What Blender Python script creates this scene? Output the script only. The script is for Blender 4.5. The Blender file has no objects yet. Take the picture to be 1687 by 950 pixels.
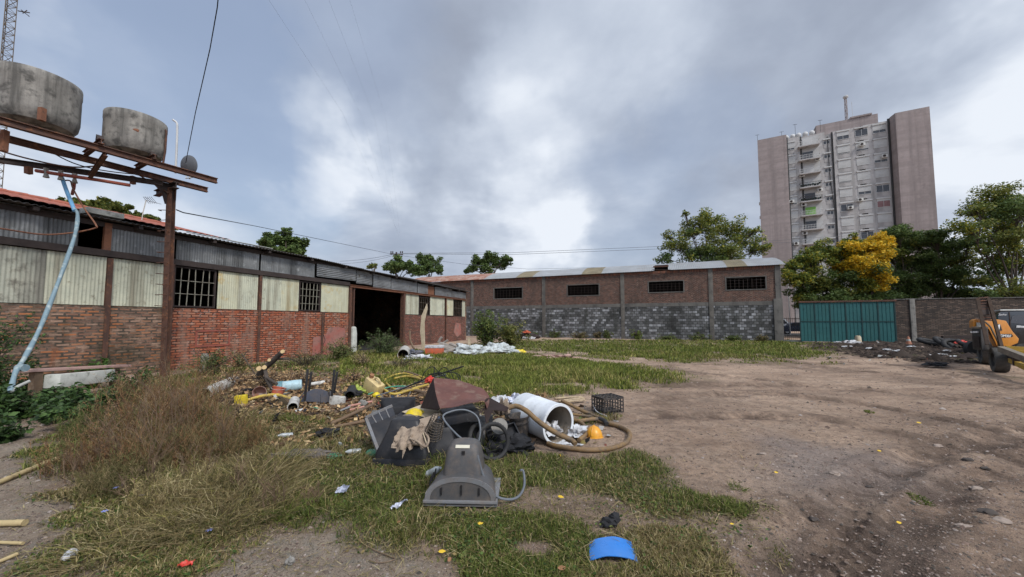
import bpy, bmesh, math, random
import numpy as np
from mathutils import Vector, Matrix, Euler, noise as mnoise

random.seed(7)
RNG = np.random.default_rng(11)
S = bpy.context.scene
R = math.radians

# ------------------------------------------------------------------ camera
IW, IH, F = 1687.0, 950.0, 600.0
EYE = Vector((0, 0, 1.6))
PITCH = math.atan(36 / 600)
CY = 493.0      # image row of the optical axis (the lens is shifted a little)
FWD = Vector((0, math.cos(PITCH), math.sin(PITCH)))
UPV = Vector((0, -math.sin(PITCH), math.cos(PITCH)))
cam_data = bpy.data.cameras.new('camera')
cam = bpy.data.objects.new('camera', cam_data)
S.collection.objects.link(cam)
cam.location = EYE
cam.rotation_euler = (math.pi / 2 + PITCH, 0, 0)
cam_data.sensor_width = 36
cam_data.lens = F / IW * 36
cam_data.shift_y = (CY - IH / 2) / IW
cam_data.clip_start = 0.05
cam_data.clip_end = 6000
S.camera = cam
S.render.resolution_x, S.render.resolution_y = 1024, 577

# ------------------------------------------------------------------ light
SUN_EL, SUN_AZ = 46.0, 142.0        # azimuth clockwise from +Y (behind the camera, to its right)
EXPOSURE = 0.92
sun_d = bpy.data.lights.new('sun', 'SUN')
sun_d.energy = 1.5
sun_d.angle = R(11)
sun_d.color = (1.0, 0.955, 0.89)
sun = bpy.data.objects.new('sun', sun_d)
S.collection.objects.link(sun)
_d = Vector((math.sin(R(SUN_AZ)) * math.cos(R(SUN_EL)), math.cos(R(SUN_AZ)) * math.cos(R(SUN_EL)), math.sin(R(SUN_EL))))
sun.rotation_euler = _d.to_track_quat('Z', 'Y').to_euler()
S.view_settings.view_transform = 'Standard'
S.view_settings.look = 'None'
S.view_settings.exposure = EXPOSURE
S.view_settings.gamma = 1
S.view_settings.use_curve_mapping = False
S.render.engine = 'CYCLES'
S.cycles.use_denoising = True
S.cycles.max_bounces = 5
S.cycles.diffuse_bounces = 3
S.cycles.glossy_bounces = 2
S.cycles.transmission_bounces = 3
S.cycles.transparent_max_bounces = 6
S.cycles.use_adaptive_sampling = True
S.cycles.adaptive_threshold = 0.015

# pixel helpers: only used while laying the scene out from the photograph's measurements
def ray(px, py):
    return Vector((px - IW / 2, 0, 0)) + UPV * (CY - py) + FWD * F
def G(px, py, z=0.0):
    d = ray(px, py)
    return EYE + d * ((z - EYE.z) / d.z)
def Q(px, py, y):
    d = ray(px, py)
    return EYE + d * (y / d.y)
class Plane:
    """a vertical plane through P running along angle rot; hit() gives (along, height)"""
    def __init__(s, P, rot):
        s.P = Vector((P[0], P[1], 0)); s.rot = rot
        s.x = Vector((math.cos(rot), math.sin(rot), 0)); s.n = Vector((-math.sin(rot), math.cos(rot), 0))
    def hit(s, px, py, off=0.0):
        d = ray(px, py)
        t = (s.n.dot(s.P + s.n * off - EYE)) / s.n.dot(d)
        p = EYE + d * t
        return s.x.dot(p - s.P), p.z

# ------------------------------------------------------------------ world: overcast sky with blue gaps
W = bpy.data.worlds.new('World'); S.world = W; W.use_nodes = True
nt = W.node_tree; nt.nodes.clear(); N = nt.nodes; L = nt.links
def node(tree, t, **kw):
    n = tree.nodes.new(t)
    for k, v in kw.items():
        if k[0] == '_': n.inputs[k[1:]].default_value = v
        else: setattr(n, k, v)
    return n
wo = node(nt, 'ShaderNodeOutputWorld'); bg = node(nt, 'ShaderNodeBackground'); bg.inputs['Strength'].default_value = 0.12
L.new(bg.outputs[0], wo.inputs[0])
sky = node(nt, 'ShaderNodeTexSky', sky_type='NISHITA', sun_disc=False)
sky.sun_elevation = R(SUN_EL); sky.sun_rotation = R(SUN_AZ); sky.air_density = 1.3; sky.dust_density = 2.0
tc = node(nt, 'ShaderNodeTexCoord')
sep = node(nt, 'ShaderNodeSeparateXYZ'); L.new(tc.outputs['Generated'], sep.inputs[0])
def mth(tree, op, a, b=None, clamp=False):
    n = tree.nodes.new('ShaderNodeMath'); n.operation = op; n.use_clamp = clamp
    for i, v in enumerate((a, b)):
        if v is None: continue
        if isinstance(v, (int, float)): n.inputs[i].default_value = v
        else: tree.links.new(v, n.inputs[i])
    return n.outputs[0]
zz = mth(nt, 'ADD', mth(nt, 'MAXIMUM', sep.outputs[2], 0.0), 0.22)
cx = mth(nt, 'DIVIDE', sep.outputs[0], zz); cy = mth(nt, 'DIVIDE', sep.outputs[1], zz)
cmb = node(nt, 'ShaderNodeCombineXYZ'); L.new(cx, cmb.inputs[0]); L.new(cy, cmb.inputs[1])
def cloud_noise(scale, det, off, dist=0.0, rough=0.55):
    mp = node(nt, 'ShaderNodeMapping'); L.new(cmb.outputs[0], mp.inputs[0]); mp.inputs['Location'].default_value = off
    n = node(nt, 'ShaderNodeTexNoise', _Scale=scale, _Detail=det, _Distortion=dist, _Roughness=rough); L.new(mp.outputs[0], n.inputs['Vector'])
    return n.outputs['Fac']
n1 = cloud_noise(1.1, 7, (3, 1, 0), 0.25, 0.52); n2 = cloud_noise(0.55, 3, (7, 4, 2)); n3 = cloud_noise(3.2, 6, (1, 9, 4), 0.15)
# warped direction for placing the large cloud masses
nw = node(nt, 'ShaderNodeTexNoise', _Scale=2.6, _Detail=5.0, _Roughness=0.55); L.new(tc.outputs['Generated'], nw.inputs['Vector'])
vs = node(nt, 'ShaderNodeVectorMath', operation='SUBTRACT'); L.new(nw.outputs['Color'], vs.inputs[0]); vs.inputs[1].default_value = (.5, .5, .5)
vm = node(nt, 'ShaderNodeVectorMath', operation='SCALE'); L.new(vs.outputs[0], vm.inputs[0]); vm.inputs['Scale'].default_value = 0.55
va = node(nt, 'ShaderNodeVectorMath', operation='ADD'); L.new(tc.outputs['Generated'], va.inputs[0]); L.new(vm.outputs[0], va.inputs[1])
vn = node(nt, 'ShaderNodeVectorMath', operation='NORMALIZE'); L.new(va.outputs[0], vn.inputs[0])
def mass(px, py, deg, w):
    d = ray(px, py).normalized()
    n = node(nt, 'ShaderNodeVectorMath', operation='DOT_PRODUCT'); L.new(vn.outputs[0], n.inputs[0]); n.inputs[1].default_value = d
    m = node(nt, 'ShaderNodeMapRange', interpolation_type='SMOOTHERSTEP'); L.new(n.outputs['Value'], m.inputs[0])
    m.inputs[1].default_value = math.cos(R(deg)); m.inputs[2].default_value = 1.0
    m.inputs[3].default_value = 0; m.inputs[4].default_value = w
    return m.outputs[0]
def total(lst):
    o = lst[0]
    for x in lst[1:]: o = mth(nt, 'ADD', o, x)
    return o
bright = total([mass(610, 340, 12, .34), mass(520, 290, 9, .2), mass(860, 310, 14, .26), mass(700, 260, 12, .12), mass(960, 100, 15, .22), mass(1080, 230, 12, .08), mass(90, 210, 12, .40), mass(330, 330, 16, .25),
                mass(1640, 250, 19, .55), mass(1580, 90, 12, .25), mass(850, 400, 13, .25), mass(1180, 180, 14, .18), mass(540, 240, 9, .3), mass(1000, 340, 14, .18)])
blue = total([mass(470, 110, 26, .55), mass(200, 90, 20, .55), mass(110, 40, 18, .5), mass(1010, 380, 18, .45), mass(380, 300, 16, .45), mass(1150, 200, 10, .35), mass(480, 400, 12, .35)])
dark = total([mass(1290, 60, 24, .26), mass(900, 10, 14, .12), mass(1500, 120, 14, .2), mass(700, 100, 12, .32), mass(1000, 260, 12, .3), mass(1330, 250, 16, .2), mass(760, 250, 8, .25)])
br = mth(nt, 'MULTIPLY', bright, mth(nt, 'ADD', mth(nt, 'MULTIPLY', n1, 2.2), -0.25))
dn = mth(nt, 'SUBTRACT', n1, .5)
dn3 = mth(nt, 'SUBTRACT', n3, .5)
dk = mth(nt, 'MULTIPLY', dark, mth(nt, 'ADD', mth(nt, 'MULTIPLY', n2, 1.4), 0.3))
val = mth(nt, 'SUBTRACT', mth(nt, 'ADD', br, .50), mth(nt, 'MULTIPLY', dk, .42))
val = mth(nt, 'ADD', val, mth(nt, 'MULTIPLY', dn, .62))
val = mth(nt, 'ADD', val, mth(nt, 'MULTIPLY', dn3, .42), clamp=True)
ramp = node(nt, 'ShaderNodeValToRGB'); L.new(val, ramp.inputs[0])
e = ramp.color_ramp.elements
e[0].position = 0.0; e[0].color = (.205, .235, .29, 1)
e[1].position = 1.0; e[1].color = (.74, .78, .84, 1)
for p, c in ((.25, (.265, .30, .38)), (.5, (.35, .40, .495)), (.75, (.50, .555, .65))):
    x = e.new(p); x.color = (*c, 1)
ramp.color_ramp.interpolation = 'B_SPLINE'
cs = node(nt, 'ShaderNodeVectorMath', operation='SCALE'); L.new(ramp.outputs[0], cs.inputs[0]); cs.inputs['Scale'].default_value = 5.3
# the clear sky between the clouds: Nishita, softened by thin cloud
bf = mth(nt, 'SUBTRACT', mth(nt, 'ADD', mth(nt, 'MULTIPLY', blue, 1.0), mth(nt, 'MULTIPLY', dn, -1.0)), mth(nt, 'MULTIPLY', br, .8), clamp=True)
mixs = node(nt, 'ShaderNodeMix', data_type='RGBA'); mixs.inputs[0].default_value = .78
L.new(sky.outputs[0], mixs.inputs[6]); mixs.inputs[7].default_value = (1.30, 1.60, 2.25, 1)
veil = node(nt, 'ShaderNodeMix', data_type='RGBA')
L.new(mth(nt, 'MULTIPLY', bf, .85), veil.inputs[0]); L.new(cs.outputs[0], veil.inputs[6]); L.new(mixs.outputs[2], veil.inputs[7])
# added glow in the unseen sky behind the camera, round the sun, lifting the ground
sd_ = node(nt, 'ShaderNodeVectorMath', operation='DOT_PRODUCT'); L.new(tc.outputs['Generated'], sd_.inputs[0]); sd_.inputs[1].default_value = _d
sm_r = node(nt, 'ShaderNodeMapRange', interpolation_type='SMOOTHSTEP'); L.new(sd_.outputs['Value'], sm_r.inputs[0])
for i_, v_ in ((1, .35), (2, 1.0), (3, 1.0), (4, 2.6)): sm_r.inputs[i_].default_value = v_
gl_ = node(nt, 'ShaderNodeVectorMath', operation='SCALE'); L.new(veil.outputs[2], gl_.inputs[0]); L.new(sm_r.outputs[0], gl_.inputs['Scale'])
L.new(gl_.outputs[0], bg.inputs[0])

# ------------------------------------------------------------------ materials
MATS = {}
def new_mat(name):
    m = bpy.data.materials.new(name); m.use_nodes = True; t = m.node_tree; t.nodes.clear()
    o = node(t, 'ShaderNodeOutputMaterial'); b = node(t, 'ShaderNodeBsdfPrincipled'); t.links.new(b.outputs[0], o.inputs[0])
    MATS[name] = m
    return m, t, b, o
def coords(t, stretch=(1, 1, 1), world=False):
    c = node(t, 'ShaderNodeTexCoord'); mp = node(t, 'ShaderNodeMapping'); mp.inputs['Scale'].default_value = stretch
    if world:
        g = node(t, 'ShaderNodeNewGeometry'); t.links.new(g.outputs['Position'], mp.inputs[0])
    else: t.links.new(c.outputs['Object'], mp.inputs[0])
    return mp.outputs[0]
def noise_fac(t, vec, scale, det=6, rough=.6, lo=.35, hi=.65, dist=0.0):
    n = node(t, 'ShaderNodeTexNoise', _Scale=scale, _Detail=float(det), _Roughness=rough, _Distortion=dist); t.links.new(vec, n.inputs['Vector'])
    m = node(t, 'ShaderNodeMapRange'); t.links.new(n.outputs['Fac'], m.inputs[0]); m.inputs[1].default_value = lo; m.inputs[2].default_value = hi
    return m.outputs[0]
def mixc(t, f, a, b, mode='MIX'):
    n = node(t, 'ShaderNodeMix', data_type='RGBA', blend_type=mode)
    for i, v in ((0, f), (6, a), (7, b)):
        if isinstance(v, (int, float)): n.inputs[i].default_value = v
        elif isinstance(v, tuple): n.inputs[i].default_value = (*v, 1) if len(v) == 3 else v
        else: t.links.new(v, n.inputs[i])
    return n.outputs[2]
def add_bump(t, b, h, strength, dist=0.01, prev=None):
    n = node(t, 'ShaderNodeBump', _Strength=strength, _Distance=dist); t.links.new(h, n.inputs['Height'])
    if prev: t.links.new(prev, n.inputs['Normal'])
    t.links.new(n.outputs[0], b.inputs['Normal']); return n.outputs[0]
def mat(name, c1, c2=None, scale=3, c3=None, s3=9, k3=(.55, .7), rough=.8, metal=0, bump=.25, bscale=60, bdist=.006, stretch=(1, 1, 1), spec=.3, streak=None, grime=0.0, band=0.0):
    """mottled surface: c1/c2 noise, c3 spots, optional vertical streaks, optional fine grain"""
    m, t, b, o = new_mat(name)
    v = coords(t, stretch)
    c2 = c2 or tuple(x * .8 for x in c1)
    col = mixc(t, noise_fac(t, v, scale), c1, c2)
    if c3: col = mixc(t, noise_fac(t, v, s3, 8, .65, *k3), col, c3)
    if streak:
        sv = coords(t, (streak[1], streak[1], streak[1] * .06))
        col = mixc(t, mth(t, 'MULTIPLY', noise_fac(t, sv, 1.0, 5, .6, .48, .68), streak[2]), col, streak[0])
    if band: col = mixc(t, mth(t, 'MULTIPLY', noise_fac(t, coords(t, (.02, .02, 1)), 1.1, 3, .6, .42, .6), band), col, tuple(x * .72 for x in c1)); col = mixc(t, mth(t, 'MULTIPLY', noise_fac(t, coords(t, (1.3, 1.3, .04)), 1.0, 6, .7, .5, .66), band), col, tuple(x * .6 for x in c1))
    if grime: col = mixc(t, mth(t, 'MULTIPLY', noise_fac(t, v, scale * 2.1, 8, .72, .44, .68), grime), col, (.17, .13, .10)); col = mixc(t, mth(t, 'MULTIPLY', noise_fac(t, v, scale * 7, 6, .7, .56, .66), grime), col, (.08, .062, .05))
    g = noise_fac(t, v, scale * 14, 3, .6, .3, .7)
    col = mixc(t, .22, col, mixc(t, g, (.45, .45, .45), (.75, .75, .75)), 'OVERLAY')
    t.links.new(col, b.inputs['Base Color'])
    b.inputs['Metallic'].default_value = metal; b.inputs['Specular IOR Level'].default_value = spec
    rr = node(t, 'ShaderNodeMapRange'); t.links.new(noise_fac(t, v, scale * 2.3), rr.inputs[0]); rr.inputs[3].default_value = max(0.05, rough - .12); rr.inputs[4].default_value = min(1, rough + .1)
    t.links.new(rr.outputs[0], b.inputs['Roughness'])
    if bump: add_bump(t, b, noise_fac(t, v, bscale, 4, .6, 0, 1), bump, bdist)
    return m
def brick_mat(name, ramp_cols, mortar, bw, bh, ms=.08, stain=None, stain2=None, bump=.8, dist=.012, rough=.9, spots=None, smooth=.1, wash=None, freq=2):
    m, t, b, o = new_mat(name)
    c = node(t, 'ShaderNodeTexCoord'); s = node(t, 'ShaderNodeSeparateXYZ'); t.links.new(c.outputs['Object'], s.inputs[0])
    cm = node(t, 'ShaderNodeCombineXYZ'); t.links.new(mth(t, 'ADD', s.outputs[0], s.outputs[1]), cm.inputs[0]); t.links.new(s.outputs[2], cm.inputs[1])
    wob = node(t, 'ShaderNodeTexNoise', _Scale=2.2, _Detail=3.0); t.links.new(c.outputs['Object'], wob.inputs['Vector'])
    ws = node(t, 'ShaderNodeVectorMath', operation='SCALE'); ws.inputs['Scale'].default_value = .05; t.links.new(wob.outputs['Color'], ws.inputs[0])
    wa = node(t, 'ShaderNodeVectorMath', operation='ADD'); t.links.new(cm.outputs[0], wa.inputs[0]); t.links.new(ws.outputs[0], wa.inputs[1])
    bt = node(t, 'ShaderNodeTexBrick'); t.links.new(wa.outputs[0], bt.inputs['Vector'])
    bt.inputs['Color1'].default_value = (0, 0, 0, 1); bt.inputs['Color2'].default_value = (1, 1, 1, 1); bt.inputs['Mortar'].default_value = (.5, .5, .5, 1)
    bt.inputs['Scale'].default_value = 1; bt.inputs['Brick Width'].default_value = bw; bt.inputs['Row Height'].default_value = bh
    bt.inputs['Mortar Size'].default_value = ms * bh; bt.inputs['Mortar Smooth'].default_value = smooth; bt.offset_frequency = freq
    rp = node(t, 'ShaderNodeValToRGB'); t.links.new(bt.outputs['Color'], rp.inputs[0]); rp.color_ramp.interpolation = 'CONSTANT'
    e = rp.color_ramp.elements
    while len(e) > 1: e.remove(e[-1])
    for i, cc in enumerate(ramp_cols):
        x = e[0] if i == 0 else e.new(i / len(ramp_cols)); x.position = i / len(ramp_cols); x.color = (*cc, 1)
    v = c.outputs['Object']
    col = mixc(t, mth(t, 'MULTIPLY', noise_fac(t, v, 18, 5, .7, .35, .7), .45), rp.outputs[0], tuple(x * .55 for x in ramp_cols[0]))
    if spots: col = mixc(t, noise_fac(t, coords(t, (1, 1, 2.6)), spots[1], 4, .6, spots[2], spots[2] + .08), col, spots[0])
    mf = mth(t, 'MULTIPLY', bt.outputs['Fac'], noise_fac(t, v, 5, 4, .6, .3, .55))
    col = mixc(t, mf, col, mortar)
    if wash: col = mixc(t, mth(t, 'MULTIPLY', noise_fac(t, v, wash[1], 7, .7, wash[2], wash[2] + .12), wash[3]), col, wash[0])
    if stain: col = mixc(t, mth(t, 'MULTIPLY', noise_fac(t, v, stain[1], 7, .65, stain[2], stain[2] + .2), stain[3]), col, stain[0])
    if stain2:
        sv = coords(t, (1, 1, .25)); col = mixc(t, mth(t, 'MULTIPLY', noise_fac(t, sv, stain2[1], 6, .7, stain2[2], stain2[2] + .15), stain2[3]), col, stain2[0])
    t.links.new(col, b.inputs['Base Color']); b.inputs['Roughness'].default_value = rough; b.inputs['Specular IOR Level'].default_value = .2
    inv = mth(t, 'SUBTRACT', 1.0, bt.outputs['Fac'])
    p = add_bump(t, b, inv, bump, dist)
    add_bump(t, b, noise_fac(t, v, 30, 6, .7, 0, 1), .7, .02, p)
    return m
def tint_mat(name, rough=.7, trans=.35, spec=.25, mul=1.0):
    """colour read from the mesh's own tint attribute (leaf and blade colours)"""
    m, t, b, o = new_mat(name)
    a = node(t, 'ShaderNodeAttribute', attribute_name='tint')
    t.links.new(a.outputs['Color'], b.inputs['Base Color']); b.inputs['Roughness'].default_value = rough; b.inputs['Specular IOR Level'].default_value = spec
    if trans:
        tr = node(t, 'ShaderNodeBsdfTranslucent'); t.links.new(a.outputs['Color'], tr.inputs[0])
        mx = node(t, 'ShaderNodeMixShader'); mx.inputs[0].default_value = trans
        t.links.new(b.outputs[0], mx.inputs[1]); t.links.new(tr.outputs[0], mx.inputs[2]); t.links.new(mx.outputs[0], o.inputs[0])
    return m

# ------------------------------------------------------------------ mesh helpers
def link(o): S.collection.objects.link(o); return o
def tag(o, label=None, cat=None, group=None, kind=None):
    if label: o['label'] = label
    if cat: o['category'] = cat
    if group: o['group'] = group
    if kind: o['kind'] = kind
    return o
def mtx(o): return Matrix.LocRotScale(o.location, o.rotation_euler, o.scale)
def wmtx(o):
    m = mtx(o)
    while o.parent: o = o.parent; m = mtx(o) @ m
    return m
def thing(name, label, cat, loc=(0, 0, 0), rot=0.0, group=None):
    o = link(bpy.data.objects.new(name, None)); o.location = loc; o.empty_display_size = .1
    o.rotation_euler = rot if isinstance(rot, (tuple, Euler)) else (0, 0, rot)
    return tag(o, label, cat, group)
def copy_tree(o, parent=None):
    c = o.copy(); link(c); c.parent = parent
    for ch in [x for x in bpy.data.objects if x.parent is o]: copy_tree(ch, c)
    return c
def catmull(pts, n=6, closed=False):
    P = [Vector(p) for p in pts]; out = []
    m = len(P)
    rng = range(m if closed else m - 1)
    for i in rng:
        p0 = P[(i - 1) % m] if closed or i > 0 else P[0] * 2 - P[1]
        p1 = P[i]; p2 = P[(i + 1) % m]
        p3 = P[(i + 2) % m] if closed or i + 2 < m else P[-1] * 2 - P[-2]
        for k in range(n):
            u = k / n
            out.append(.5 * ((2 * p1) + (p2 - p0) * u + (2 * p0 - 5 * p1 + 4 * p2 - p3) * u * u + (3 * p1 - p0 - 3 * p2 + p3) * u ** 3))
    if not closed: out.append(P[-1].copy())
    return out
class MB:
    def __init__(s): s.v = []; s.f = []
    def add(s, verts, faces):
        b = len(s.v); s.v += [Vector(x) for x in verts]; s.f += [tuple(i + b for i in f) for f in faces]; return s
    def box(s, c, size, rot=None):
        hx, hy, hz = (x / 2 for x in size); m = Euler(rot).to_matrix() if rot else Matrix.Identity(3)
        vs = [m @ Vector((x * hx, y * hy, z * hz)) + Vector(c) for x in (-1, 1) for y in (-1, 1) for z in (-1, 1)]
        return s.add(vs, [(0, 1, 3, 2), (4, 6, 7, 5), (0, 4, 5, 1), (2, 3, 7, 6), (0, 2, 6, 4), (1, 5, 7, 3)])
    def bb(s, x0, x1, y0, y1, z0, z1): return s.box(((x0 + x1) / 2, (y0 + y1) / 2, (z0 + z1) / 2), (abs(x1 - x0), abs(y1 - y0), abs(z1 - z0)))
    def bar(s, a, b, w, h=None, up=(0, 0, 1)):
        a, b = Vector(a), Vector(b); h = h or w; d = (b - a).normalized(); u = Vector(up)
        if abs(d.dot(u)) > .98: u = Vector((0, 1, 0))
        x = d.cross(u).normalized(); z = x.cross(d)
        vs = [p + x * (i * w / 2) + z * (j * h / 2) for p in (a, b) for i, j in ((-1, -1), (1, -1), (1, 1), (-1, 1))]
        return s.add(vs, [(0, 1, 2, 3), (7, 6, 5, 4), (0, 4, 5, 1), (1, 5, 6, 2), (2, 6, 7, 3), (3, 7, 4, 0)])
    def ibeam(s, a, b, w, h):
        """an I section between a and b"""
        t = min(w, h) * .16
        a, b = Vector(a), Vector(b); d = (b - a).normalized(); x = d.cross(Vector((0, 0, 1)))
        if x.length < .1: x = Vector((1, 0, 0))
        x.normalize(); z = x.cross(d)
        s.bar(a, b, t, h - 2 * t, up=z if abs(z.z) > .1 else (0, 1, 0))
        for k in (-1, 1): s.bar(a + z * k * (h / 2 - t / 2), b + z * k * (h / 2 - t / 2), w, t, up=z)
        return s
    def tube(s, pts, r, n=8, cap=True, closed=False):
        P = [Vector(p) for p in pts]; m = len(P); rr = r if callable(r) else (lambda u: r)
        T = [((P[(i + 1) % m] if closed or i < m - 1 else P[i]) - (P[i - 1] if closed or i > 0 else P[i])).normalized() for i in range(m)]
        u = T[0].orthogonal().normalized(); vs = []
        for i in range(m):
            if i: u = (u - T[i] * u.dot(T[i])); u = u.normalized() if u.length > 1e-6 else T[i].orthogonal().normalized()
            w = T[i].cross(u); q = rr(i / max(1, m - 1))
            vs += [P[i] + (u * math.cos(a) + w * math.sin(a)) * q for a in (2 * math.pi * k / n for k in range(n))]
        fs = [(i * n + k, i * n + (k + 1) % n, (i + 1) * n + (k + 1) % n, (i + 1) * n + k) for i in range(m - 1) for k in range(n)]
        if closed: fs += [((m - 1) * n + k, (m - 1) * n + (k + 1) % n, (k + 1) % n, k) for k in range(n)]
        elif cap: fs += [tuple(range(n))[::-1], tuple(range((m - 1) * n, m * n))]
        return s.add(vs, fs)
    def lathe(s, prof, n=24, M=None, a0=0, a1=2 * math.pi):
        """prof: (radius, z); revolved about z, then placed with M"""
        M = M or Matrix.Identity(4); full = abs(a1 - a0 - 2 * math.pi) < 1e-5; k = n if full else n + 1
        vs = [M @ Vector((r * math.cos(a0 + (a1 - a0) * i / n), r * math.sin(a0 + (a1 - a0) * i / n), z)) for r, z in prof for i in range(k)]
        fs = [(j * k + i, j * k + (i + 1) % k, (j + 1) * k + (i + 1) % k, (j + 1) * k + i) for j in range(len(prof) - 1) for i in range(n)]
        return s.add(vs, fs)
    def prism(s, poly, vec):
        """extrude a polygon (3D points) by vec"""
        n = len(poly); v = Vector(vec); P = [Vector(p) for p in poly]
        return s.add(P + [p + v for p in P], [tuple(range(n))[::-1], tuple(range(n, 2 * n))] + [(i, (i + 1) % n, n + (i + 1) % n, n + i) for i in range(n)])
    def blob(s, c, size, seed=0, amp=.25, freq=2.0, sub=3, flat=None):
        bm = bmesh.new(); bmesh.ops.create_icosphere(bm, subdivisions=sub, radius=1)
        vs = []
        for v in bm.verts:
            p = v.co.copy(); k = 1 + amp * mnoise.fractal(p * freq + Vector((seed * 7.1, seed * 3.3, seed)), .8, 2.0, 3) * 1.6
            p = Vector((p.x * k * size[0] / 2, p.y * k * size[1] / 2, p.z * k * size[2] / 2))
            if flat is not None and p.z < flat: p.z = flat
            vs.append(p + Vector(c))
        s.add(vs, [tuple(x.index for x in f.verts) for f in bm.faces]); bm.free(); return s
    def corr(s, x0, x1, y, z0, z1, pitch=.076, amp=.012, horizontal=False, seed=0, rag=0.0, nz=3):
        """corrugated sheet in the local xz plane at depth y, waves run along x (or z)"""
        if horizontal:
            n = max(4, int((z1 - z0) / pitch * 4)); nx = max(2, int((x1 - x0) / .5)); vs = []
            for j in range(nx + 1):
                for i in range(n + 1):
                    z = z0 + (z1 - z0) * i / n
                    vs.append((x0 + (x1 - x0) * j / nx, y + amp * math.sin(2 * math.pi * (z - z0) / pitch), z + rag * mnoise.noise(Vector((j * .7, seed, 0)))))
            return s.add(vs, [(j * (n + 1) + i, (j + 1) * (n + 1) + i, (j + 1) * (n + 1) + i + 1, j * (n + 1) + i + 1) for j in range(nx) for i in range(n)])
        n = max(4, int((x1 - x0) / pitch * 4)); vs = []
        for i in range(n + 1):
            x = x0 + (x1 - x0) * i / n
            for j in range(nz + 1):
                u = j / nz; d = rag * mnoise.noise(Vector((x * 1.3, seed, 0))) * (1 - u)
                vs.append((x, y + amp * math.sin(2 * math.pi * x / pitch) + .012 * mnoise.noise(Vector((x * .8, u * 2, seed))), z0 + (z1 - z0) * u + d))
        return s.add(vs, [(i * (nz + 1) + j, (i + 1) * (nz + 1) + j, (i + 1) * (nz + 1) + j + 1, i * (nz + 1) + j + 1) for i in range(n) for j in range(nz)])
    def build(s, name, m, parent=None, world=False, label=None, cat=None, group=None, kind=None, smooth=40, bevel=0, thick=0, centre=True, M=None):
        V = s.v
        if M is not None: V = [M @ v for v in V]
        loc = Vector((0, 0, 0))
        if parent is not None:
            if world: im = wmtx(parent).inverted(); V = [im @ v for v in V]
        elif centre and V:
            loc = Vector((sum(v.x for v in V) / len(V), sum(v.y for v in V) / len(V), min(v.z for v in V))); V = [v - loc for v in V]
        me = bpy.data.meshes.new(name); me.from_pydata([tuple(v) for v in V], [], s.f)
        bm = bmesh.new(); bm.from_mesh(me)
        if bevel:
            ed = [e for e in bm.edges if len(e.link_faces) == 2 and e.calc_face_angle(0) > R(30)]
            bmesh.ops.bevel(bm, geom=ed, offset=bevel, segments=2, affect='EDGES', profile=.6)
        bmesh.ops.recalc_face_normals(bm, faces=bm.faces)
        if thick: bmesh.ops.solidify(bm, geom=bm.faces[:], thickness=thick)
        for e in bm.edges:
            if len(e.link_faces) == 2 and e.calc_face_angle(0) > R(smooth): e.smooth = False
        for f in bm.faces: f.smooth = True
        bm.to_mesh(me); bm.free()
        o = link(bpy.data.objects.new(name, me)); me.materials.append(m if not isinstance(m, str) else MATS[m])
        o.location = loc; o.parent = parent
        return tag(o, label, cat, group, kind)
def fast(name, verts, k, tint, m, parent=None, world=True, loc=None, tags=None, faces=None, smooth=False):
    """big numpy mesh of separate k-gons"""
    verts = np.asarray(verts, dtype=np.float32).reshape(-1, 3)
    loc = Vector((0, 0, 0)) if loc is None else Vector(loc)
    if parent is not None and world: loc = wmtx(parent).translation; 
    if parent is not None or loc.length: verts = verts - np.array(loc, dtype=np.float32)
    nv = len(verts)
    if faces is None: faces = np.arange(nv, dtype=np.int32).reshape(-1, k)
    nf = len(faces); k = faces.shape[1]
    me = bpy.data.meshes.new(name); me.vertices.add(nv); me.vertices.foreach_set('co', verts.ravel())
    me.loops.add(nf * k); me.loops.foreach_set('vertex_index', faces.astype(np.int32).ravel())
    me.polygons.add(nf); me.polygons.foreach_set('loop_start', np.arange(0, nf * k, k, dtype=np.int32))
    if smooth: me.polygons.foreach_set('use_smooth', np.ones(nf, dtype=bool))
    me.update(calc_edges=True)
    if tint is not None:
        a = me.attributes.new('tint', 'FLOAT_COLOR', 'POINT'); c = np.ones((nv, 4), dtype=np.float32); c[:, :3] = np.repeat(tint, nv // len(tint), axis=0) if len(tint) != nv else tint
        a.data.foreach_set('color', c.ravel())
    me.materials.append(m if not isinstance(m, str) else MATS[m])
    o = link(bpy.data.objects.new(name, me)); o.parent = parent
    if parent is None: o.location = loc
    if tags: tag(o, **tags)
    return o
def text_mesh(body, size, name, m, parent, M, extrude=.004, font_shear=0, bold=0):
    cu = bpy.data.curves.new('lettering', 'FONT'); cu.body = body; cu.size = size; cu.extrude = extrude; cu.offset = bold; cu.shear = font_shear
    to = bpy.data.objects.new('lettering_source', cu); link(to)
    bpy.context.view_layer.update()
    me = bpy.data.meshes.new_from_object(to); me.transform(M)
    bpy.data.objects.remove(to)
    o = link(bpy.data.objects.new(name, me)); me.materials.clear(); me.materials.append(MATS[m]); o.parent = parent
    return o
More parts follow.
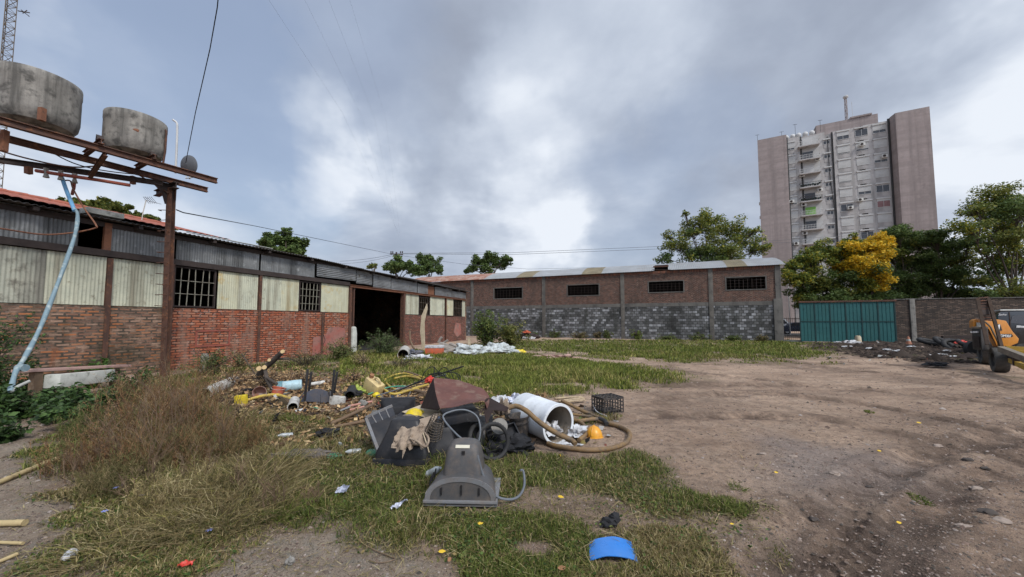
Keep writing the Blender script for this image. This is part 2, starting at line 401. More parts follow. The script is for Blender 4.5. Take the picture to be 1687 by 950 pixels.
# numpy value noise
def vnoise(x, y, scale, seed=0, octaves=3):
    out = np.zeros_like(x, dtype=np.float64); amp = 1; tot = 0
    for o in range(octaves):
        xs = x * scale * 2 ** o + seed * 17.3; ys = y * scale * 2 ** o + seed * 5.7
        xi = np.floor(xs).astype(np.int64); yi = np.floor(ys).astype(np.int64); fx = xs - xi; fy = ys - yi
        fx = fx * fx * (3 - 2 * fx); fy = fy * fy * (3 - 2 * fy)
        def h(a, b):
            n = (a * 374761393 + b * 668265263 + (seed + o) * 2147483 ) & 0x7fffffff
            n = ((n ^ (n >> 13)) * 1274126177) & 0x7fffffff
            return ((n ^ (n >> 16)) & 0xffff) / 65535.0
        v = (h(xi, yi) * (1 - fx) + h(xi + 1, yi) * fx) * (1 - fy) + (h(xi, yi + 1) * (1 - fx) + h(xi + 1, yi + 1) * fx) * fy
        out += amp * v; tot += amp; amp *= .5
    return out / tot
def poly_sd(x, y, P):
    """signed distance (positive inside) to polygon P (n,2)"""
    P = np.asarray(P); n = len(P); d = np.full(x.shape, 1e9); inside = np.zeros(x.shape, bool)
    for i in range(n):
        ax, ay = P[i]; bx, by = P[(i + 1) % n]; ex, ey = bx - ax, by - ay
        t = np.clip(((x - ax) * ex + (y - ay) * ey) / (ex * ex + ey * ey + 1e-9), 0, 1)
        d = np.minimum(d, np.hypot(x - ax - t * ex, y - ay - t * ey))
        c = ((ay > y) != (by > y)) & (x < (bx - ax) * (y - ay) / (by - ay + 1e-12) + ax); inside ^= c
    return np.where(inside, d, -d)
def proj(p):
    d = Vector(p) - EYE; z = d.dot(FWD); return IW / 2 + F * d.x / z, CY - F * d.dot(UPV) / z
def gpoly(pts): return [tuple(G(px, max(py, 545))[:2]) for px, py in pts]
# ================================================================== GROUND
def W2(pts): return gpoly(pts)
P_mid = W2([(585, 640), (640, 612), (700, 598), (760, 588), (870, 583), (960, 596), (1040, 604), (1110, 620), (1080, 632), (960, 637), (880, 650), (820, 654), (760, 642), (700, 628), (600, 652)])
P_far = W2([(690, 590), (780, 566), (900, 560), (1050, 560), (1290, 560), (1352, 570), (1352, 586), (1200, 595), (1130, 593), (1040, 590), (960, 584), (880, 580), (760, 590)])
P_left = W2([(230, 640), (300, 612), (420, 590), (560, 572), (600, 572), (700, 576), (690, 600), (640, 612), (560, 622), (430, 610), (340, 640)])
P_fore = W2([(430, 690), (560, 700), (620, 725), (700, 745), (860, 735), (920, 745), (1040, 748), (1090, 775), (1130, 800), (1190, 830), (1230, 880), (1250, 960), (770, 960), (720, 925), (640, 885), (560, 860), (450, 862), (380, 905), (320, 960), (80, 960), (130, 900), (90, 800), (60, 740), (120, 700), (300, 655)])
P_boost = W2([(640, 868), (700, 848), (780, 846), (900, 850), (960, 870), (960, 985), (800, 985), (745, 930), (700, 895)])
P_slab = W2([(330, 960), (440, 888), (560, 870), (655, 898), (745, 960), (745, 1100), (330, 1100)])
P_slab2 = W2([(-150, 720), (20, 690), (75, 715), (60, 760), (-150, 790)])
P_sand = W2([(-250, 745), (40, 735), (85, 780), (110, 860), (80, 960), (-250, 1100)])
P_soil = W2([(300, 640), (470, 615), (560, 640), (700, 660), (880, 668), (900, 700), (700, 720), (600, 705), (500, 700), (380, 690)])
P_heap = W2([(1335, 567), (1480, 562), (1640, 556), (1760, 556), (1760, 600), (1600, 604), (1500, 597), (1400, 584), (1340, 575)])
P_mud = W2([(1330, 880), (1390, 845), (1480, 840), (1520, 880), (1560, 970), (1260, 970)])
P_grav = W2([(1280, 730), (1450, 735), (1480, 790), (1380, 850), (1285, 800)])
def soft(x, y, P, w, amp, sc=1.5, seed=3):
    n = (vnoise(x, y, sc, seed, 4) - .5) * 2
    return np.clip((poly_sd(x, y, P) + amp * n) / w + .5, 0, 1)
def masks(x, y):
    g = np.maximum.reduce([soft(x, y, P_mid, 1.6, 1.0), soft(x, y, P_far, 3.0, 1.6), soft(x, y, P_left, 1.0, .6), soft(x, y, P_fore, .35, .45, 2.2)])
    bare = np.clip((vnoise(x, y, 1.1, 21, 4) - .56) * 9, 0, 1)      # worn spots within the grass
    bo_ = soft(x, y, P_boost, .12, .12, 4); bare = bare * (1 - bo_); g = np.maximum(g, .95 * bo_)
    bx, by = G(880, 905)[:2]; b2 = np.clip(1.25 - np.hypot((x - bx) / .20, (y - by) / .12), 0, 1)
    bx, by = G(1010, 918)[:2]; b2 = np.maximum(b2, np.clip(1.3 - np.hypot((x - bx) / .15, (y - by) / .10), 0, 1)); bx, by = G(1110, 800)[:2]; b3 = np.clip(1.1 - np.hypot((x - bx) / .5, (y - by) / .3), 0, 1)
    g = g * (1 - .75 * bare) * (1 - b2) * (1 - .6 * b3)
    tuft = np.clip((vnoise(x, y, .55, 5, 4) - .69) * 16, 0, 1) * (y > 3) * (y < 26) * (x > 0)
    g = np.maximum(g, tuft * .45)
    slab = np.maximum(soft(x, y, P_slab, .14, .12, 3), soft(x, y, P_slab2, .3, .2, 3)); slab = np.maximum(slab, .85 * soft(x, y, P_sand, .3, .3, 3))
    soil = np.maximum(soft(x, y, P_soil, .6, .5), np.clip(1.3 * soft(x, y, P_heap, .8, .9, .8), 0, 1))
    mud = soft(x, y, P_mud, .3, .3, 2.5); grav = soft(x, y, P_grav, .8, .8, 1.2)
    return g, slab, soil, mud, grav
RUTS = [[(1265, 590), (1420, 612), (1560, 622), (1760, 650)], [(1380, 596), (1500, 606), (1600, 625), (1760, 660)], [(1020, 640), (1300, 634), (1500, 650), (1800, 690)], [(960, 600), (1150, 615), (1400, 640), (1800, 670)],
        [(1040, 690), (1300, 690), (1600, 740), (1900, 830)], [(1230, 980), (1390, 840), (1520, 755), (1800, 690)], [(1420, 980), (1500, 860), (1600, 790), (1800, 740)], [(1000, 610), (1200, 600), (1400, 600), (1560, 606)], [(1090, 660), (1250, 650), (1420, 665), (1700, 720)]]
RUTW = [catmull([G(*p) for p in r], 5) for r in RUTS]
def rutfield(x, y):
    d = np.full(x.shape, 9.0)
    for r in RUTW:
        for a, b in zip(r[:-1], r[1:]):
            ex, ey = b.x - a.x, b.y - a.y
            t = np.clip(((x - a.x) * ex + (y - a.y) * ey) / (ex * ex + ey * ey + 1e-9), 0, 1)
            d = np.minimum(d, np.hypot(x - a.x - t * ex, y - a.y - t * ey))
    return d
def gheight(x, y):
    x = np.asarray(x, float); y = np.asarray(y, float)
    near = np.clip(1 - (np.hypot(x, y) - 40) / 40, 0, 1)
    h = (vnoise(x, y, .35, 1, 3) - .5) * .10 + (vnoise(x, y, 3.0, 2, 3) - .5) * .035 + (vnoise(x, y, 11, 6, 2) - .5) * .014
    d = rutfield(x, y) + (vnoise(x, y, 1.2, 8, 2) - .5) * .25
    h += -.045 * np.exp(-(d / .13) ** 2) + .03 * np.exp(-((d - .24) / .1) ** 2)
    g, slab, soil, mud, grav = masks(x, y)
    h = h * (1 - .75 * slab) + soil * (vnoise(x, y, 2.2, 9, 4) - .42) * .16
    heap = soft(x, y, P_heap, 1.5, .5); h += heap * (vnoise(x, y, 1.3, 14, 4)) * .22
    # tyre tread printed in the mud
    a, b = G(1330, 970), G(1440, 830); u = (b - a).normalized(); s = (x - a.x) * u.x + (y - a.y) * u.y; l = (x - a.x) * -u.y + (y - a.y) * u.x
    tr = np.zeros_like(x)
    for k in (0.0, -.75):
        w = np.clip(1 - (np.abs(l - k) / .17) ** 4, 0, 1); tr += w * (.020 * np.sign(np.sin(s * 42 + np.abs(l - k) * 26)) - .03)
    h += mud * tr
    return h * near
def axis(lo, hi, mn, k, far):
    a = [0.0]
    while a[-1] < hi: a.append(a[-1] + max(mn, k * abs(a[-1])) if a[-1] < 45 else a[-1] * 1.12)
    b = [0.0]
    while b[-1] < lo: b.append(b[-1] + max(mn, k * abs(b[-1])) if b[-1] < 45 else b[-1] * 1.12)
    return np.array([-v for v in b[:0:-1]] + a)
gx = axis(2500, 2500, .045, .0125, 0)
gy = [1.3]
while gy[-1] < 2500: gy.append(gy[-1] + (max(.028, .0115 * gy[-1]) if gy[-1] < 46 else gy[-1] * .12))
gy = np.array([-300, -60, -15, -4, -1, .3, .8, 1.1] + gy)
XX, YY = np.meshgrid(gx, gy); nxg, nyg = len(gx), len(gy)
XF, YF = XX.ravel(), YY.ravel()
ZF = gheight(XF, YF)
idx = np.arange(nxg * nyg).reshape(nyg, nxg)
quads = np.stack([idx[:-1, :-1], idx[:-1, 1:], idx[1:, 1:], idx[1:, :-1]], -1).reshape(-1, 4)
gm, sm_, so_, mu_, gr_ = masks(XF, YF)
mg, tg, bgd, og = new_mat('ground_dirt')
a1 = node(tg, 'ShaderNodeAttribute', attribute_name='tint'); a2 = node(tg, 'ShaderNodeAttribute', attribute_name='wear')
s1 = node(tg, 'ShaderNodeSeparateColor'); tg.links.new(a1.outputs['Color'], s1.inputs[0]); s2 = node(tg, 'ShaderNodeSeparateColor'); tg.links.new(a2.outputs['Color'], s2.inputs[0])
gv = coords(tg, world=True)
dirt = mixc(tg, noise_fac(tg, gv, .5, 6, .6, .38, .62), (.55, .395, .285), (.40, .28, .20))
dirt = mixc(tg, mth(tg, 'MULTIPLY', noise_fac(tg, gv, 1.7, 7, .65, .48, .72), .6), dirt, (.54, .42, .32))
dirt = mixc(tg, mth(tg, 'MULTIPLY', noise_fac(tg, gv, .9, 7, .7, .52, .66), .5), dirt, (.25, .17, .12))
dirt = mixc(tg, mth(tg, 'MULTIPLY', noise_fac(tg, gv, 12, 8, .8, .48, .60), .6), dirt, (.12, .082, .06))
dirt = mixc(tg, mth(tg, 'MULTIPLY', noise_fac(tg, gv, 24, 7, .8, .55, .63), .6), dirt, (.50, .42, .35))
streakv = coords(tg, (.22, 1.5, 1), world=True)
dirt = mixc(tg, mth(tg, 'MULTIPLY', noise_fac(tg, streakv, 1.6, 6, .65, .5, .62), .35), dirt, (.16, .112, .085))
vo = node(tg, 'ShaderNodeTexVoronoi', _Scale=38.0); tg.links.new(gv, vo.inputs['Vector'])
pb = node(tg, 'ShaderNodeMapRange'); tg.links.new(vo.outputs['Distance'], pb.inputs[0]); pb.inputs[1].default_value = .12; pb.inputs[2].default_value = .3; pb.inputs[3].default_value = 1; pb.inputs[4].default_value = 0
sc_ = node(tg, 'ShaderNodeSeparateColor'); tg.links.new(vo.outputs['Color'], sc_.inputs[0])
peb = mth(tg, 'MULTIPLY', pb.outputs[0], mth(tg, 'GREATER_THAN', sc_.outputs[0], .62))
pcol = mixc(tg, sc_.outputs[1], (.12, .10, .09), (.45, .41, .38))
dirt = mixc(tg, mth(tg, 'MULTIPLY', peb, .4), dirt, pcol)
dirt = mixc(tg, mth(tg, 'MULTIPLY', s2.outputs[2], .38), dirt, mixc(tg, noise_fac(tg, gv, 30, 5, .7), (.15, .15, .17), (.40, .38, .38)))
soilc = mixc(tg, noise_fac(tg, gv, 4, 7, .8, .42, .6), (.022, .017, .014), (.10, .07, .054))
dirt = mixc(tg, mth(tg, 'MULTIPLY', s2.outputs[1], noise_fac(tg, gv, 2.2, 7, .7, .38, .6)), dirt, (.095, .066, .052))
dirt = mixc(tg, mth(tg, 'MULTIPLY', noise_fac(tg, gv, .33, 7, .68, .5, .6), .5), dirt, (.13, .092, .07))
c0 = mixc(tg, s1.outputs[2], dirt, soilc)
c0 = mixc(tg, mth(tg, 'MULTIPLY', s2.outputs[0], .6), c0, mixc(tg, noise_fac(tg, gv, 7, 6, .7), (.085, .062, .05), (.17, .125, .10)))
slabc = mixc(tg, noise_fac(tg, gv, 2.5, 7, .65), (.47, .38, .29), (.32, .25, .19)); slabc = mixc(tg, mth(tg, 'MULTIPLY', noise_fac(tg, gv, 9, 7, .7, .5, .62), .5), slabc, (.24, .25, .22)); slabc = mixc(tg, mth(tg, 'MULTIPLY', noise_fac(tg, gv, 45, 4, .7, .55, .65), .6), slabc, (.10, .085, .075))
c0 = mixc(tg, s1.outputs[1], c0, slabc)
under = mixc(tg, noise_fac(tg, gv, 6, 6, .7), (.06, .05, .028), (.16, .125, .07)); under = mixc(tg, mth(tg, 'MULTIPLY', noise_fac(tg, gv, 1.2, 5, .6, .4, .6), .7), under, (.085, .105, .035))
under = mixc(tg, mth(tg, 'MULTIPLY', noise_fac(tg, gv, 40, 5, .7, .5, .65), .5), under, (.05, .045, .025))  # undergrowth tone, darkened to carry the shade between the blades
c0 = mixc(tg, mth(tg, 'MULTIPLY', s1.outputs[0], .9), c0, under)
tg.links.new(c0, bgd.inputs['Base Color']); bgd.inputs['Roughness'].default_value = .92; bgd.inputs['Specular IOR Level'].default_value = .15
p = add_bump(tg, bgd, noise_fac(tg, gv, 6, 9, .75, 0, 1), 1.0, .09)
p = add_bump(tg, bgd, noise_fac(tg, gv, 34, 6, .8, 0, 1), 1.0, .03, p)
add_bump(tg, bgd, peb, .6, .012, p)
ground = fast('ground', np.stack([XF, YF, ZF], 1), 4, np.stack([gm, sm_, so_], 1), mg, faces=quads, smooth=True, tags=dict(kind='structure'))
wa_ = ground.data.attributes.new('wear', 'FLOAT_COLOR', 'POINT'); wc = np.ones((len(XF), 4), np.float32); wc[:, 0] = mu_; wc[:, 1] = np.exp(-((rutfield(XF, YF) + (vnoise(XF, YF, 1.2, 8, 3) - .5) * .5) / .28) ** 2) * .85; wc[:, 2] = gr_; wa_.data.foreach_set('color', wc.ravel())
def gz(x, y): return float(gheight(np.array([x]), np.array([y]))[0])
def GP(px, py, lift=0.0):
    p = G(px, py); return Vector((p.x, p.y, gz(p.x, p.y) + lift))

# ================================================================== building materials
brick_mat('painted_brick', [(.42, .125, .062), (.48, .17, .09), (.35, .105, .055), (.44, .21, .13), (.27, .09, .052)], (.055, .03, .024), .26, .088, .24, stain=((.06, .045, .038), 1.1, .58, .7), stain2=((.25, .16, .12), 2.2, .50, .75), wash=((.46, .31, .25), 5, .54, .75), bump=1, dist=.02)  # shed joints: mortar colour darkened to stand for shadow in the gaps
brick_mat('bare_brick', [(.32, .17, .105), (.40, .19, .105), (.24, .13, .09), (.38, .25, .18), (.19, .12, .09), (.44, .17, .075)], (.08, .065, .052), .26, .088, .26, stain=((.028, .030, .018), .9, .45, .9), stain2=((.35, .10, .03), 1.6, .62, .6), wash=((.36, .30, .26), 7, .62, .6), bump=1, dist=.025)
brick_mat('end_brick', [(.27, .10, .065), (.33, .14, .10), (.21, .085, .06), (.29, .15, .11), (.18, .09, .07)], (.07, .052, .045), .26, .088, .24, stain=((.05, .042, .036), 1.0, .52, .8), wash=((.40, .34, .30), 8, .62, .5), bump=1, dist=.02)
brick_mat('hall_brick', [(.105, .055, .042), (.15, .075, .055), (.075, .045, .038), (.19, .10, .072), (.125, .065, .05), (.09, .05, .04), (.17, .095, .07)], (.20, .165, .14),   .25, .088, .16, stain=((.03, .027, .025), .5, .56, .75), stain2=((.06, .05, .045), 1.2, .5, .5), spots=((.50, .40, .32), 5, .63), wash=((.30, .14, .09), 3, .58, .6), bump=1, dist=.03)
brick_mat('block_wall', [(.11, .112, .112), (.21, .21, .215), (.07, .07, .07), (.27, .275, .285), (.14, .14, .14), (.38, .385, .40), (.085, .085, .085), (.18, .178, .178)], (.04, .039, .036), .34, .23, .10, stain=((.024, .024, .022), .42, .47, .88), stain2=((.05, .052, .045), 1.5, .5, .7), bump=1, dist=.04, smooth=.3, spots=((.36, .37, .40), 2.4, .70))
brick_mat('yard_brick', [(.10, .075, .06), (.15, .105, .08), (.075, .058, .05), (.19, .14, .11)], (.045, .04, .035), .27, .085, .2, stain=((.03, .028, .026), .6, .48, .85), wash=((.30, .25, .21), 4, .66, .6), bump=1, dist=.03)
mat('cream_sheet', (.47, .47, .36), (.37, .38, .30), 2.2, c3=(.20, .18, .13), s3=7, k3=(.56, .72), rough=.65, streak=((.20, .18, .13), 3.4, .85), bump=.1)
mat('dull_cream_sheet', (.36, .36, .29), (.28, .29, .24), 1.8, c3=(.16, .15, .12), s3=5, k3=(.5, .66), rough=.7, streak=((.13, .12, .10), 2.4, .8), bump=.1)
mat('yellowed_sheet', (.48, .47, .34), (.40, .40, .30), 2, c3=(.42, .28, .08), s3=1.7, k3=(.56, .72), rough=.65, streak=((.25, .20, .11), 3.0, .8), bump=.1)
mat('grey_sheet', (.20, .205, .205), (.12, .125, .125), 1.1, c3=(.30, .31, .31), s3=4, k3=(.56, .70), rough=.6, metal=.25, streak=((.035, .035, .034), 2.4, .8), bump=.1)
mat('ribbed_grey_sheet', (.24, .25, .255), (.16, .165, .17), 1.1, c3=(.10, .085, .07), s3=4, k3=(.56, .70), rough=.55, metal=.3, bump=.1)
mat('zinc_roof', (.31, .32, .33), (.25, .26, .265), .8, c3=(.27, .26, .24), s3=3, k3=(.55, .7), rough=.6, metal=.2, streak=((.22, .20, .18), 1.2, .4), bump=.1)
mat('mossy_roof', (.20, .165, .105), (.135, .115, .075), 1.3, c3=(.27, .24, .17), s3=4, rough=.85, bump=.1)
mat('rust_roof', (.25, .115, .075), (.34, .27, .23), .9, c3=(.18, .065, .04), s3=3, k3=(.45, .62), rough=.8, bump=.1)
mat('dark_roof_edge', (.045, .04, .038), (.085, .08, .075), 2, rough=.8)
mat('clay_tile', (.33, .11, .07), (.25, .08, .055), 2, c3=(.14, .065, .05), s3=7, rough=.8)
mt_ = mat('wall_moss', (.045, .052, .022), (.022, .024, .016), 3, c3=(.16, .09, .055), s3=9, k3=(.5, .62), rough=.95, bump=1, bscale=25, bdist=.03)
mat('rust_steel', (.105, .052, .036), (.065, .038, .030), 3, c3=(.19, .085, .045), s3=8, k3=(.52, .68), rough=.8, metal=.15)
mat('dark_steel', (.038, .03, .028), (.06, .045, .04), 3, rough=.75, metal=.3)
mat('rust_bright', (.20, .088, .048), (.14, .062, .038), 5, c3=(.09, .05, .035), s3=12, rough=.8)
mat('red_oxide', (.30, .085, .06), (.20, .065, .045), 5, rough=.65)
mat('old_concrete', (.25, .235, .21), (.17, .16, .145), 1.6, c3=(.09, .088, .08), s3=3, k3=(.5, .68), rough=.9, streak=((.07, .068, .062), 1.8, .75), bump=.5, bscale=30)
mat('hall_concrete', (.135, .128, .115), (.095, .09, .083), 1.2, c3=(.055, .053, .05), s3=3, rough=.92, streak=((.05, .048, .045), 1.4, .6), bump=.5, bscale=20)
mat('column_concrete', (.14, .128, .112), (.095, .088, .078), 1.6, c3=(.07, .065, .06), s3=3, k3=(.48, .66), rough=.9, streak=((.05, .048, .045), 1.8, .75), bump=.5, bscale=30)
mat('tank_cement', (.30, .285, .255), (.18, .17, .155), 2.4, c3=(.085, .082, .075), s3=5, k3=(.5, .66), rough=.9, streak=((.06, .058, .053), 4.5, .8), bump=.5, bscale=40)
mat('render_patch', (.27, .16, .13), (.30, .085, .065), 1.4, c3=(.11, .085, .075), s3=3.5, k3=(.52, .7), rough=.9, bump=.4)
mat('white_stone', (.52, .52, .47), (.36, .37, .33), 3, c3=(.18, .18, .15), s3=6, rough=.9)
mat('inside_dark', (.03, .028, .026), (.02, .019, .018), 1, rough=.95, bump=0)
mat('grille_iron', (.10, .085, .07), (.15, .12, .09), 5, rough=.7, metal=.2)
mat('pale_grille', (.26, .25, .20), (.16, .14, .11), 5, rough=.7)

# ================================================================== LEFT SHED
SH = Plane((-12.19, 8.54), R(70))
shed = thing('brick_shed', 'long low shed of red painted brick and cream corrugated sheets with a dark open doorway', 'shed', (SH.P.x, SH.P.y, 0), R(70))
def sx(px, py=505): return SH.hit(px, py)[0]
S0, S1 = -6.0, 24.0
dL, dR = 11.05, 15.5
def wallpiece(name, x0, x1, z0, z1, m, label=None, y0=0.0, y1=.18, **k):
    return MB().bb(x0, x1, y0, y1, z0, z1).build(name, m, shed, label=label, **k)
wallpiece('brick_wall', S0, 1.9, -.3, 2.03, 'bare_brick', 'mossy unpainted brick wall left of the steel post')
wallpiece('brick_wall', 1.9, 3.35, -.3, 2.03, 'bare_brick', 'stained brick wall between two rusty posts')
wallpiece('brick_wall', 3.35, 6.2, -.3, 2.03, 'painted_brick'); wallpiece('brick_wall', 6.2, 8.75, -.3, 2.03, 'painted_brick')
wallpiece('brick_wall', 8.75, dL, -.3, 2.03, 'painted_brick')
MB().add([(8.8, -.015, -.2), (10.75, -.015, -.2), (10.75, -.015, 1.25), (10.2, -.015, 1.33), (9.7, -.015, 1.28), (9.55, -.015, .95), (8.85, -.015, .85)], [tuple(range(7))]).build('render_patch', 'render_patch', shed, label='faded red render patch beside the doorway', thick=.012)
wallpiece('brick_wall', dR, 20.6, -.3, 2.0, 'end_brick', 'bare brick wall right of the doorway'); wallpiece('brick_wall', 20.7, S1, -.3, 1.96, 'end_brick')
MB().add([(22.0, -.012, .7), (22.6, -.012, .3), (23.3, -.012, .6), (23.1, -.012, 1.4), (22.3, -.012, 1.5)], [tuple(range(5))]).build('render_patch', 'render_patch', shed, thick=.01)
# bricked-up hatch outline in the painted wall
hb = MB()
for a in ((4.15, 4.2, .75, 1.28), (5.2, 5.25, .75, 1.28), (4.15, 5.25, 1.24, 1.29), (4.15, 5.25, .72, .77)): hb.bb(a[0], a[1], -.02, .02, a[2], a[3])
hb.build('blocked_hatch', 'red_oxide', shed)
# corrugated cladding
def panel(x0, x1, m, z0=2.05, z1=3.42, label=None, **k):
    sd = int(x0 * 13) + 40
    MB().corr(x0, x1, .03 + .004 * (sd % 3), z0, z1, seed=sd, **k).build('corrugated_panel', m, shed, label=label, smooth=70)
panel(S0, -1.2, 'dull_cream_sheet'); panel(-1.25, .78, 'dull_cream_sheet', label='grey stained cream sheet at the left end'); panel(.75, 1.35, 'cream_sheet'); panel(1.33, 1.88, 'cream_sheet'); panel(1.98, 3.33, 'cream_sheet')
panel(4.78, 5.5, 'yellowed_sheet'); panel(5.48, 6.22, 'cream_sheet'); panel(6.34, 7.25, 'cream_sheet'); panel(7.24, 8.05, 'yellowed_sheet')
panel(9.24, 10.95, 'yellowed_sheet', label='cream sheet with yellow stains left of the doorway')
panel(15.62, 17.2, 'cream_sheet'); panel(18.6, 20.6, 'cream_sheet'); panel(20.85, 21.95, 'yellowed_sheet'); panel(23.45, 24.0, 'cream_sheet', z0=2.0)
# windows with bars
def barwin(x0, x1, z0, z1, nv, nh, m='grille_iron', bend=0):
    f = MB()
    for a in ((x0, x0 + .05), (x1 - .05, x1)): f.bb(a[0], a[1], .02, .09, z0, z1)
    for a in ((z0, z0 + .05), (z1 - .05, z1)): f.bb(x0 + .05, x1 - .05, .02, .09, a[0], a[1])
    w = f.build('window', 'dark_steel', shed)
    b = MB()
    for i in range(1, nv):
        x = x0 + (x1 - x0) * i / nv; j = random.uniform(-1, 1) * .03
        b.bar((x + j, .05, z0 + .04), (x - j, .05, z1 - .04), .022)
    for i in range(1, nh):
        z = z0 + (z1 - z0) * (i / nh) + random.uniform(-.02, .02); b.bar((x0 + .04, .035, z), (x1 - .04, .035, z), .02)
    b.build('window_bars', m, w)
barwin(3.47, 4.72, 2.07, 3.42, 6, 3, 'pale_grille'); barwin(8.07, 9.2, 2.07, 3.40, 6, 4, 'pale_grille'); barwin(17.25, 18.55, 2.0, 3.28, 5, 3); barwin(22.0, 23.42, 1.95, 3.42, 5, 2)
# posts and beams
for x, z1, m_ in ((1.93, 3.4, 'rust_steel'), (3.39, 3.45, 'rust_steel'), (6.28, 3.42, 'rust_steel'), (9.3, 2.03, 'rust_steel'), (20.72, 3.4, 'rust_steel')):
    MB().ibeam((x, -.02, -.1), (x, -.02, z1), .11, .1).build('post', m_, shed)
MB().bb(dL - .1, dL + .06, -.05, .22, -.1, 3.42).build('door_jamb', 'rust_steel', shed); MB().bb(dL + .22, dL + .3, .0, .12, 0, 3.38).build('door_jamb', 'rust_steel', shed)
MB().bb(dR - .02, dR + .14, -.05, .22, -.1, 3.4).build('door_jamb', 'rust_steel', shed)
MB().bb(S0, dL - .1, -.06, .10, 3.44, 3.62).build('beam', 'dark_steel', shed)
MB().ibeam((dL - .1, -.02, 3.44), (S1, -.02, 3.44), .12, .13).build('door_lintel', 'rust_bright', shed)
# upper band
panel(S0, -1.0, 'grey_sheet', 3.62, 4.45); panel(-1.02, 1.3, 'grey_sheet', 3.62, 4.45, label='weathered grey sheet above the cream cladding')
panel(1.92, 3.45, 'grey_sheet', 3.62, 4.4); panel(3.5, 6.25, 'grey_sheet', 3.62, 4.42); panel(6.32, 8.85, 'grey_sheet', 3.62, 4.4)
MB().bb(1.78, 1.93, -.02, .08, 3.6, 4.4).build('post', 'rust_bright', shed, label='orange rusted stub post beside the upper opening')
for x0, x1, z0, z1 in ((8.9, 11.35, 3.72, 4.3), (11.4, 12.6, 3.62, 4.28), (12.68, 14.2, 3.52, 4.26), (14.25, 16.9, 3.48, 4.2), (16.95, 18.2, 3.46, 4.16), (19.1, 21.6, 3.46, 4.12), (21.65, 24.0, 3.42, 4.02)):
    MB().corr(x0, x1, -.02 - .01 * (int(x0 * 7) % 3), z0, z1, pitch=.085, amp=.016, horizontal=True, seed=x0, rag=.05).build('ribbed_panel', 'ribbed_grey_sheet', shed, label='horizontally ribbed sheet above the doorway' if 11 < x0 < 14 else None, smooth=70)
MB().bb(18.25, 19.05, .0, .05, 3.5, 4.1).build('timber_infill', 'rust_bright', shed)
# rafters under the eave, roof, tile roof
for i in range(15): MB().bb(S0 + i * 2 + .4, S0 + i * 2 + .5, -.28, .3, 4.34 - max(0, i * 2 - 13.6) * .021, 4.44 - max(0, i * 2 - 13.6) * .021).build('rafter_end', 'dark_steel', shed)
MB().bb(S0, S1, .0, .06, 4.28, 4.42).build('wall_plate', 'dark_steel', shed)
def roofz(y): return 4.47 + (y + .32) * .05
def roof_strip(x0, x1, m, label=None, dz=0, name='roof_sheet', y0=-.32, y1=12.0, slope=.05, zb=4.47, amp=.02, rag=.03):
    n = int((x1 - x0) / .13 * 4); vs = []
    ys = [y0, y0 + 1, y0 + 3, y1]
    for i in range(n + 1):
        x = x0 + (x1 - x0) * i / n
        fall = -max(0, x - 8) * .021
        for j, y in enumerate(ys):
            e = rag * mnoise.noise(Vector((math.floor(x / .78) * 1.7, 0, 3))) if j == 0 else 0
            vs.append((x, y + e, zb + dz + fall + (y - y0) * slope + amp * math.sin(2 * math.pi * x / .13) + (e * .6 if j == 0 else 0)))
    k = len(ys)
    return MB().add(vs, [(i * k + j, (i + 1) * k + j, (i + 1) * k + j + 1, i * k + j + 1) for i in range(n) for j in range(k - 1)]).build(name, m, shed, label=label, smooth=60, thick=.012)
roof_strip(S0, 5.9, 'dark_roof_edge'); roof_strip(5.85, 8.9, 'dark_roof_edge', dz=.012); roof_strip(8.85, 24.25, 'dark_roof_edge', 'dark weathered corrugated roof edge over the doorway', rag=.1)
# tiled pitch behind the eave at the left end
tv = []; nx = int((5.3 - S0) / .2 * 6); ny = 14
for i in range(nx + 1):
    x = S0 + (5.3 - S0) * i / nx
    for j in range(ny + 1):
        u = j / ny; y = .2 + 3.8 * u
        tv.append((x, y, 4.66 + .24 * (y - .2) + .028 * abs(math.sin(math.pi * x / .2)) - .02 * ((u * ny * .999) % 1)))
MB().add(tv, [(i * (ny + 1) + j, (i + 1) * (ny + 1) + j, (i + 1) * (ny + 1) + j + 1, i * (ny + 1) + j + 1) for i in range(nx) for j in range(ny)]).build('tile_roof', 'clay_tile', shed, smooth=60)
rg = MB()
x = S0
while x < 5.3: rg.lathe([(.07, 0), (.085, .42)], 10, Matrix.Translation((x, 4.02, 5.58)) @ Matrix.Rotation(R(90), 4, 'Y')); x += .42
rg.build('ridge_tiles', 'clay_tile', shed)
MB().bb(1.35, 2.1, -.2, .6, 4.56, 4.72).build('roof_patch_sheet', 'white_stone', shed, label='loose pale sheet lying on the roof edge', bevel=.02)
MB().add([(4.6, -.15, 4.55), (6.6, -.2, 4.55), (6.9, .8, 4.72), (4.2, .9, 4.76)], [(0, 1, 2, 3)]).build('roof_patch_sheet', 'white_stone', shed, thick=.02)
# interior: other walls, dark floor
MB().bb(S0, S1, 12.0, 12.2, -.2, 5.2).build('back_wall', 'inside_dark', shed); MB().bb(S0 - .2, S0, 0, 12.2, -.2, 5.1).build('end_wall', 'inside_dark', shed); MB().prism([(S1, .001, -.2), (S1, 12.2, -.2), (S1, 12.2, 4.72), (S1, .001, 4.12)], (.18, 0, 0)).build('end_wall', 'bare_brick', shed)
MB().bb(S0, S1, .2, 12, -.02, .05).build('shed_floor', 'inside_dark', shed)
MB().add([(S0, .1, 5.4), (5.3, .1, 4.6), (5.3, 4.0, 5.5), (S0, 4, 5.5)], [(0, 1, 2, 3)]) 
MB().bb(S0, 5.28, 4.0, 4.1, 4.5, 5.55).build('gable_infill', 'inside_dark', shed)
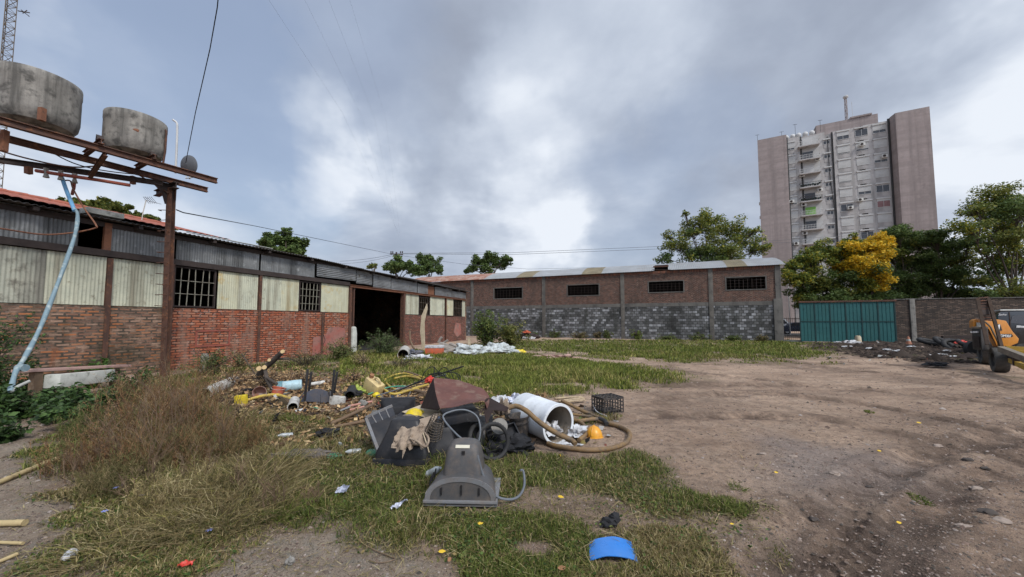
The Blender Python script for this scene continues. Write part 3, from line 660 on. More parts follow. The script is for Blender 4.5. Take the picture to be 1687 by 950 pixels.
# climbing cracks / cable on the wall
MB().tube([(9.4, -.03, 2.0), (9.42, -.03, 1.5), (9.38, -.03, 1.0), (9.5, -.03, .7), (9.35, -.03, .4), (9.42, -.03, .1)], .012, 5).build('wall_cable', 'dark_steel', shed)
# short pale pillar beside the doorway
pp = SH.P + SH.x * 11.3 + SH.n * -.12
MB().prism([(-.16, 0, -.1), (.17, 0, -.1), (.15, 0, 1.0), (.09, 0, 1.28), (-.02, 0, 1.34), (-.13, 0, 1.22), (-.17, 0, .6)], (0, .2, 0)).build('stone_pillar', 'white_stone', bevel=.02, centre=False).location = pp
po = bpy.data.objects['stone_pillar']; po.rotation_euler = (0, 0, R(70)); tag(po, 'broken whitewashed stone pillar standing at the left side of the shed doorway', 'pillar')

# ================================================================== CENTRE HALL
WH = Plane((-4.35, 39.62), R(-22.7))
hall = thing('brick_hall', 'long two tone hall with dark brick above grey blocks and a rounded zinc roof', 'building', (WH.P.x, WH.P.y, 0), R(-22.7))
HE = 27.9; HD = 10.0
wins = [(2.66, 5.83, 4.0, 5.08), (10.6, 13.61, 4.1, 5.1), (18.06, 20.87, 4.2, 5.13), (24.14, 26.88, 4.23, 5.22)]
cols = [0.0, 8.17, 15.77, 22.97]
MB().bb(-9, HE - .2, 0, .25, -.6, 2.9).build('block_wall', 'block_wall', hall)
def hwall(x0, x1, z0, z1): return MB().bb(x0, x1, 0.01, .24, z0, z1)
up_ = MB(); last = -9
for a in wins:
    up_.bb(last, a[0], .01, .24, 3.22, 5.86); up_.bb(a[0], a[1], .01, .24, 3.22, a[2]); up_.bb(a[0], a[1], .01, .24, a[3], 5.86); last = a[1]
up_.bb(last, HE - .25, .01, .24, 3.22, 5.86)
up_.build('upper_brick_wall', 'hall_brick', hall)
mat('soldier_brick', (.26, .10, .06), (.14, .07, .05), 7, c3=(.08, .05, .04), s3=11, k3=(.45, .55), rough=.9, stretch=(1, 1, .1))
MB().bb(-9, HE - .25, -.005, .24, 5.865, 6.08).build('soldier_course', 'soldier_brick', hall)
MB().bb(-9, HE, -.02, .25, 2.9, 3.22).build('ring_beam', 'hall_concrete', hall)
for c in cols: MB().bb(c - .17, c + .17, -.06, .2, -.6, 6.05).build('column', 'column_concrete', hall, bevel=.015)
MB().bb(HE - .55, HE + .05, -.09, .3, -.6, 3.4).build('column', 'hall_concrete', hall, label='thick lower corner column at the right end', bevel=.02); MB().bb(HE - .38, HE + .0, -.05, .3, 3.4, 6.05).build('column', 'hall_concrete', hall)
mat('pale_mortar', (.36, .34, .31), (.28, .26, .24), 3, rough=.9)
for i, (x0, x1, z0, z1) in enumerate(wins):
    f = MB()
    f.bb(x0 - .1, x1 + .1, -.02, .2, z1, z1 + .07); f.bb(x0 - .1, x1 + .1, -.03, .2, z0 - .08, z0); f.bb(x0 - .09, x0, -.015, .2, z0, z1); f.bb(x1, x1 + .09, -.015, .2, z0, z1)
    w = f.build('window', 'hall_concrete', hall)
    b = MB()
    for k in range(1, 9): x = x0 + (x1 - x0) * k / 9; b.bar((x, .06, z0), (x, .06, z1), .022)
    for k in (1, 2, 3): z = z0 + (z1 - z0) * k / 4; b.bar((x0, .05, z), (x1, .05, z), .02)
    b.build('window_grille', 'dark_steel', w)
# inside is closed and dark, with a few openings in the rear wall where daylight shows
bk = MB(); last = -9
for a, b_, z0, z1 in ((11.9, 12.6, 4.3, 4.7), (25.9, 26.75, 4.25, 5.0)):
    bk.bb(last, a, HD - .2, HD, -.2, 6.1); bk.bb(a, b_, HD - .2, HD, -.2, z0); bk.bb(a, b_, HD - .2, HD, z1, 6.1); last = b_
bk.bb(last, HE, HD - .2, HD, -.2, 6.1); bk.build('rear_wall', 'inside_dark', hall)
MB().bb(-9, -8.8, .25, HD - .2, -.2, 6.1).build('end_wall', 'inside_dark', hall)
MB().bb(HE - .2, HE, .3, HD - .2, -.2, 6.05).build('end_wall', 'hall_brick', hall)
def arch(y): u = (y - HD / 2) / (HD / 2 + .25); return 6.09 + 1.22 * (1 - u * u)
gp = [(HE - .2, y, arch(y) - .08) for y in np.linspace(0, HD, 17)]
MB().prism([(HE - .2, HD, 6.05), (HE - .2, 0, 6.05)] + gp[1:-1], (.18, 0, 0)).build('gable', 'hall_brick', hall)
def arch_sheet(x0, x1, m, label=None, dz=0.0):
    n = int((x1 - x0) / .15 * 4); ny = 14; vs = []
    for i in range(n + 1):
        x = x0 + (x1 - x0) * i / n
        for j in range(ny + 1):
            y = -.25 + (HD + .5) * j / ny; y = max(-.25, min(HD + .25, y)); vs.append((x, y, arch(y) + dz + .02 * math.sin(2 * math.pi * x / .15)))
    MB().add(vs, [(i * (ny + 1) + j, (i + 1) * (ny + 1) + j, (i + 1) * (ny + 1) + j + 1, i * (ny + 1) + j + 1) for i in range(n) for j in range(ny)]).build('roof_sheet', m, hall, label=label, smooth=60, thick=.01)
edges = [(-9, -3.2, 'rust_roof'), (-3.2, 1.5, 'rust_roof'), (1.5, 5.2, 'zinc_roof'), (5.2, 7.0, 'mossy_roof'), (7.0, 9.2, 'zinc_roof'), (9.2, 12.0, 'zinc_roof'), (12.0, 13.9, 'mossy_roof'), (13.9, 17.2, 'zinc_roof'), (17.2, 18.5, 'zinc_roof'), (19.7, 22.0, 'zinc_roof'), (22.0, 24.2, 'zinc_roof'), (24.2, 25.6, 'mossy_roof'), (25.6, 28.15, 'zinc_roof')]
for i, (a, b_, m_) in enumerate(edges): arch_sheet(a, b_ + .05, m_, {'rust_roof': 'rusted red roof sheets', 'mossy_roof': 'brown mossy roof sheets'}.get(m_), .004 * (i % 2))
# broken sheet around the roof hole
hv = MB()
ys = np.linspace(1.9, HD + .25, 9); hv.add([(x, y, arch(y)) for x in (18.5, 19.72) for y in ys], [(j, j + 1, 9 + j + 1, 9 + j) for j in range(8)]); hv.build('roof_sheet', 'zinc_roof', hall, thick=.01, label='torn sheet beside the hole in the roof')
MB().bar((18.4, -.28, 6.2), (19.9, -.25, 6.1), .18, .03).build('loose_batten', 'dark_steel', hall)
MB().bar((18.45, .9, 6.6), (19.75, .9, 6.6), .3, .12).build('exposed_timber', 'rust_steel', hall)

# ================================================================== GATE AND YARD WALL
GT = Plane((22.33, 28.3), R(-20))
mat('teal_paint', (.016, .082, .084), (.02, .10, .10), 1.5, c3=(.012, .05, .05), s3=5, k3=(.55, .7), rough=.6, streak=((.02, .07, .065), 2, .6), bump=.15)
mat('teal_dark', (.008, .04, .042), (.012, .03, .03), 2, rough=.6)
gate = thing('sheet_gate', 'wide teal green sheet metal sliding gate between the hall and the yard wall', 'gate', (GT.P.x, GT.P.y, 0), R(-20))
g0, g1 = .02, 5.7
xs = np.linspace(g0, g1, 7)
for i in range(6):
    for k, (z0, z1) in enumerate(((.06, 1.56), (1.62, 3.02))):
        b = MB(); a0, a1 = xs[i] + .03, xs[i + 1] - .03; n = 4
        b.bb(a0, a1, .0, .02, z0, z1)
        for j in range(1, n): x = a0 + (a1 - a0) * j / n; b.bb(x - .013, x + .013, -.02, .0, z0, z1)
        b.build('gate_panel', 'teal_paint', gate)
fr = MB()
for x in xs: fr.bb(x - .035, x + .035, -.03, .05, 0.02, 3.04)
fr.build('gate_uprights', 'teal_dark', gate)
MB().bb(g0, g1, -.035, .04, 1.55, 1.63).build('gate_rail', 'teal_dark', gate); MB().bb(g0 - .05, g1 + .1, -.08, .1, 3.04, 3.16).build('gate_track', 'rust_steel', gate)
wall = thing('yard_wall', 'dark brick boundary wall with a concrete post to the right of the teal gate', 'wall', (GT.P.x, GT.P.y, 0), R(-20))
MB().bb(5.72, 6.52, .05, .3, -.3, 3.15).build('brick_panel', 'yard_brick', wall); MB().bb(6.86, 13.4, .05, .3, -.3, 3.15).build('brick_panel', 'yard_brick', wall); MB().bb(13.7, 34, .05, .3, -.3, 3.15).build('brick_panel', 'yard_brick', wall)
for c in (6.52, 13.4): MB().bb(c + .03, c + .31, -.03, .33, -.3, 3.2).build('concrete_post', 'old_concrete', wall, bevel=.015)
cp = MB()
x = 5.72
while x < 34: cp.bb(x, x + .6, .0, .33, 3.155, 3.21 + random.random() * .03); x += .63
cp.build('coping', 'hall_concrete', wall)
# bar fence in the gap beside the hall, kerb, street, cars, house beyond
fence = thing('bar_fence', 'thin dark bar fence in the gap between hall corner and teal gate', 'fence', tuple(GT.P + GT.x * -.9 + GT.n * .9), R(-20))
fb = MB()
for i in range(14): fb.bar((-.6 + i * .13, 0, .1), (-.6 + i * .13, 0, 1.9), .018)
fb.build('fence_bars', 'dark_steel', fence); MB().bb(-.7, 1.2, -.02, .02, 1.78, 1.83).build('fence_rail', 'dark_steel', fence); MB().bb(-.7, 1.2, -.02, .02, .3, .34).build('fence_rail', 'dark_steel', fence)
MB().bb(-.75, 1.3, -.12, .12, -.1, .12).build('fence_footing', 'white_stone', fence)
st = Vector(GT.P + GT.n * 14.5 + GT.x * 4)
mat('asphalt', (.06, .06, .062), (.045, .045, .047), 1, rough=.9)
MB().bb(-60, 60, 0, 9, .0, .03).build('street', 'asphalt', kind='structure', centre=False, M=Matrix.Translation(st) @ Matrix.Rotation(R(-20), 4, 'Z'))
MB().bb(-60, 60, -2.0, -.003, -.05, .14).build('pavement', 'old_concrete', kind='structure', centre=False, M=Matrix.Translation(st) @ Matrix.Rotation(R(-20), 4, 'Z'))
# ================================================================== APARTMENT TOWER
TW = Plane((53.42, 75.63), R(-28.6))
mat('tower_pink', (.31, .262, .25), (.265, .225, .215), .15, c3=(.17, .145, .14), s3=.5, k3=(.55, .8), rough=.9, streak=((.13, .115, .11), .5, .6), bump=0, band=.6)
mat('tower_grey', (.43, .415, .405), (.37, .355, .345), .2, c3=(.24, .23, .225), s3=.7, k3=(.55, .75), rough=.9, streak=((.13, .125, .12), .8, .7), bump=0, band=.35)
mat('tower_white', (.50, .50, .49), (.43, .43, .42), .6, rough=.8, bump=0)
mat('shutter', (.44, .44, .43), (.37, .37, .36), .8, rough=.7, bump=0)
mat('dark_glass', (.03, .033, .04), (.05, .055, .065), .6, rough=.25, spec=.5, bump=0)
mat('downpipe', (.05, .05, .05), rough=.7, bump=0)
mat('green_curtain', (.20, .42, .10), (.16, .34, .08), 2, rough=.8, bump=0)
mat('pink_curtain', (.24, .14, .14), rough=.8, bump=0)
tower = thing('apartment_tower', 'tall grey and dusty pink apartment tower with balconies rising behind the trees', 'building', (TW.P.x, TW.P.y, 0), R(-28.6))
TB = -1.0
MB().prism([(-.9, -.6, TB), (4.1, -.6, TB), (4.1, 14, TB), (2.2, 14, TB)], (0, 0, 41.15)).build('side_block', 'tower_pink', tower)
MB().bb(4.2, 19.9, 0.4, 14, TB, 39.0).build('main_face', 'tower_grey', tower)
MB().bb(4.35, 6.3, -.02, .4, TB, 39.5).build('window_bay', 'tower_grey', tower)
MB().bb(11.6, 15.2, .1, .4, TB, 39.15).build('window_bay', 'tower_grey', tower); MB().bb(16.1, 19.5, .1, .4, TB, 39.25).build('window_bay', 'tower_grey', tower)
xl_, zl_ = TW.hit(1474.6, 186, -1.6); xr_ = TW.hit(1538, 270, -1.6)[0]
MB().prism([(19.8, 2.0, TB), (19.8, -.2, TB), (xl_, -1.6, TB), (xr_, -1.6, TB), (xr_, 14, TB), (19.8, 14, TB)], (0, 0, zl_ - TB)).build('side_block', 'tower_pink', tower)
MB().bb(6.7, 10.4, .38, 14, 39.0, 39.5).build('parapet', 'tower_grey', tower)
ph = TW.hit(1344, 207, 5); p2 = TW.hit(1400, 193, 5); p3 = TW.hit(1436, 186, 5)
MB().bb(ph[0], 19.8, 5, 12, 38.9, ph[1]).build('roof_house', 'tower_pink', tower); MB().bb(p2[0], p3[0], 4.8, 11, ph[1], p3[1]).build('roof_house', 'tower_pink', tower)
wt = MB()
for x in (1.2, 2.5, 4.5, 5.6, 6.6, 7.7, 8.8): wt.blob((x, 2.2, 40.6), (1.0, 1.0, 1.1), int(x * 3), .03, 1, 2)
wt.build('roof_tanks', 'tower_white', tower)
MB().bar((6.55, .28, TB), (6.55, .28, 39.4), .2).build('downpipe', 'downpipe', tower); MB().bar((4.22, -.3, TB), (4.22, -.3, 39.6), .16).build('downpipe', 'downpipe', tower)
MB().bar((11.45, .3, TB), (11.45, .3, 39.2), .16).build('downpipe', 'downpipe', tower); MB().bar((15.75, .3, TB), (15.75, .3, 39.2), .2).build('downpipe', 'downpipe', tower); MB().bar((19.6, .1, TB), (19.6, .1, 39.6), .22).build('downpipe', 'downpipe', tower)
MB().tube([(10.8, .33, 38.5), (10.9, .3, 30), (11.4, .25, 22), (11.5, .25, 12)], .06, 5).build('cable', 'downpipe', tower)
# window kinds, made once and copied
def win_proto(w, h, state, y, curtain=None):
    f = MB(); f.bb(-w / 2 - .12, w / 2 + .12, y - .16, y + .05, h / 2 + .28, h / 2 + .50); f.bb(-w / 2 - .05, -w / 2, y - .06, y, -h / 2, h / 2); f.bb(w / 2, w / 2 + .05, y - .06, y, -h / 2, h / 2); f.bb(-w / 2 - .05, w / 2 + .05, y - .08, y, -h / 2 - .07, -h / 2)
    o = f.build('window', 'tower_white', tower)
    p_ = MB().bb(-w / 2, w / 2, y - .02, y + .03, -h / 2, h / 2).build('pane', curtain or 'dark_glass', o)
    if state < 1:
        MB().bb(-w / 2, w / 2, y - .05, y - .025, -h / 2 + h * state, h / 2 + .28).build('shutter', 'shutter', o)
    if state > .2: MB().bb(-.025, .025, y - .06, y - .03, -h / 2, -h / 2 + h * min(1, state)).build('mullion', 'tower_white', o)
    MB().bb(-w / 2, w / 2, y - .03, y - .003, -h / 2 - .85, -h / 2 - .08).build('sill_panel', 'tower_grey', o)
    return o
protos = {}
def put_win(x, z, w, h, state, y, curtain=None):
    k = (w, h, state, y, curtain)
    if k not in protos: o = protos[k] = win_proto(*k)
    else: o = copy_tree(protos[k], tower)
    o.location = (x, 0, z)
random.seed(5)
zt = 37.9; fh = 2.86
colsw = [(5.95, 1.5, -.02, [.25, 0, 0, 0, 0, .12, 0, 0, 0, 0, 0, 0]), (14.0, 2.0, .1, [.55, .12, 0, .1, 0, 1, 0, 0, .3, 0, 0, 0]), (18.3, 2.0, .1, [1, .2, 0, 0, .4, 0, 0, .5, 0, 0, 1, 0])]
colsw = [(5.95, 1.5, -.02, [.25, 0, 0, 0, 0, .12, 0, 0, 0, 0, 0, 0]),
         (13.75, 1.75, .1, [.5, .12, 0, .1, 0, 1, 0, 0, .3, 0, 0, 0]),
         (17.55, 0, 0, [])]
def xat(px, py): return TW.hit(px, py)[0]
cA = xat(1305, 300); cC = xat(1393, 300); cD = xat(1424, 300); cE = xat(1454, 300)
st_ = {cC: [.55, .12, 0, .1, 0, 1, 0, 0, .4, 0, 0, 0], cD: [1, .2, 0, 0, .4, 0, 0, 1, 0, 0, .3, 0], cE: [.4, 0, .35, 0, 1, .9, 0, 1, 0, .2, 0, 0], cA: [.25, 0, 0, 0, .15, 0, 0, .2, 0, 0, 0, 0]}
for c, sts in st_.items():
    for k, s_ in enumerate(sts):
        put_win(c, zt - k * fh - (0 if c != cA else .3), 1.75 if c != cA else 1.25, 1.25, s_, .1 if c != cA else -.02, 'pink_curtain' if (c == cE and k == 5) else None)
cB = xat(1366, 300)
for k in range(12):
    put_win(cB, zt - .6 - k * fh, .95, .62, 1, .4)
    if k < 11: MB().bb(cB + .95, cB + 1.25, .25, .4, zt - .7 - k * fh, zt - .2 - k * fh).build('vent_box', 'dark_steel', tower)
# recessed balconies
b0, b1 = xat(1316, 300), xat(1352, 300)
MB().bb(b0 - .1, b1 + .1, .32, .38, TB, 39.2).build('balcony_recess', 'shutter', tower)
for k in range(12):
    z = zt - .75 - k * fh
    sl = MB().bb(b0, b1, -1.0, .32, z - .28, z - .06).build('balcony', 'tower_grey', tower, label='balcony in front of a green curtained door' if k == 5 else None)
    rl = MB()
    for i in range(15): x = b0 + .05 + (b1 - b0 - .1) * i / 14; rl.bar((x, -.96, z - .06), (x, -.96, z + .8), .035)
    for zz_ in (z + .8, z + .35): rl.bar((b0 + .02, -.96, zz_), (b1 - .02, -.96, zz_), .05)
    for x in (b0 + .03, b1 - .03): rl.bar((x, -.96, z + .8), (x, .3, z + .8), .05)
    rl.build('railing', 'tower_white' if k not in (3, 4) else 'dark_steel', sl)
    MB().bb(b0 + .9, b1 - .9, .26, .315, z - .05, z + 1.75).build('balcony_door', 'green_curtain' if k == 5 else ('dark_glass' if k in (1, 4, 6) else 'tower_white'), sl)
    if k in (3, 4):
        pl = MB()
        for i in range(9): pl.blob((b0 + .3 + i * .36, -.6, z + .25 + .2 * random.random()), (.4, .4, .5), i, .4, 2, 1)
        pl.build('balcony_plants', 'teal_dark', sl, label='potted plants crowding the balcony')
# air conditioners hung on the facade
mat('ac_white', (.55, .55, .52), rough=.6, bump=0)
acp = None
for px, py in [(1347, 262), (1321, 289), (1351, 313), (1324, 337), (1304, 332), (1420, 238), (1457, 257), (1401, 342), (1417, 329), (1326, 384), (1312, 401)]:
    x, z = TW.hit(px, py, -.2)
    if acp is None:
        a = MB().bb(-.42, .42, -.5, -.1, -.3, .3).build('air_conditioner', 'ac_white', tower, bevel=.03); acp = a
        MB().lathe([(0.0, 0), (.23, 0), (.23, .02)], 14, Matrix.Translation((-.08, -.505, 0)) @ Matrix.Rotation(R(90), 4, 'X')).build('fan_grille', 'dark_steel', a)
        a.location = (x, 0, z)
    else: copy_tree(acp, tower).location = (x, 0, z)
for px, py in [(1251, 334), (1251, 357)]: copy_tree(acp, tower).location = (-.5, 1.0, TW.hit(px, py)[1])
# radio mast on its roof
mast = thing('radio_mast', 'thin lattice radio mast with dishes on the tower roof', 'mast', TW.P + TW.x * TW.hit(1395, 200, 7)[0] + TW.n * 7 + Vector((0, 0, TW.hit(1395, 203, 7)[1])), R(-28.6))
def lattice(w, z1, step, r, taper=1.0):
    b = MB(); c = [(math.cos(a) * w, math.sin(a) * w) for a in (0.3, 2.4, 4.5)]; z = 0; k = 0
    for x, y in c: b.bar((x, y, 0), (x * taper, y * taper, z1), r * 1.4)
    while z + step <= z1 + .001:
        f0 = 1 + (taper - 1) * z / z1; f1 = 1 + (taper - 1) * (z + step) / z1
        for i in range(3):
            a, d = c[i], c[(i + 1) % 3]
            b.bar((a[0] * f0, a[1] * f0, z), (d[0] * f0, d[1] * f0, z), r)
            p_, q_ = (a, d) if k % 2 else (d, a); b.bar((p_[0] * f0, p_[1] * f0, z), (q_[0] * f1, q_[1] * f1, z + step), r)
        z += step; k += 1
    return b
lattice(.26, 5.6, .7, .05, .8).build('lattice', 'tower_pink', mast)
MB().blob((0, -.1, 5.7), (.9, .9, .7), 3, .1, 1, 2).build('dish', 'tower_white', mast); MB().blob((1.0, 0, .7), (.9, .6, .9), 4, .1, 1, 2).build('dish', 'tower_white', mast); MB().bar((.95, 0, .0), (.95, 0, 4.4), .05).build('whip_antenna', 'tower_white', mast)
for px, py, h in ((1250, 231, 1.6), (1291, 229, 1.2), (1314, 222, 2.2), (1356, 206, 2.0)):
    s_ = TW.hit(px, py)[0]; b = MB(); b.bar((s_, 2, 40.4), (s_, 2, 40.9 + h), .05); b.bar((s_ - .35, 2, 40.85 + h), (s_ + .35, 2, 40.8 + h), .05); b.build('roof_aerial', 'downpipe', tower)

# ================================================================== TREES
tint_mat('leaf', .6, .3, .35); tint_mat('blade', .75, .35, .2); tint_mat('dead_leaf', .85, .12, .1)
mat('bark', (.09, .07, .055), (.055, .045, .038), 5, rough=.95, bump=.6, bscale=15, bdist=.03)
GREEN = np.array([[.055, .10, .022], [.075, .135, .028], [.10, .165, .035], [.04, .075, .02]])
def leafcloud(centres, radii, n, size, cols, seed, up=.45, squash=.75, hang=0.0):
    """separate folded leaves spread through many small clumps"""
    rg = np.random.default_rng(seed); centres = np.asarray(centres); radii = np.asarray(radii)
    w = radii ** 2; i = rg.choice(len(centres), n, p=w / w.sum())
    d = rg.normal(size=(n, 3)); d /= np.linalg.norm(d, axis=1)[:, None]
    rr = rg.random(n) ** .45; p = centres[i] + d * (radii[i] * rr)[:, None] * np.array([1, 1, squash])
    p[:, 2] -= hang * rg.random(n)
    t = rg.normal(size=(n, 3)); t[:, 2] *= .6; t /= np.linalg.norm(t, axis=1)[:, None]
    nn = rg.normal(size=(n, 3)); nn[:, 2] += up * 3; b = np.cross(nn, t); b /= np.linalg.norm(b, axis=1)[:, None] + 1e-9
    s = size * (.6 + .8 * rg.random(n))[:, None]
    v = np.stack([p - t * s * .5, p + b * s * .28, p + t * s * .5, p - b * s * .28], 1)
    c = np.asarray(cols)
    if c.ndim == 2: col = c[rg.integers(0, len(c), n)]
    else: col = c[i, rg.integers(0, c.shape[1], n)]
    col = col * (.7 + .6 * rg.random(n))[:, None]
    return v.reshape(-1, 3), col
def tree(name, label, base, trunk_h, blobs, n, size, seed, tints=None, group=None, clumps=17, clump_r=.38, trunk_r=.16, cat='tree', squash=.8):
    """blobs: (x, y, z, r) relative to the base; each becomes many leaf clumps on its own limb"""
    rnd = random.Random(seed); t = thing(name, label, cat, base, 0, group); B = Vector(base)
    tb = MB(); top = Vector((rnd.uniform(-.3, .3), rnd.uniform(-.2, .2), trunk_h))
    tb.tube(catmull([(0, 0, -.3), (rnd.uniform(-.1, .1), 0, trunk_h * .5), top], 4), lambda u: trunk_r * (1.15 - .5 * u), 8)
    cc, rr, tt = [], [], []
    for bi, (x, y, z, r) in enumerate(blobs):
        c = Vector((x, y, z)); mid = (top + c) / 2 + Vector((rnd.uniform(-.3, .3), rnd.uniform(-.3, .3), -abs(r) * .15))
        tb.tube(catmull([top * .85, mid, c], 4), lambda u: trunk_r * (.55 - .42 * u), 6)
        cc.append(tuple(B + c)); rr.append(r * .55); tt.append(tints[bi] if tints is not None and not isinstance(tints, np.ndarray) else (tints if tints is not None else GREEN))
        for k in range(clumps):
            d = Vector((rnd.gauss(0, 1), rnd.gauss(0, 1), rnd.gauss(0, .8))).normalized() * r * rnd.uniform(.45, 1.0); d.z *= squash
            q = c + d; cc.append(tuple(B + q)); rr.append(r * clump_r * rnd.uniform(.6, 1.35))
            if tints is not None and not isinstance(tints, np.ndarray) and rnd.random() < .22: tt.append(tints[rnd.randrange(len(tints))])
            else: tt.append(tints[bi] if tints is not None and not isinstance(tints, np.ndarray) else (tints if tints is not None else GREEN))
            tb.tube([c * .6 + mid * .4, (c + q) / 2 + Vector((0, 0, -.05 * r)), q], lambda u: trunk_r * (.16 - .12 * u), 4)
    tb.build('trunk', 'bark', t)
    v, col = leafcloud(cc, rr, int(n * 1.35), size * .95, np.array(tt), seed)
    fast('crown', v, 4, np.repeat(col, 4, axis=0), 'leaf', t)
    return t
OLIVE = np.array([[.13, .16, .035], [.18, .20, .04], [.24, .23, .05], [.09, .12, .03]]); YEL = np.array([[.66, .42, .02], [.72, .50, .04], [.58, .36, .02], [.34, .30, .04]])
YG = np.array([[.20, .24, .04], [.36, .32, .04], [.13, .17, .035], [.09, .13, .03]]); DKG = np.array([[.09, .14, .04], [.11, .165, .045], [.15, .20, .055], [.07, .11, .035], [.12, .16, .045]][:4]); MIDG = np.array([[.09, .14, .04], [.115, .165, .045], [.15, .20, .055], [.07, .11, .035]])
def blobs_px(lst, Y, base, jitter=1.2, seed=1):
    rnd = random.Random(seed); out = []
    for px, py, rp in lst:
        y = Y + rnd.uniform(-1, 1) * jitter; p = Q(px, py, y); out.append((p.x - base[0], p.y - base[1], p.z - base[2], rp * y / F * 1.22))
    return out
def pxtree(name, label, bpx, Y, lst, n, size, seed, tints, th=None, group=None, **k):
    p = Q(bpx, 540, Y); base = (p.x, p.y, 0.0); bl = blobs_px(lst, Y, base, seed=seed)
    th = th or max(1.5, min(b[2] - b[3] * .5 for b in bl)); return tree(name, label, base, th, bl, n, size, seed, tints, group, **k)
GR = 'trees behind the teal gate'
l = [(1312, 455, 20), (1335, 428, 24), (1322, 485, 18), (1362, 470, 26), (1350, 412, 16), (1385, 420, 20), (1378, 490, 20), (1300, 440, 12), (1340, 495, 22), (1395, 450, 20)]
pxtree('roadside_tree', 'yellowing green leafy tree between hall corner and the golden crown', 1355, 35, l, 30000, .20, 11, [YG, YG, DKG, OLIVE, YG, YG, DKG, YG, DKG, OLIVE], group=GR)
l = [(1415, 408, 22), (1440, 400, 20), (1400, 440, 18), (1428, 440, 24), (1450, 430, 18), (1418, 468, 18), (1445, 462, 16), (1405, 400, 14), (1460, 408, 12), (1410, 493, 18), (1450, 490, 18), (1430, 484, 16)]
pxtree('roadside_tree', 'tree with a bright golden yellow crown above the teal gate', 1430, 34, l, 30000, .20, 12, [YEL, YEL, YEL, YEL, YEL, YG, YEL, YG, MIDG, DKG, DKG, OLIVE], group=GR)
l = [(1480, 385, 20), (1500, 400, 22), (1470, 420, 20), (1495, 440, 22), (1480, 462, 20), (1510, 470, 18), (1462, 488, 16), (1500, 490, 18), (1520, 390, 14)]
pxtree('roadside_tree', 'dark green tree directly right of the golden crown', 1490, 37, l, 26000, .20, 13, [MIDG, OLIVE, OLIVE, MIDG, MIDG, MIDG, DKG, DKG, MIDG], group=GR)
l = [(1540, 390, 20), (1560, 410, 24), (1530, 425, 18), (1580, 430, 20), (1555, 450, 20), (1590, 460, 18), (1540, 475, 16), (1575, 488, 20), (1600, 485, 16), (1598, 400, 14)]
pxtree('roadside_tree', 'dark spreading tree with visible trunk behind the yard wall', 1556, 36, l, 26000, .20, 14, [MIDG, MIDG, MIDG, OLIVE, MIDG, DKG, DKG, DKG, MIDG, OLIVE], group=GR)
l = [(1620, 345, 26), (1600, 375, 20), (1650, 330, 26), (1680, 345, 28), (1640, 375, 22), (1675, 390, 24), (1710, 330, 30), (1720, 380, 34), (1648, 430, 18), (1690, 440, 22), (1660, 480, 20), (1700, 485, 24), (1740, 430, 30), (1620, 410, 12), (1625, 485, 12), (1605, 345, 14), (1640, 455, 18), (1610, 465, 14), (1670, 420, 20), (1690, 490, 18), (1645, 400, 16)]
pxtree('roadside_tree', 'large open tree with drooping olive foliage at the right edge', 1668, 31, l, 34000, .19, 15, [YG, YG, OLIVE, MIDG, YG, OLIVE, MIDG, MIDG, YG, OLIVE, OLIVE, OLIVE, MIDG, YG, DKG, OLIVE, MIDG, OLIVE, YG, OLIVE, MIDG], group=GR, clump_r=.46)
l = [(1110, 405, 20), (1095, 425, 14), (1140, 380, 20), (1165, 365, 18), (1180, 400, 26), (1205, 375, 20), (1230, 395, 20), (1145, 420, 20), (1210, 420, 22), (1250, 410, 14), (1175, 432, 22), (1245, 380, 8), (1100, 388, 9), (1128, 352, 5)]
pxtree('leafy_tree', 'open autumn tinged tree above the right half of the zinc roof', 1172, 46, l, 20000, .25, 16, [OLIVE, MIDG, OLIVE, YG, OLIVE, YG, YG, MIDG, OLIVE, YG, MIDG, YG, OLIVE, YG], clump_r=.42)
l = [(448, 398, 14), (470, 395, 15), (490, 400, 13), (460, 412, 15), (485, 414, 14), (473, 383, 8), (440, 410, 9)]
pxtree('leafy_tree', 'dense round green tree just above the shed roof', 470, 40, l, 9000, .30, 17, MIDG)
l = [(655, 436, 14), (645, 442, 10), (672, 440, 12), (685, 445, 10)]
pxtree('leafy_tree', 'dark small tree beside the utility pole', 655, 60, l, 5000, .36, 18, DKG)
l = [(700, 428, 14), (712, 434, 14), (695, 442, 12), (720, 445, 9)]
pxtree('leafy_tree', 'dark round crowned tree right of the utility pole', 705, 62, l, 5000, .36, 19, DKG)
l = [(790, 430, 12), (808, 426, 12), (825, 432, 12), (780, 440, 9), (836, 428, 8), (800, 440, 12), (770, 446, 5)]
pxtree('leafy_tree', 'flat topped dark tree behind the left part of the zinc roof', 806, 58, l, 6000, .36, 20, DKG, clump_r=.42)
l = [(150, 345, 14), (180, 342, 14), (205, 346, 12), (120, 338, 10), (165, 350, 12), (225, 356, 9), (100, 332, 7), (250, 364, 9), (280, 376, 5), (140, 336, 9)]
pxtree('leafy_tree', 'broad green tree crown showing over the red tiled roof', 170, 24, l, 9000, .22, 21, OLIVE * .8)
l = [(830 - 215, 438, 5), (606, 440, 3), (612, 436, 3)]
pxtree('leafy_tree', 'faint bare topped tree left of the utility pole', 612, 66, l, 300, .4, 22, OLIVE, clump_r=.5)

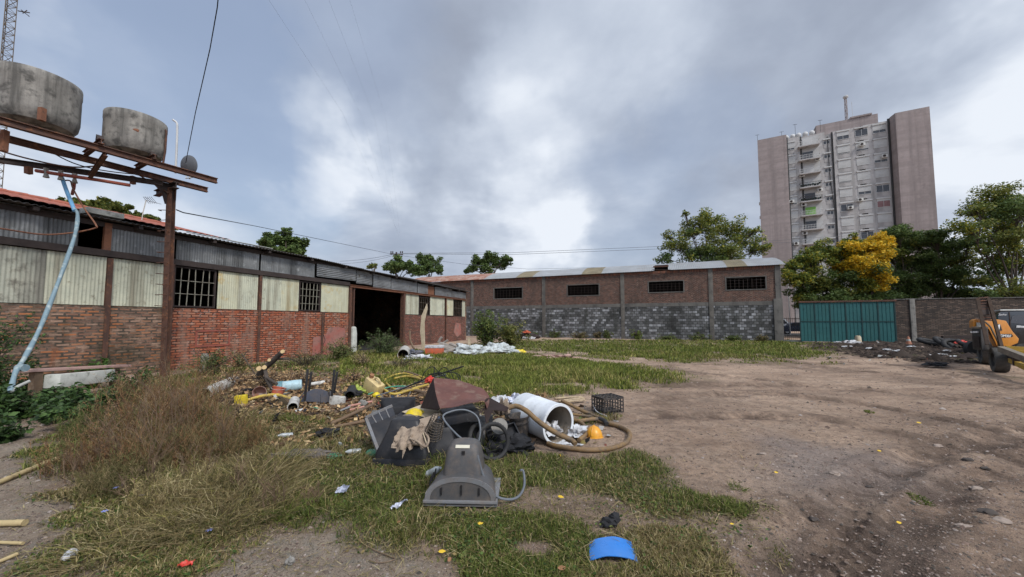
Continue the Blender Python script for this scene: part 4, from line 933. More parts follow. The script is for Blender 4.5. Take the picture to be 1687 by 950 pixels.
# low white house and shop front across the street, cars
mat('house_white', (.42, .40, .40), (.34, .32, .32), .4, rough=.9, bump=.1)
hs = thing('street_house', 'pale two storey street house seen through the gap beside the hall', 'house', tuple(GT.P + GT.n * 27 + GT.x * 1), R(-20))
MB().bb(-14, 5, 0, 8, -.2, 7.2).build('wall', 'house_white', hs); MB().bb(-14.2, 5.2, -.5, 8, 7.2, 7.5).build('roof', 'tower_pink', hs)
for x in (-5, -2.4, .2, 2.8):
    w = MB().bb(x, x + 1.2, -.06, .0, 1.1, 2.4).build('window', 'tower_white', hs); MB().bb(x + .08, x + 1.12, -.09, -.065, 1.18, 2.32).build('pane', 'dark_glass', w)
MB().bb(-6, 5, -1.2, -.003, 3.2, 3.35).build('awning', 'rust_bright', hs)
mat('car_blue', (.025, .035, .06), rough=.25, spec=.6, bump=0); mat('car_silver', (.45, .46, .48), rough=.3, spec=.6, bump=0); mat('tyre', (.028, .028, .03), (.045, .043, .04), 6, rough=.85, bump=.3)
mat('car_black', (.012, .013, .015), rough=.2, spec=.6, bump=0); mat('lamp_white', (.8, .8, .8), rough=.3, bump=0)
def car(label, paint, loc, rot, van=False):
    t = thing('parked_car', label, 'car', loc, rot)
    prof = [(-2.1, .35), (-2.15, .75), (-1.9, .95), (-1.35, 1.02), (-.75, 1.43), (.7, 1.46), (1.45, 1.0), (2.05, .88), (2.12, .4)] if not van else [(-2.3, .4), (-2.35, 1.2), (-2.2, 1.9), (1.1, 1.95), (1.7, 1.25), (2.3, 1.05), (2.35, .45)]
    MB().prism([(x, -.85, z) for x, z in prof], (0, 1.7, 0)).build('body', paint, t, bevel=.06)
    gl = [(-1.2, 1.03), (-.72, 1.37), (.62, 1.4), (1.25, 1.03)] if not van else [(.0, 1.25), (.0, 1.75), (1.05, 1.78), (1.45, 1.28)]
    for y in (-.86, .853): MB().prism([(x, y, z) for x, z in gl], (0, .008, 0)).build('side_window', 'dark_glass', t)
    for x in (-1.35, 1.35):
        for y in (-.8, .62):
            w = MB().lathe([(.16, .0), (.31, 0), (.33, .04), (.33, .16), (.31, .18), (.0, .18)], 20, Matrix.Translation((x, y + .18, .33)) @ Matrix.Rotation(R(90), 4, 'X')).build('wheel', 'tyre', t)
            MB().lathe([(0, .185), (.18, .185), (.19, .17)], 14, Matrix.Translation((x, y + .18, .33)) @ Matrix.Rotation(R(90), 4, 'X')).build('rim', 'car_silver', w)
    for y in (-.6, .6): MB().box((-2.14, y, .72), (.06, .3, .14)).build('headlight', 'lamp_white', t)
    return t
c0_ = G(1303, 548); p_ = Q(1312, 545, 41)
car('dark blue parked car seen through the bar fence', 'car_blue', (Q(1315, 540, 44).x, 44, .03), R(-20))
car('pale silver van parked at the hall corner beyond the fence', 'car_silver', (Q(1284, 540, 44.5).x, 45.8, .03), R(-20), True)
# street lamp with a lit globe
lp = Q(1301, 458, 39.5)
lampt = thing('street_lamp', 'street lamp with a lit white globe beside the hall corner', 'lamp', (lp.x, lp.y, 0))
MB().tube([(0, .25, 0), (0, .25, lp.z + .3), (0, .0, lp.z + .45)], .05, 8).build('pole', 'tower_white', lampt)
MB().lathe([(.03, .5), (.10, .46), (.14, .3), (.44, .2), (.44, .16), (.2, .16)], 18, Matrix.Translation((0, 0, lp.z))).build('lamp_shade', 'tower_white', lampt)
me_, t_, b_, o_ = new_mat('lit_globe'); b_.inputs['Base Color'].default_value = (.9, .9, .85, 1); b_.inputs['Emission Color'].default_value = (1, .97, .88, 1); b_.inputs['Emission Strength'].default_value = 1.3
MB().blob((0, 0, lp.z), (.52, .52, .48), 0, 0, 1, 3).build('globe', 'lit_globe', lampt)

# ================================================================== WIRES, POLES
mat('black_cable', (.012, .012, .013), rough=.6, bump=0); mat('grey_wire', (.10, .105, .115), rough=.6, bump=0)
def wire(label, pts, r, m='black_cable', sag=0.0, n=14, group=None, name='overhead_cable'):
    P = []
    for a, b in zip(pts[:-1], pts[1:]):
        a, b = Vector(a), Vector(b); P += [a.lerp(b, i / n) + Vector((0, 0, -4 * sag * (i / n) * (1 - i / n))) for i in range(n)]
    P.append(Vector(pts[-1])); return MB().tube(P, r, 5).build(name, m, label=label, cat='cable', group=group, smooth=80)
wire('thick black cable rising from the tank platform across the sky', [Q(306, 268, 10.6), Q(322, 185, 9), Q(346, 80, 7.2), Q(358, 12, 6.2), Q(362, -30, 5.8)], .009, n=3)
wire('thin black cable running from the ladder post over the shed', [Q(290, 345, 10.9), Q(302, 350, 11), Q(420, 372, 22), Q(654, 420, 54), Q(765, 435, 56)], .018, n=6)
GW = 'overhead lines crossing behind the yard'
wire('upper overhead line passing behind the leafy tree', [Q(655, 417, 60), Q(843, 416, 60), Q(1080, 406, 60), Q(1275, 396, 64), Q(1460, 384, 68)], .028, 'grey_wire', group=GW)
wire('lower overhead line passing behind the leafy tree', [Q(655, 418, 61), Q(843, 419, 61), Q(1080, 410, 61), Q(1275, 400, 65), Q(1460, 392, 69)], .028, 'grey_wire', group=GW)
wire('sagging line between utility pole and the shed roof ridge', [Q(560, 430, 60), Q(654, 417, 60)], .026, 'grey_wire', sag=.25, group=GW)
wire('second sagging line left of the utility pole', [Q(560, 434, 60), Q(654, 419, 60)], .022, 'grey_wire', sag=.35, group=GW)
wire('thin line right of the utility pole dropping behind the hall', [Q(765, 435, 56), Q(870, 443, 60), Q(1000, 440, 62)], .022, 'grey_wire', group=GW)
GS = 'fine wires high across the sky'
for k, (a, b) in enumerate((((440, -5), (652, 375)), ((500, -5), (655, 385)), ((540, -5), (657, 390)), ((575, -5), (660, 395)))):
    wire(('faint leftmost wire high across the cloudy sky', 'faint second wire from the left high in the sky', 'faint third wire from the left high in the sky', 'faint rightmost of the fine high sky wires')[k], [Q(*a, 14), Q((a[0] + b[0]) / 2 + 18, (a[1] + b[1]) / 2, 26), Q(*b, 56)], .0022 if k else .003, 'grey_wire', group=GS)
up = Q(653, 418, 60)
pole = thing('utility_pole', 'distant dark utility pole with a crossarm and insulators above the shed roof', 'pole', (up.x, up.y, 0))
MB().tube([(0, 0, 0), (0, 0, up.z + .3)], .14, 8).build('pole', 'dark_steel', pole); MB().bar((-1.0, 0, up.z), (1.1, 0, up.z - .1), .16).build('crossarm', 'dark_steel', pole)
ib = MB()
for x in (-.9, -.6, .7, 1.0): ib.bar((x, 0, up.z + .1), (x, 0, up.z + .45), .14)
ib.build('insulators', 'dark_steel', pole)
mast2 = thing('lattice_tower', 'slender grey brown lattice mast behind the largest water tank', 'mast', (Q(8, 105, 26).x, 26, 0))
zt_ = Q(15, -60, 26).z
lattice(.36, zt_, .55, .026, .85).build('lattice', 'grille_iron', mast2)
q = Q(27, 14, 26) - Vector(mast2.location); ar = MB(); ar.bar((.4, 0, q.z), (1.0, 0, q.z + .1), .05); ar.bar((.75, -.2, q.z - .2), (.75, .2, q.z + .35), .04); ar.bar((.6, -.1, q.z + .1), (.95, .1, q.z - .15), .04); ar.build('side_antenna', 'dark_steel', mast2)
mast2.rotation_euler = (0, 0, .5)
ta = Q(246, 352, 12.6)
aer = thing('tv_aerial', 'small pale television aerial on a crooked rod above the tiled roof', 'antenna', (ta.x, ta.y, ta.z - .12))
a_ = MB(); h = .62; a_.tube([(-.25, 0, -.1), (-.22, 0, .2), (-.14, 0, h)], .014, 6); a_.build('rod', 'white_stone', aer)
a_ = MB(); a_.bar((-.2, 0, h), (.3, .1, h - .12), .012)
for i in range(5): x = -.18 + i * .07; a_.bar((x, -.08, h + .09), (x + .05, .1, h - .1), .010)
a_.bar((-.2, 0, h + .1), (-.02, 0, h + .02), .012); a_.build('elements', 'grey_wire', aer)

# ================================================================== WATER TANK STAND
# platform axis from the measured near rail
pa = Vector((-8.75, 10.50, 0)); pbv = Vector((-10.62, 7.21, 0)); ax_ = (pa - pbv).normalized(); nr = Vector((-ax_.y, ax_.x, 0))   # nr points away to the left / rear
PZ = 5.74
stand = thing('tank_stand', 'rusty steel platform on a ladder post carrying the water tanks', 'stand', (0, 0, 0))
stand.location = (pa.x - ax_.x * .9, pa.y - ax_.y * .9, 0)
def pl(u, v, z): return pa + ax_ * u + nr * v + Vector((0, 0, z))
def spart(name, mb, m, **k): return mb.build(name, m, stand, world=True, **k)
spart('front_rail', MB().ibeam(pl(-7.5, 0, PZ), pl(.05, 0, PZ), .12, .15), 'rust_steel')
spart('rear_rail', MB().ibeam(pl(-7.5, 1.15, PZ), pl(.25, 1.15, PZ), .12, .15), 'rust_steel')
spart('lower_rail', MB().ibeam(G(-80, 252, 5.5), G(268, 302, 5.5), .10, .13), 'dark_steel')
for u in (-1.35, -2.3, -4.0, -5.0, -6.6):
    spart('cross_beam', MB().ibeam(pl(u, -.12, PZ + .15), pl(u, 1.3, PZ + .15), .09, .12), 'rust_steel')
    spart('wedge', MB().prism([pl(u - .05, -.02, PZ + .21), pl(u - .05, .16, PZ + .21), pl(u - .05, .12, PZ + .36)], ax_ * .1), 'dark_steel')
for u in (-3.6, -5.1): spart('hanger', MB().bar(pl(u, .25, PZ - .1), pl(u, .25, PZ - .55), .09), 'rust_bright')
for u in (-2.2, -4.4, -5.9): spart('lower_beam', MB().ibeam(pl(u, -.02, PZ - .1), pl(u, 1.2, PZ - .42), .08, .1), 'rust_steel')
# post with rungs: front post of the stand
pb_ = Q(283, 320, 10.6); PX = Vector((Q(275, 560, 10.6).x, 10.6, 0)); PXt = Vector((Q(286, 305, 10.6).x, 10.6, 5.55)); PXt = Vector((Q(283, 300, 10.6).x, 10.6, 5.55))
post = spart('post', MB().ibeam(PX + Vector((0, 0, -.3)), PXt, .15, .15), 'rust_steel')
spart('post_head', MB().prism([PXt + ax_ * -.45 + Vector((0, 0, .12)), PXt + ax_ * .12 + nr * -.0 + Vector((0, 0, .12)), PXt + ax_ * .12 + Vector((0, 0, -.35)), PXt + ax_ * -.1 + Vector((0, 0, -.5)), PXt + ax_ * -.18 + Vector((0, 0, -.2))], nr * .1), 'dark_steel')
spart('head_beam', MB().ibeam(PXt + nr * -.35 + Vector((0, 0, .03)), PXt + nr * 1.15 + Vector((0, 0, .03)), .14, .18), 'dark_steel')
for i in range(15):
    z = .5 + i * .31; c = PX.lerp(PXt, (z + .3) / 5.85) + Vector((-.05, -.16, 0)); c.z = z
    spart('rung', MB().tube([c + Vector((-.16, 0.1, 0)), c + Vector((-.16, 0, 0)), c + Vector((.10, 0, random.uniform(-.02, .02))), c + Vector((.10, .08, 0))], .011, 5), 'rust_steel')
for u in (-7.2, -6.9): pass
q0 = pl(-7.4, .1, 0); spart('post', MB().ibeam(q0 + Vector((0, 0, -.2)), q0 + Vector((0, 0, PZ - .1)), .2, .2), 'rust_steel')
q0 = PX + nr * 1.0 + Vector((0, 0, 0))
def tank(label, u, v, r, h, seed, lean=0):
    c = pl(u, v, PZ + .22); t = thing('water_tank', label, 'tank', c, 0, 'cement water tanks on the rusty stand')
    prof = [(0, .02), (r * .55, 0), (r * .86, .06), (r * .96, .16), (r, .32), (r * 1.0, h * .8), (r * 1.012, h * .82), (r * 1.012, h - .02), (r * 1.0, h), (r * .93, h), (r * .93, .35), (0, .3)]
    b = MB().lathe(prof, 48)
    b.build('shell', 'tank_cement', t); return t, c
def solve_u(px, v):
    lo, hi = -8.5, 0.0
    for _ in range(40):
        m_ = (lo + hi) / 2
        if proj(pl(m_, v, PZ + .3))[0] < px: lo = m_
        else: hi = m_
    return lo
TR = .60
t1, c1 = tank('round grey cement water tank nearest the steel post', solve_u(222, .6), .6, TR, 1.02, 1)
chip = MB().blob((0, 0, 0), (.14, .03, .08), 3, .4, 3, 2); 
ang = math.atan2((EYE - c1).y, (EYE - c1).x)
chip.build('chipped_spot', 'rust_bright', t1, M=Matrix.Translation((math.cos(ang + .0) * (TR - .005), math.sin(ang + .0) * (TR - .005), .52)) @ Matrix.Rotation(ang + math.pi / 2, 4, 'Z'))
MB().tube([(TR * math.cos(ang + 1.1) * k, TR * math.sin(ang + 1.1) * k, z) for k, z in ((1.0, .86), (1.06, .82), (1.06, .3), (1.0, -.15))], .025, 7).build('overflow_pipe', 'rust_steel', t1)
t2, c2 = tank('large streaked cement water tank at the far left end of the platform', solve_u(60, .6), .6, .64, 1.16, 2)
MB().bar((math.cos(ang + .2) * .70, math.sin(ang + .2) * .70, .0), (math.cos(ang + .2) * .70, math.sin(ang + .2) * .70, .28), .09).build('clamp', 'rust_bright', t2)
# pipes under the platform
def pipe(name, label, pts, r, m, cat='pipe', n=5, group=None, sm=True):
    return MB().tube(catmull(pts, n) if sm else pts, r, 10).build(name, m, label=label, cat=cat, group=group)
mat('blue_plastic', (.17, .24, .27), (.13, .19, .22), 3, c3=(.36, .40, .38), s3=6, k3=(.5, .66), rough=.55, bump=.1); mat('blue_bright', (.10, .27, .47), (.15, .32, .48), 3, rough=.5, bump=.05)
mat('pale_fitting', (.42, .42, .38), (.25, .25, .23), 8, rough=.7)
pr = spart('supply_pipe', MB().tube([Q(60, 281, 8.9), Q(105, 288, 8.95), Q(160, 296, 9.3), Q(214, 305, 9.6)], .045, 10), 'red_oxide')
spart('thin_pipe', MB().tube(catmull([Q(-20, 242, 8.2), Q(50, 262, 8.6), Q(120, 275, 9.0), Q(200, 275, 10), Q(278, 318, 10.5)], 6), .018, 6), 'rust_steel')
spart('thin_pipe', MB().tube(catmull([Q(60, 236, 8.6), Q(120, 268, 9.0), Q(180, 282, 9.6), Q(260, 290, 10.4)], 6), .014, 6), 'dark_steel')
for px, py, y in ((76, 280, 9.0), (100, 284, 9.1), (123, 289, 9.3)):
    spart('valve', MB().tube([Q(px, py - 3, y - .1), Q(px, py + 5, y - .1), Q(px, py + 12, y - .1)], lambda u: .05 + .02 * math.sin(u * 9), 8), 'pale_fitting')
spart('pipe_stub', MB().bar(Q(219, 290, 10.1), Q(219, 303, 10.1), .09), 'rust_bright'); spart('pipe_stub', MB().bar(Q(47, 275, 8.6), Q(47, 286, 8.6), .1), 'rust_bright')
bp = thing('downpipe', 'weathered light blue plastic pipe slanting from the tanks to the ground', 'pipe', GP(18, 645))
MB().tube(catmull([Q(102, 292, 9.1), Q(110, 315, 8.9), Q(123, 347, 8.6)], 5), .038, 12).build('pipe_length', 'blue_bright', bp, world=True, label='bright blue upper length')
MB().tube(catmull([Q(122, 343, 8.62), Q(128, 355, 8.6), Q(122, 392, 8.2), Q(97, 462, 7.5), Q(66, 540, 6.9), Q(40, 590, 6.4), Q(26, 612, 6.1), Q(17, 645, 5.9)], 6), lambda u: .034 + .004 * math.sin(u * 40), 12).build('pipe_length', 'blue_plastic', bp, world=True)
MB().tube([Q(18, 645, 5.9), Q(30, 636, 6.0), Q(50, 627, 6.1)], .025, 8).build('pipe_stub', 'pale_fitting', bp, world=True)
MB().tube([Q(30, 606, 6.2), Q(42, 606, 6.2)], .062, 10).build('coupling', 'blue_plastic', bp, world=True)
pipe('copper_pipe', 'thin rusty red pipe bending from the tanks down to the shed wall', [Q(104, 297, 9.1), Q(116, 298, 9.2), Q(121, 312, 9.1), Q(139, 343, 8.9), Q(158, 370, 8.7), Q(155, 376, 8.7), Q(120, 383, 8.5), Q(70, 386, 7.9), Q(0, 376, 7.1), Q(-40, 372, 6.8)], .017, 'rust_bright')
pipe('red_riser', 'short red valve pipe hanging under the platform', [Q(123, 293, 9.3), Q(122, 308, 9.25), Q(120, 315, 9.2), Q(119, 320, 9.15)], .03, 'red_oxide')
# vent pipe and satellite dish standing on the platform
vp = Q(288, 285, 11.2)
pipe('vent_pipe', 'thin pale vent pipe with a hooked top behind the cable', [Q(289, 285, 11.3), Q(291, 245, 11.3), Q(292, 212, 11.3), Q(291, 202, 11.3), Q(285, 197, 11.3)], .028, 'tower_white', n=4)
dc = Q(311, 272, 10.9)
dish = thing('satellite_dish', 'dark round satellite dish seen from behind at the platform end', 'dish', (dc.x, dc.y, PZ))
dz = dc.z - PZ
MB().lathe([(0, .09), (.12, .08), (.22, .045), (.30, 0), (.305, -.005), (.29, .0), (.2, .035), (0, .075)], 32, Matrix.Translation((0, 0, dz)) @ Matrix.Rotation(R(98), 4, 'X') @ Matrix.Rotation(R(-8), 4, 'Y')).build('reflector', 'dish_grey' if 'dish_grey' in MATS else mat('dish_grey', (.10, .105, .115), (.085, .09, .10), 3, rough=.6, bump=0), dish)
MB().tube([(0, .1, dz), (.0, .06, dz - .3), (.05, 0, dz - .42)], .022, 7).build('mount', 'tower_white', dish); MB().tube([(-.05, 0, dz - .28), (-.05, -.02, dz - .42), (.3, -.05, dz - .38), (.33, -.05, dz - .3)], .015, 7).build('feed_arm', 'ac_white', dish)
# ================================================================== LOADER ON TRAILER, BLACK VAN
mat('machine_orange', (.50, .20, .022), (.42, .16, .02), 2, c3=(.22, .11, .04), s3=5, k3=(.58, .72), rough=.45, spec=.4, bump=.08)
mat('machine_black', (.022, .022, .023), (.038, .036, .034), 4, rough=.6, bump=.15)
mat('trailer_yellow', (.42, .27, .035), (.33, .21, .04), 3, c3=(.17, .12, .06), s3=7, rough=.6, bump=.1)
mat('trailer_grey', (.20, .17, .13), (.13, .11, .09), 4, rough=.8); mat('dusty_tyre', (.085, .08, .072), (.05, .048, .045), 5, c3=(.13, .12, .105), s3=12, rough=.92, bump=.5, bscale=30)
mat('letter_white', (.75, .75, .75), rough=.5, bump=0); mat('letter_black', (.01, .01, .01), rough=.5, bump=0)
YL = 11.9
ld = thing('skid_loader', 'orange and black skid loader with DM307 lettering loaded on the trailer', 'loader', GP(1640, 610))
def Z5(x, y): return (1560 + x / 5.59, 470 + y / 5.59)
VD = Vector((.74, .67, 0))
def flatp(pts, y, th): return MB().prism([Q(*p, y) for p in pts], VD * th)
body = flatp([Z5(*p) for p in ((240, 325), (262, 312), (300, 306), (345, 328), (385, 325), (455, 311), (545, 325), (602, 420), (665, 492), (655, 530), (610, 548), (560, 578), (468, 572), (385, 400), (240, 392))], YL, 1.25).build('body', 'machine_orange', ld, world=True, bevel=.03)
flatp([Z5(*p) for p in ((486, 448), (596, 446), (612, 468), (600, 473), (492, 482))], YL - .012, .01).build('decal_stripe', 'letter_black', ld, world=True)
flatp([Z5(*p) for p in ((462, 355), (492, 357), (510, 415), (470, 418))], YL - .012, .01).build('side_vent', 'machine_black', ld, world=True)
flatp([Z5(*p) for p in ((466, 364), (490, 358), (482, 418), (468, 405))], YL - .02, .006).build('vent_decal', 'letter_white', ld, world=True)
a = Q(*Z5(494, 474), YL - .02); ldm = wmtx(ld).inverted()
text_mesh('DM307', .115, 'lettering', 'letter_white', ld, ldm @ Matrix.Translation(a) @ Matrix.Rotation(R(2), 4, 'Y') @ Matrix.Rotation(R(90), 4, 'X'), .003, bold=.002)
flatp([Z5(*p) for p in ((272, 340), (318, 342), (318, 388), (275, 386))], YL - .03, .02).build('tail_lamp', 'pale_fitting', ld, world=True)
eng = MB(); A_, B_ = Z5(222, 396), Z5(385, 580)
e0 = Q(*Z5(228, 575), YL - .1); e1 = Q(*Z5(330, 575), YL - .75)
ehb, eht = Q(*Z5(240, 600), YL - .4).z, Q(*Z5(240, 400), YL - .4).z
P4 = [Q(*Z5(232, 500), YL + .15), Q(*Z5(318, 500), YL - .35), Q(*Z5(386, 500), YL - .1), Q(*Z5(386, 500), YL - .1) + VD * .8]
eng = MB().prism([Vector((p.x, p.y, ehb)) for p in P4], (0, 0, eht - ehb)); eng.build('engine_box', 'machine_black', ld, world=True, bevel=.03)
MB().prism([Vector((p.x, p.y, eht)) + Vector((-.03, -.03, 0)) for p in P4], (0, 0, .07)).build('engine_lid', 'trailer_grey', ld, world=True, bevel=.015)
gf = MB(); a, b_ = Vector(P4[0]), Vector(P4[1]); fd = (b_ - a).normalized(); fn = Vector((fd.y, -fd.x, 0)) 
for i in range(12):
    z = ehb + .1 + i * (eht - ehb - .35) / 11; gf.bar(Vector((a.x, a.y, z)) + fd * .08 + fn * .01, Vector((b_.x, b_.y, z)) - fd * .08 + fn * .01, .03, .02)
gf.build('grille', 'dark_steel', ld, world=True)
for k in (.2, .5, .75): MB().box(a.lerp(b_, k) + Vector((0, 0, eht - .12 - a.z)) + fn * .02, (.07, .05, .05)).build('rear_light', 'letter_white', ld, world=True)
MB().tube(catmull([Q(*Z5(300, 300), YL - .1), Q(*Z5(390, 370), YL - .2), Q(*Z5(430, 440), YL - .25), Q(*Z5(470, 520), YL - .2), Q(*Z5(475, 560), YL - .1)], 5), .022, 7).build('hose', 'trailer_grey', ld, world=True)
# trailer
mat('wood_rust', (.075, .05, .036), (.05, .036, .028), 5, rough=.9)
tr = thing('machine_trailer', 'yellow equipment trailer with two dusty wheels and upright rusty ramps', 'trailer', GP(1640, 616))
def tw(cx, cy, r, y, wd, rotz, m='dusty_tyre'):
    c = G(cx, cy); c = Vector((c.x, c.y, gz(c.x, c.y) + r)); M = Matrix.Translation(c) @ Matrix.Rotation(rotz, 4, 'Z') @ Matrix.Rotation(R(90), 4, 'Y')
    prof = [(r * .55, -wd * .42), (r * .8, -wd * .5), (r * .94, -wd * .47), (r, -wd * .3), (r * .985, -wd * .1), (r, 0), (r * .985, wd * .1), (r, wd * .3), (r * .94, wd * .47), (r * .8, wd * .5), (r * .55, wd * .42)]
    w = MB().lathe(prof, 36, M).build('wheel', m, tr, world=True)
    MB().lathe([(0, -wd * .30), (r * .25, -wd * .34), (r * .3, -wd * .2), (r * .5, -wd * .2), (r * .56, -wd * .43), (r * .56, wd * .42), (r * .3, wd * .2), (0, wd * .2)], 24, M).build('rim', 'machine_black', w, world=True)
wr = R(-42)
tw(1648, 614, .385, 0, .30, wr); tw(1626, 603, .385, 0, .30, wr)
def Z6(x, y, Y): return Q(*Z5(x, y), Y)
def deckbar(a, b, w, h, m='trailer_yellow', name='deck_beam'): MB().bar(a, b, w, h).build(name, m, tr, world=True)
deckbar(Z6(500, 585, 10.9), Z6(800, 700, 9.6), .14, .16, 'trailer_grey', 'wheel_guard'); deckbar(Z6(590, 690, 10.7), Z6(900, 840, 8.9), .10, .12)
deckbar(Z6(540, 575, 11.6), Z6(900, 590, 11.2), .10, .12); deckbar(Z6(580, 610, 11.4), Z6(900, 618, 11.0), .10, .10); deckbar(Z6(620, 648, 11.1), Z6(900, 650, 10.8), .10, .1); deckbar(Z6(650, 690, 10.7), Z6(900, 690, 10.2), .10, .10)
deckbar(Z6(585, 640, 11.2), Z6(640, 690, 10.3), .12, .3, 'dark_steel', 'hitch_plate'); deckbar(Z6(420, 600, 11.9), Z6(620, 600, 11.5), .1, .12)
rm = MB()
for (a, b_) in (((280, 118), (372, 545)), ((378, 108), (508, 578))):
    rm.bar(Z6(a[0], a[1], 11.75), Z6(b_[0], b_[1], 11.35), .075, .05)
rm.build('ramp_rails', 'wood_rust', tr, world=True)
rn = MB()
for i in range(9):
    u = i / 8 * .46; rn.bar(Z6(280 + 92 * u, 118 + 427 * u, 11.75), Z6(378 + 130 * u, 108 + 470 * u, 11.75), .04)
rn.build('ramp_rungs', 'rust_steel', tr, world=True)
rn = MB()
q_ = [Z6(295, 130, 11.79), Z6(385, 122, 11.79), Z6(412, 265, 11.7), Z6(320, 270, 11.7)]
rn.prism(q_, (0, .01, 0)).build('ramp_mesh', 'dark_steel', tr, world=True)
# black van behind the loader
YV = 15.2
vn_ = thing('black_van', 'black van with a white roof edge and white lettering behind the orange loader', 'van', (Q(1643, 560, YV).x, YV, 0))
zb_, zt2 = .45, Q(1645, 512, YV).z
x0 = Q(1643.5, 520, YV).x
prof = [(x0 - .08, zb_), (x0 - .05, 1.1), (x0 + .02, zt2 - .12), (x0 + .12, zt2 - .02), (x0 + 3.3, zt2 + .05), (x0 + 4.1, 1.35), (x0 + 4.9, 1.15), (x0 + 5.0, zb_)]
MB().prism([(x, YV, z) for x, z in prof], VD * 1.8).build('body', 'car_black', vn_, world=True, bevel=.05)
MB().prism([(x0 + .1, YV - .02, zt2 + .01), (x0 + 3.3, YV - .02, zt2 + .04), (x0 + 3.3, YV - .02, zt2 + .10), (x0 + .1, YV - .02, zt2 + .06)], VD * 1.8).build('roof_edge', 'ac_white', vn_, world=True, bevel=.01)
v = [Z5(600, 290), Z5(640, 272), (1700, 518), (1700, 536), Z5(585, 345)]
MB().prism([Q(*p, YV - .01) for p in v], (0, .008, 0)).build('side_window', 'dark_glass', vn_, world=True)
MB().bb(Q(*Z5(572, 300), YV).x, Q(*Z5(580, 300), YV).x, YV - .015, YV - .001, .7, zt2 - .05).build('door_seam', 'dark_steel', vn_, world=True)
vm_ = wmtx(vn_).inverted()
text_mesh('Zanfran', .11, 'lettering', 'letter_white', vn_, vm_ @ Matrix.Translation(Q(*Z5(474, 276), YV - .02)) @ Matrix.Rotation(R(90), 4, 'X'), .002, .25)
text_mesh('SERVICIOS', .12, 'lettering', 'letter_white', vn_, vm_ @ Matrix.Translation(Q(*Z5(638, 386), YV - .02)) @ Matrix.Rotation(R(4), 4, 'Y') @ Matrix.Rotation(R(90), 4, 'X'), .002, .25, .004)
for x in (x0 + .9, x0 + 3.9):
    for y in (YV - .02, YV + 1.55): MB().lathe([(0, 0), (.30, 0), (.34, .04), (.34, .2), (0, .2)], 24, Matrix.Translation((x, y + .2, .34)) @ Matrix.Rotation(R(90), 4, 'X')).build('wheel', 'tyre', vn_, world=True)

# ================================================================== DEBRIS IN THE YARD
def gmat(name, *a_, **k_): return mat(name, *a_, grime={'blue_sheet': .12, 'tv_black': .10, 'tv_slate': .14, 'drum_white': .22, 'white_pipe': .8, 'cloth_white': .6, 'sack_white': .6, 'helmet_orange': .35}.get(name, .55), **k_)

gmat('tv_grey', (.072, .071, .072), (.055, .054, .055), 3, c3=(.115, .105, .095), s3=7, k3=(.58, .75), rough=.55, spec=.35, bump=.12, bscale=200); gmat('tv_edge', (.17, .173, .18), (.13, .133, .138), 4, rough=.5, bump=.05)
gmat('tv_black', (.012, .012, .014), (.02, .02, .022), 3, c3=(.075, .07, .062), s3=8, k3=(.58, .78), rough=.45, spec=.4, bump=.1); gmat('tv_slate', (.024, .026, .033), (.016, .018, .022), 3, c3=(.10, .10, .10), s3=9, k3=(.6, .75), rough=.5, bump=.1)
mat('label_cream', (.55, .52, .42), rough=.7, bump=0); mat('rust_sheet', (.135, .058, .045), (.095, .042, .035), 3, c3=(.17, .11, .085), s3=7, k3=(.5, .68), rough=.75, bump=.5, bscale=70)
gmat('drum_white', (.70, .73, .76), (.62, .66, .69), 2, c3=(.38, .36, .32), s3=6, k3=(.58, .75), rough=.5, bump=.08); mat('drum_inside', (.36, .31, .25), (.22, .18, .14), 3, c3=(.11, .09, .07), s3=6, rough=.8)
gmat('suction_hose', (.22, .135, .055), (.15, .095, .045), 5, c3=(.075, .06, .045), s3=9, k3=(.48, .65), rough=.7, bump=.4, bscale=80)
gmat('helmet_orange', (.66, .30, .02), (.58, .25, .02), 4, rough=.4, spec=.4, bump=.03); gmat('bright_yellow', (.68, .52, .015), (.58, .43, .02), 5, c3=(.38, .29, .08), s3=11, k3=(.6, .75), rough=.5, bump=.05)
gmat('crate_black', (.022, .022, .024), (.04, .038, .036), 6, rough=.55, bump=.1); mat('cloth_beige', (.30, .235, .175), (.235, .18, .135), 6, c3=(.14, .105, .08), s3=12, k3=(.5, .68), rough=.95, bump=.5, bscale=120)
gmat('cloth_white', (.55, .56, .58), (.40, .41, .43), 6, c3=(.24, .23, .22), s3=10, rough=.9, bump=.3); mat('cloth_black', (.014, .014, .016), (.025, .025, .027), 6, rough=.9, bump=.4)
mat('sack_grey', (.155, .13, .115), (.11, .095, .085), 4, c3=(.07, .06, .055), s3=8, rough=.95, bump=.4); mat('rubber', (.02, .02, .021), (.035, .034, .033), 8, rough=.75, bump=.3)
gmat('blue_sheet', (.022, .165, .52), (.03, .19, .56), 2, c3=(.07, .20, .44), s3=6, k3=(.6, .8), rough=.35, spec=.5, bump=.03); gmat('pale_cyan', (.36, .50, .54), (.30, .44, .48), 3, c3=(.30, .31, .28), s3=8, k3=(.58, .72), rough=.55, bump=.1)
gmat('teal_rim', (.12, .26, .30), (.09, .21, .25), 4, rough=.55, bump=.1); gmat('bucket_red', (.42, .09, .045), (.35, .075, .04), 4, c3=(.26, .12, .09), s3=8, rough=.5, bump=.1); mat('bucket_pink', (.36, .20, .155), (.30, .16, .125), 3, c3=(.34, .31, .28), s3=5, k3=(.48, .6), rough=.8)
gmat('chair_slate', (.085, .095, .125), (.07, .078, .10), 3, rough=.5, bump=.08); gmat('jerry_cream', (.58, .45, .22), (.50, .38, .18), 3, c3=(.36, .27, .15), s3=6, rough=.5, bump=.08)
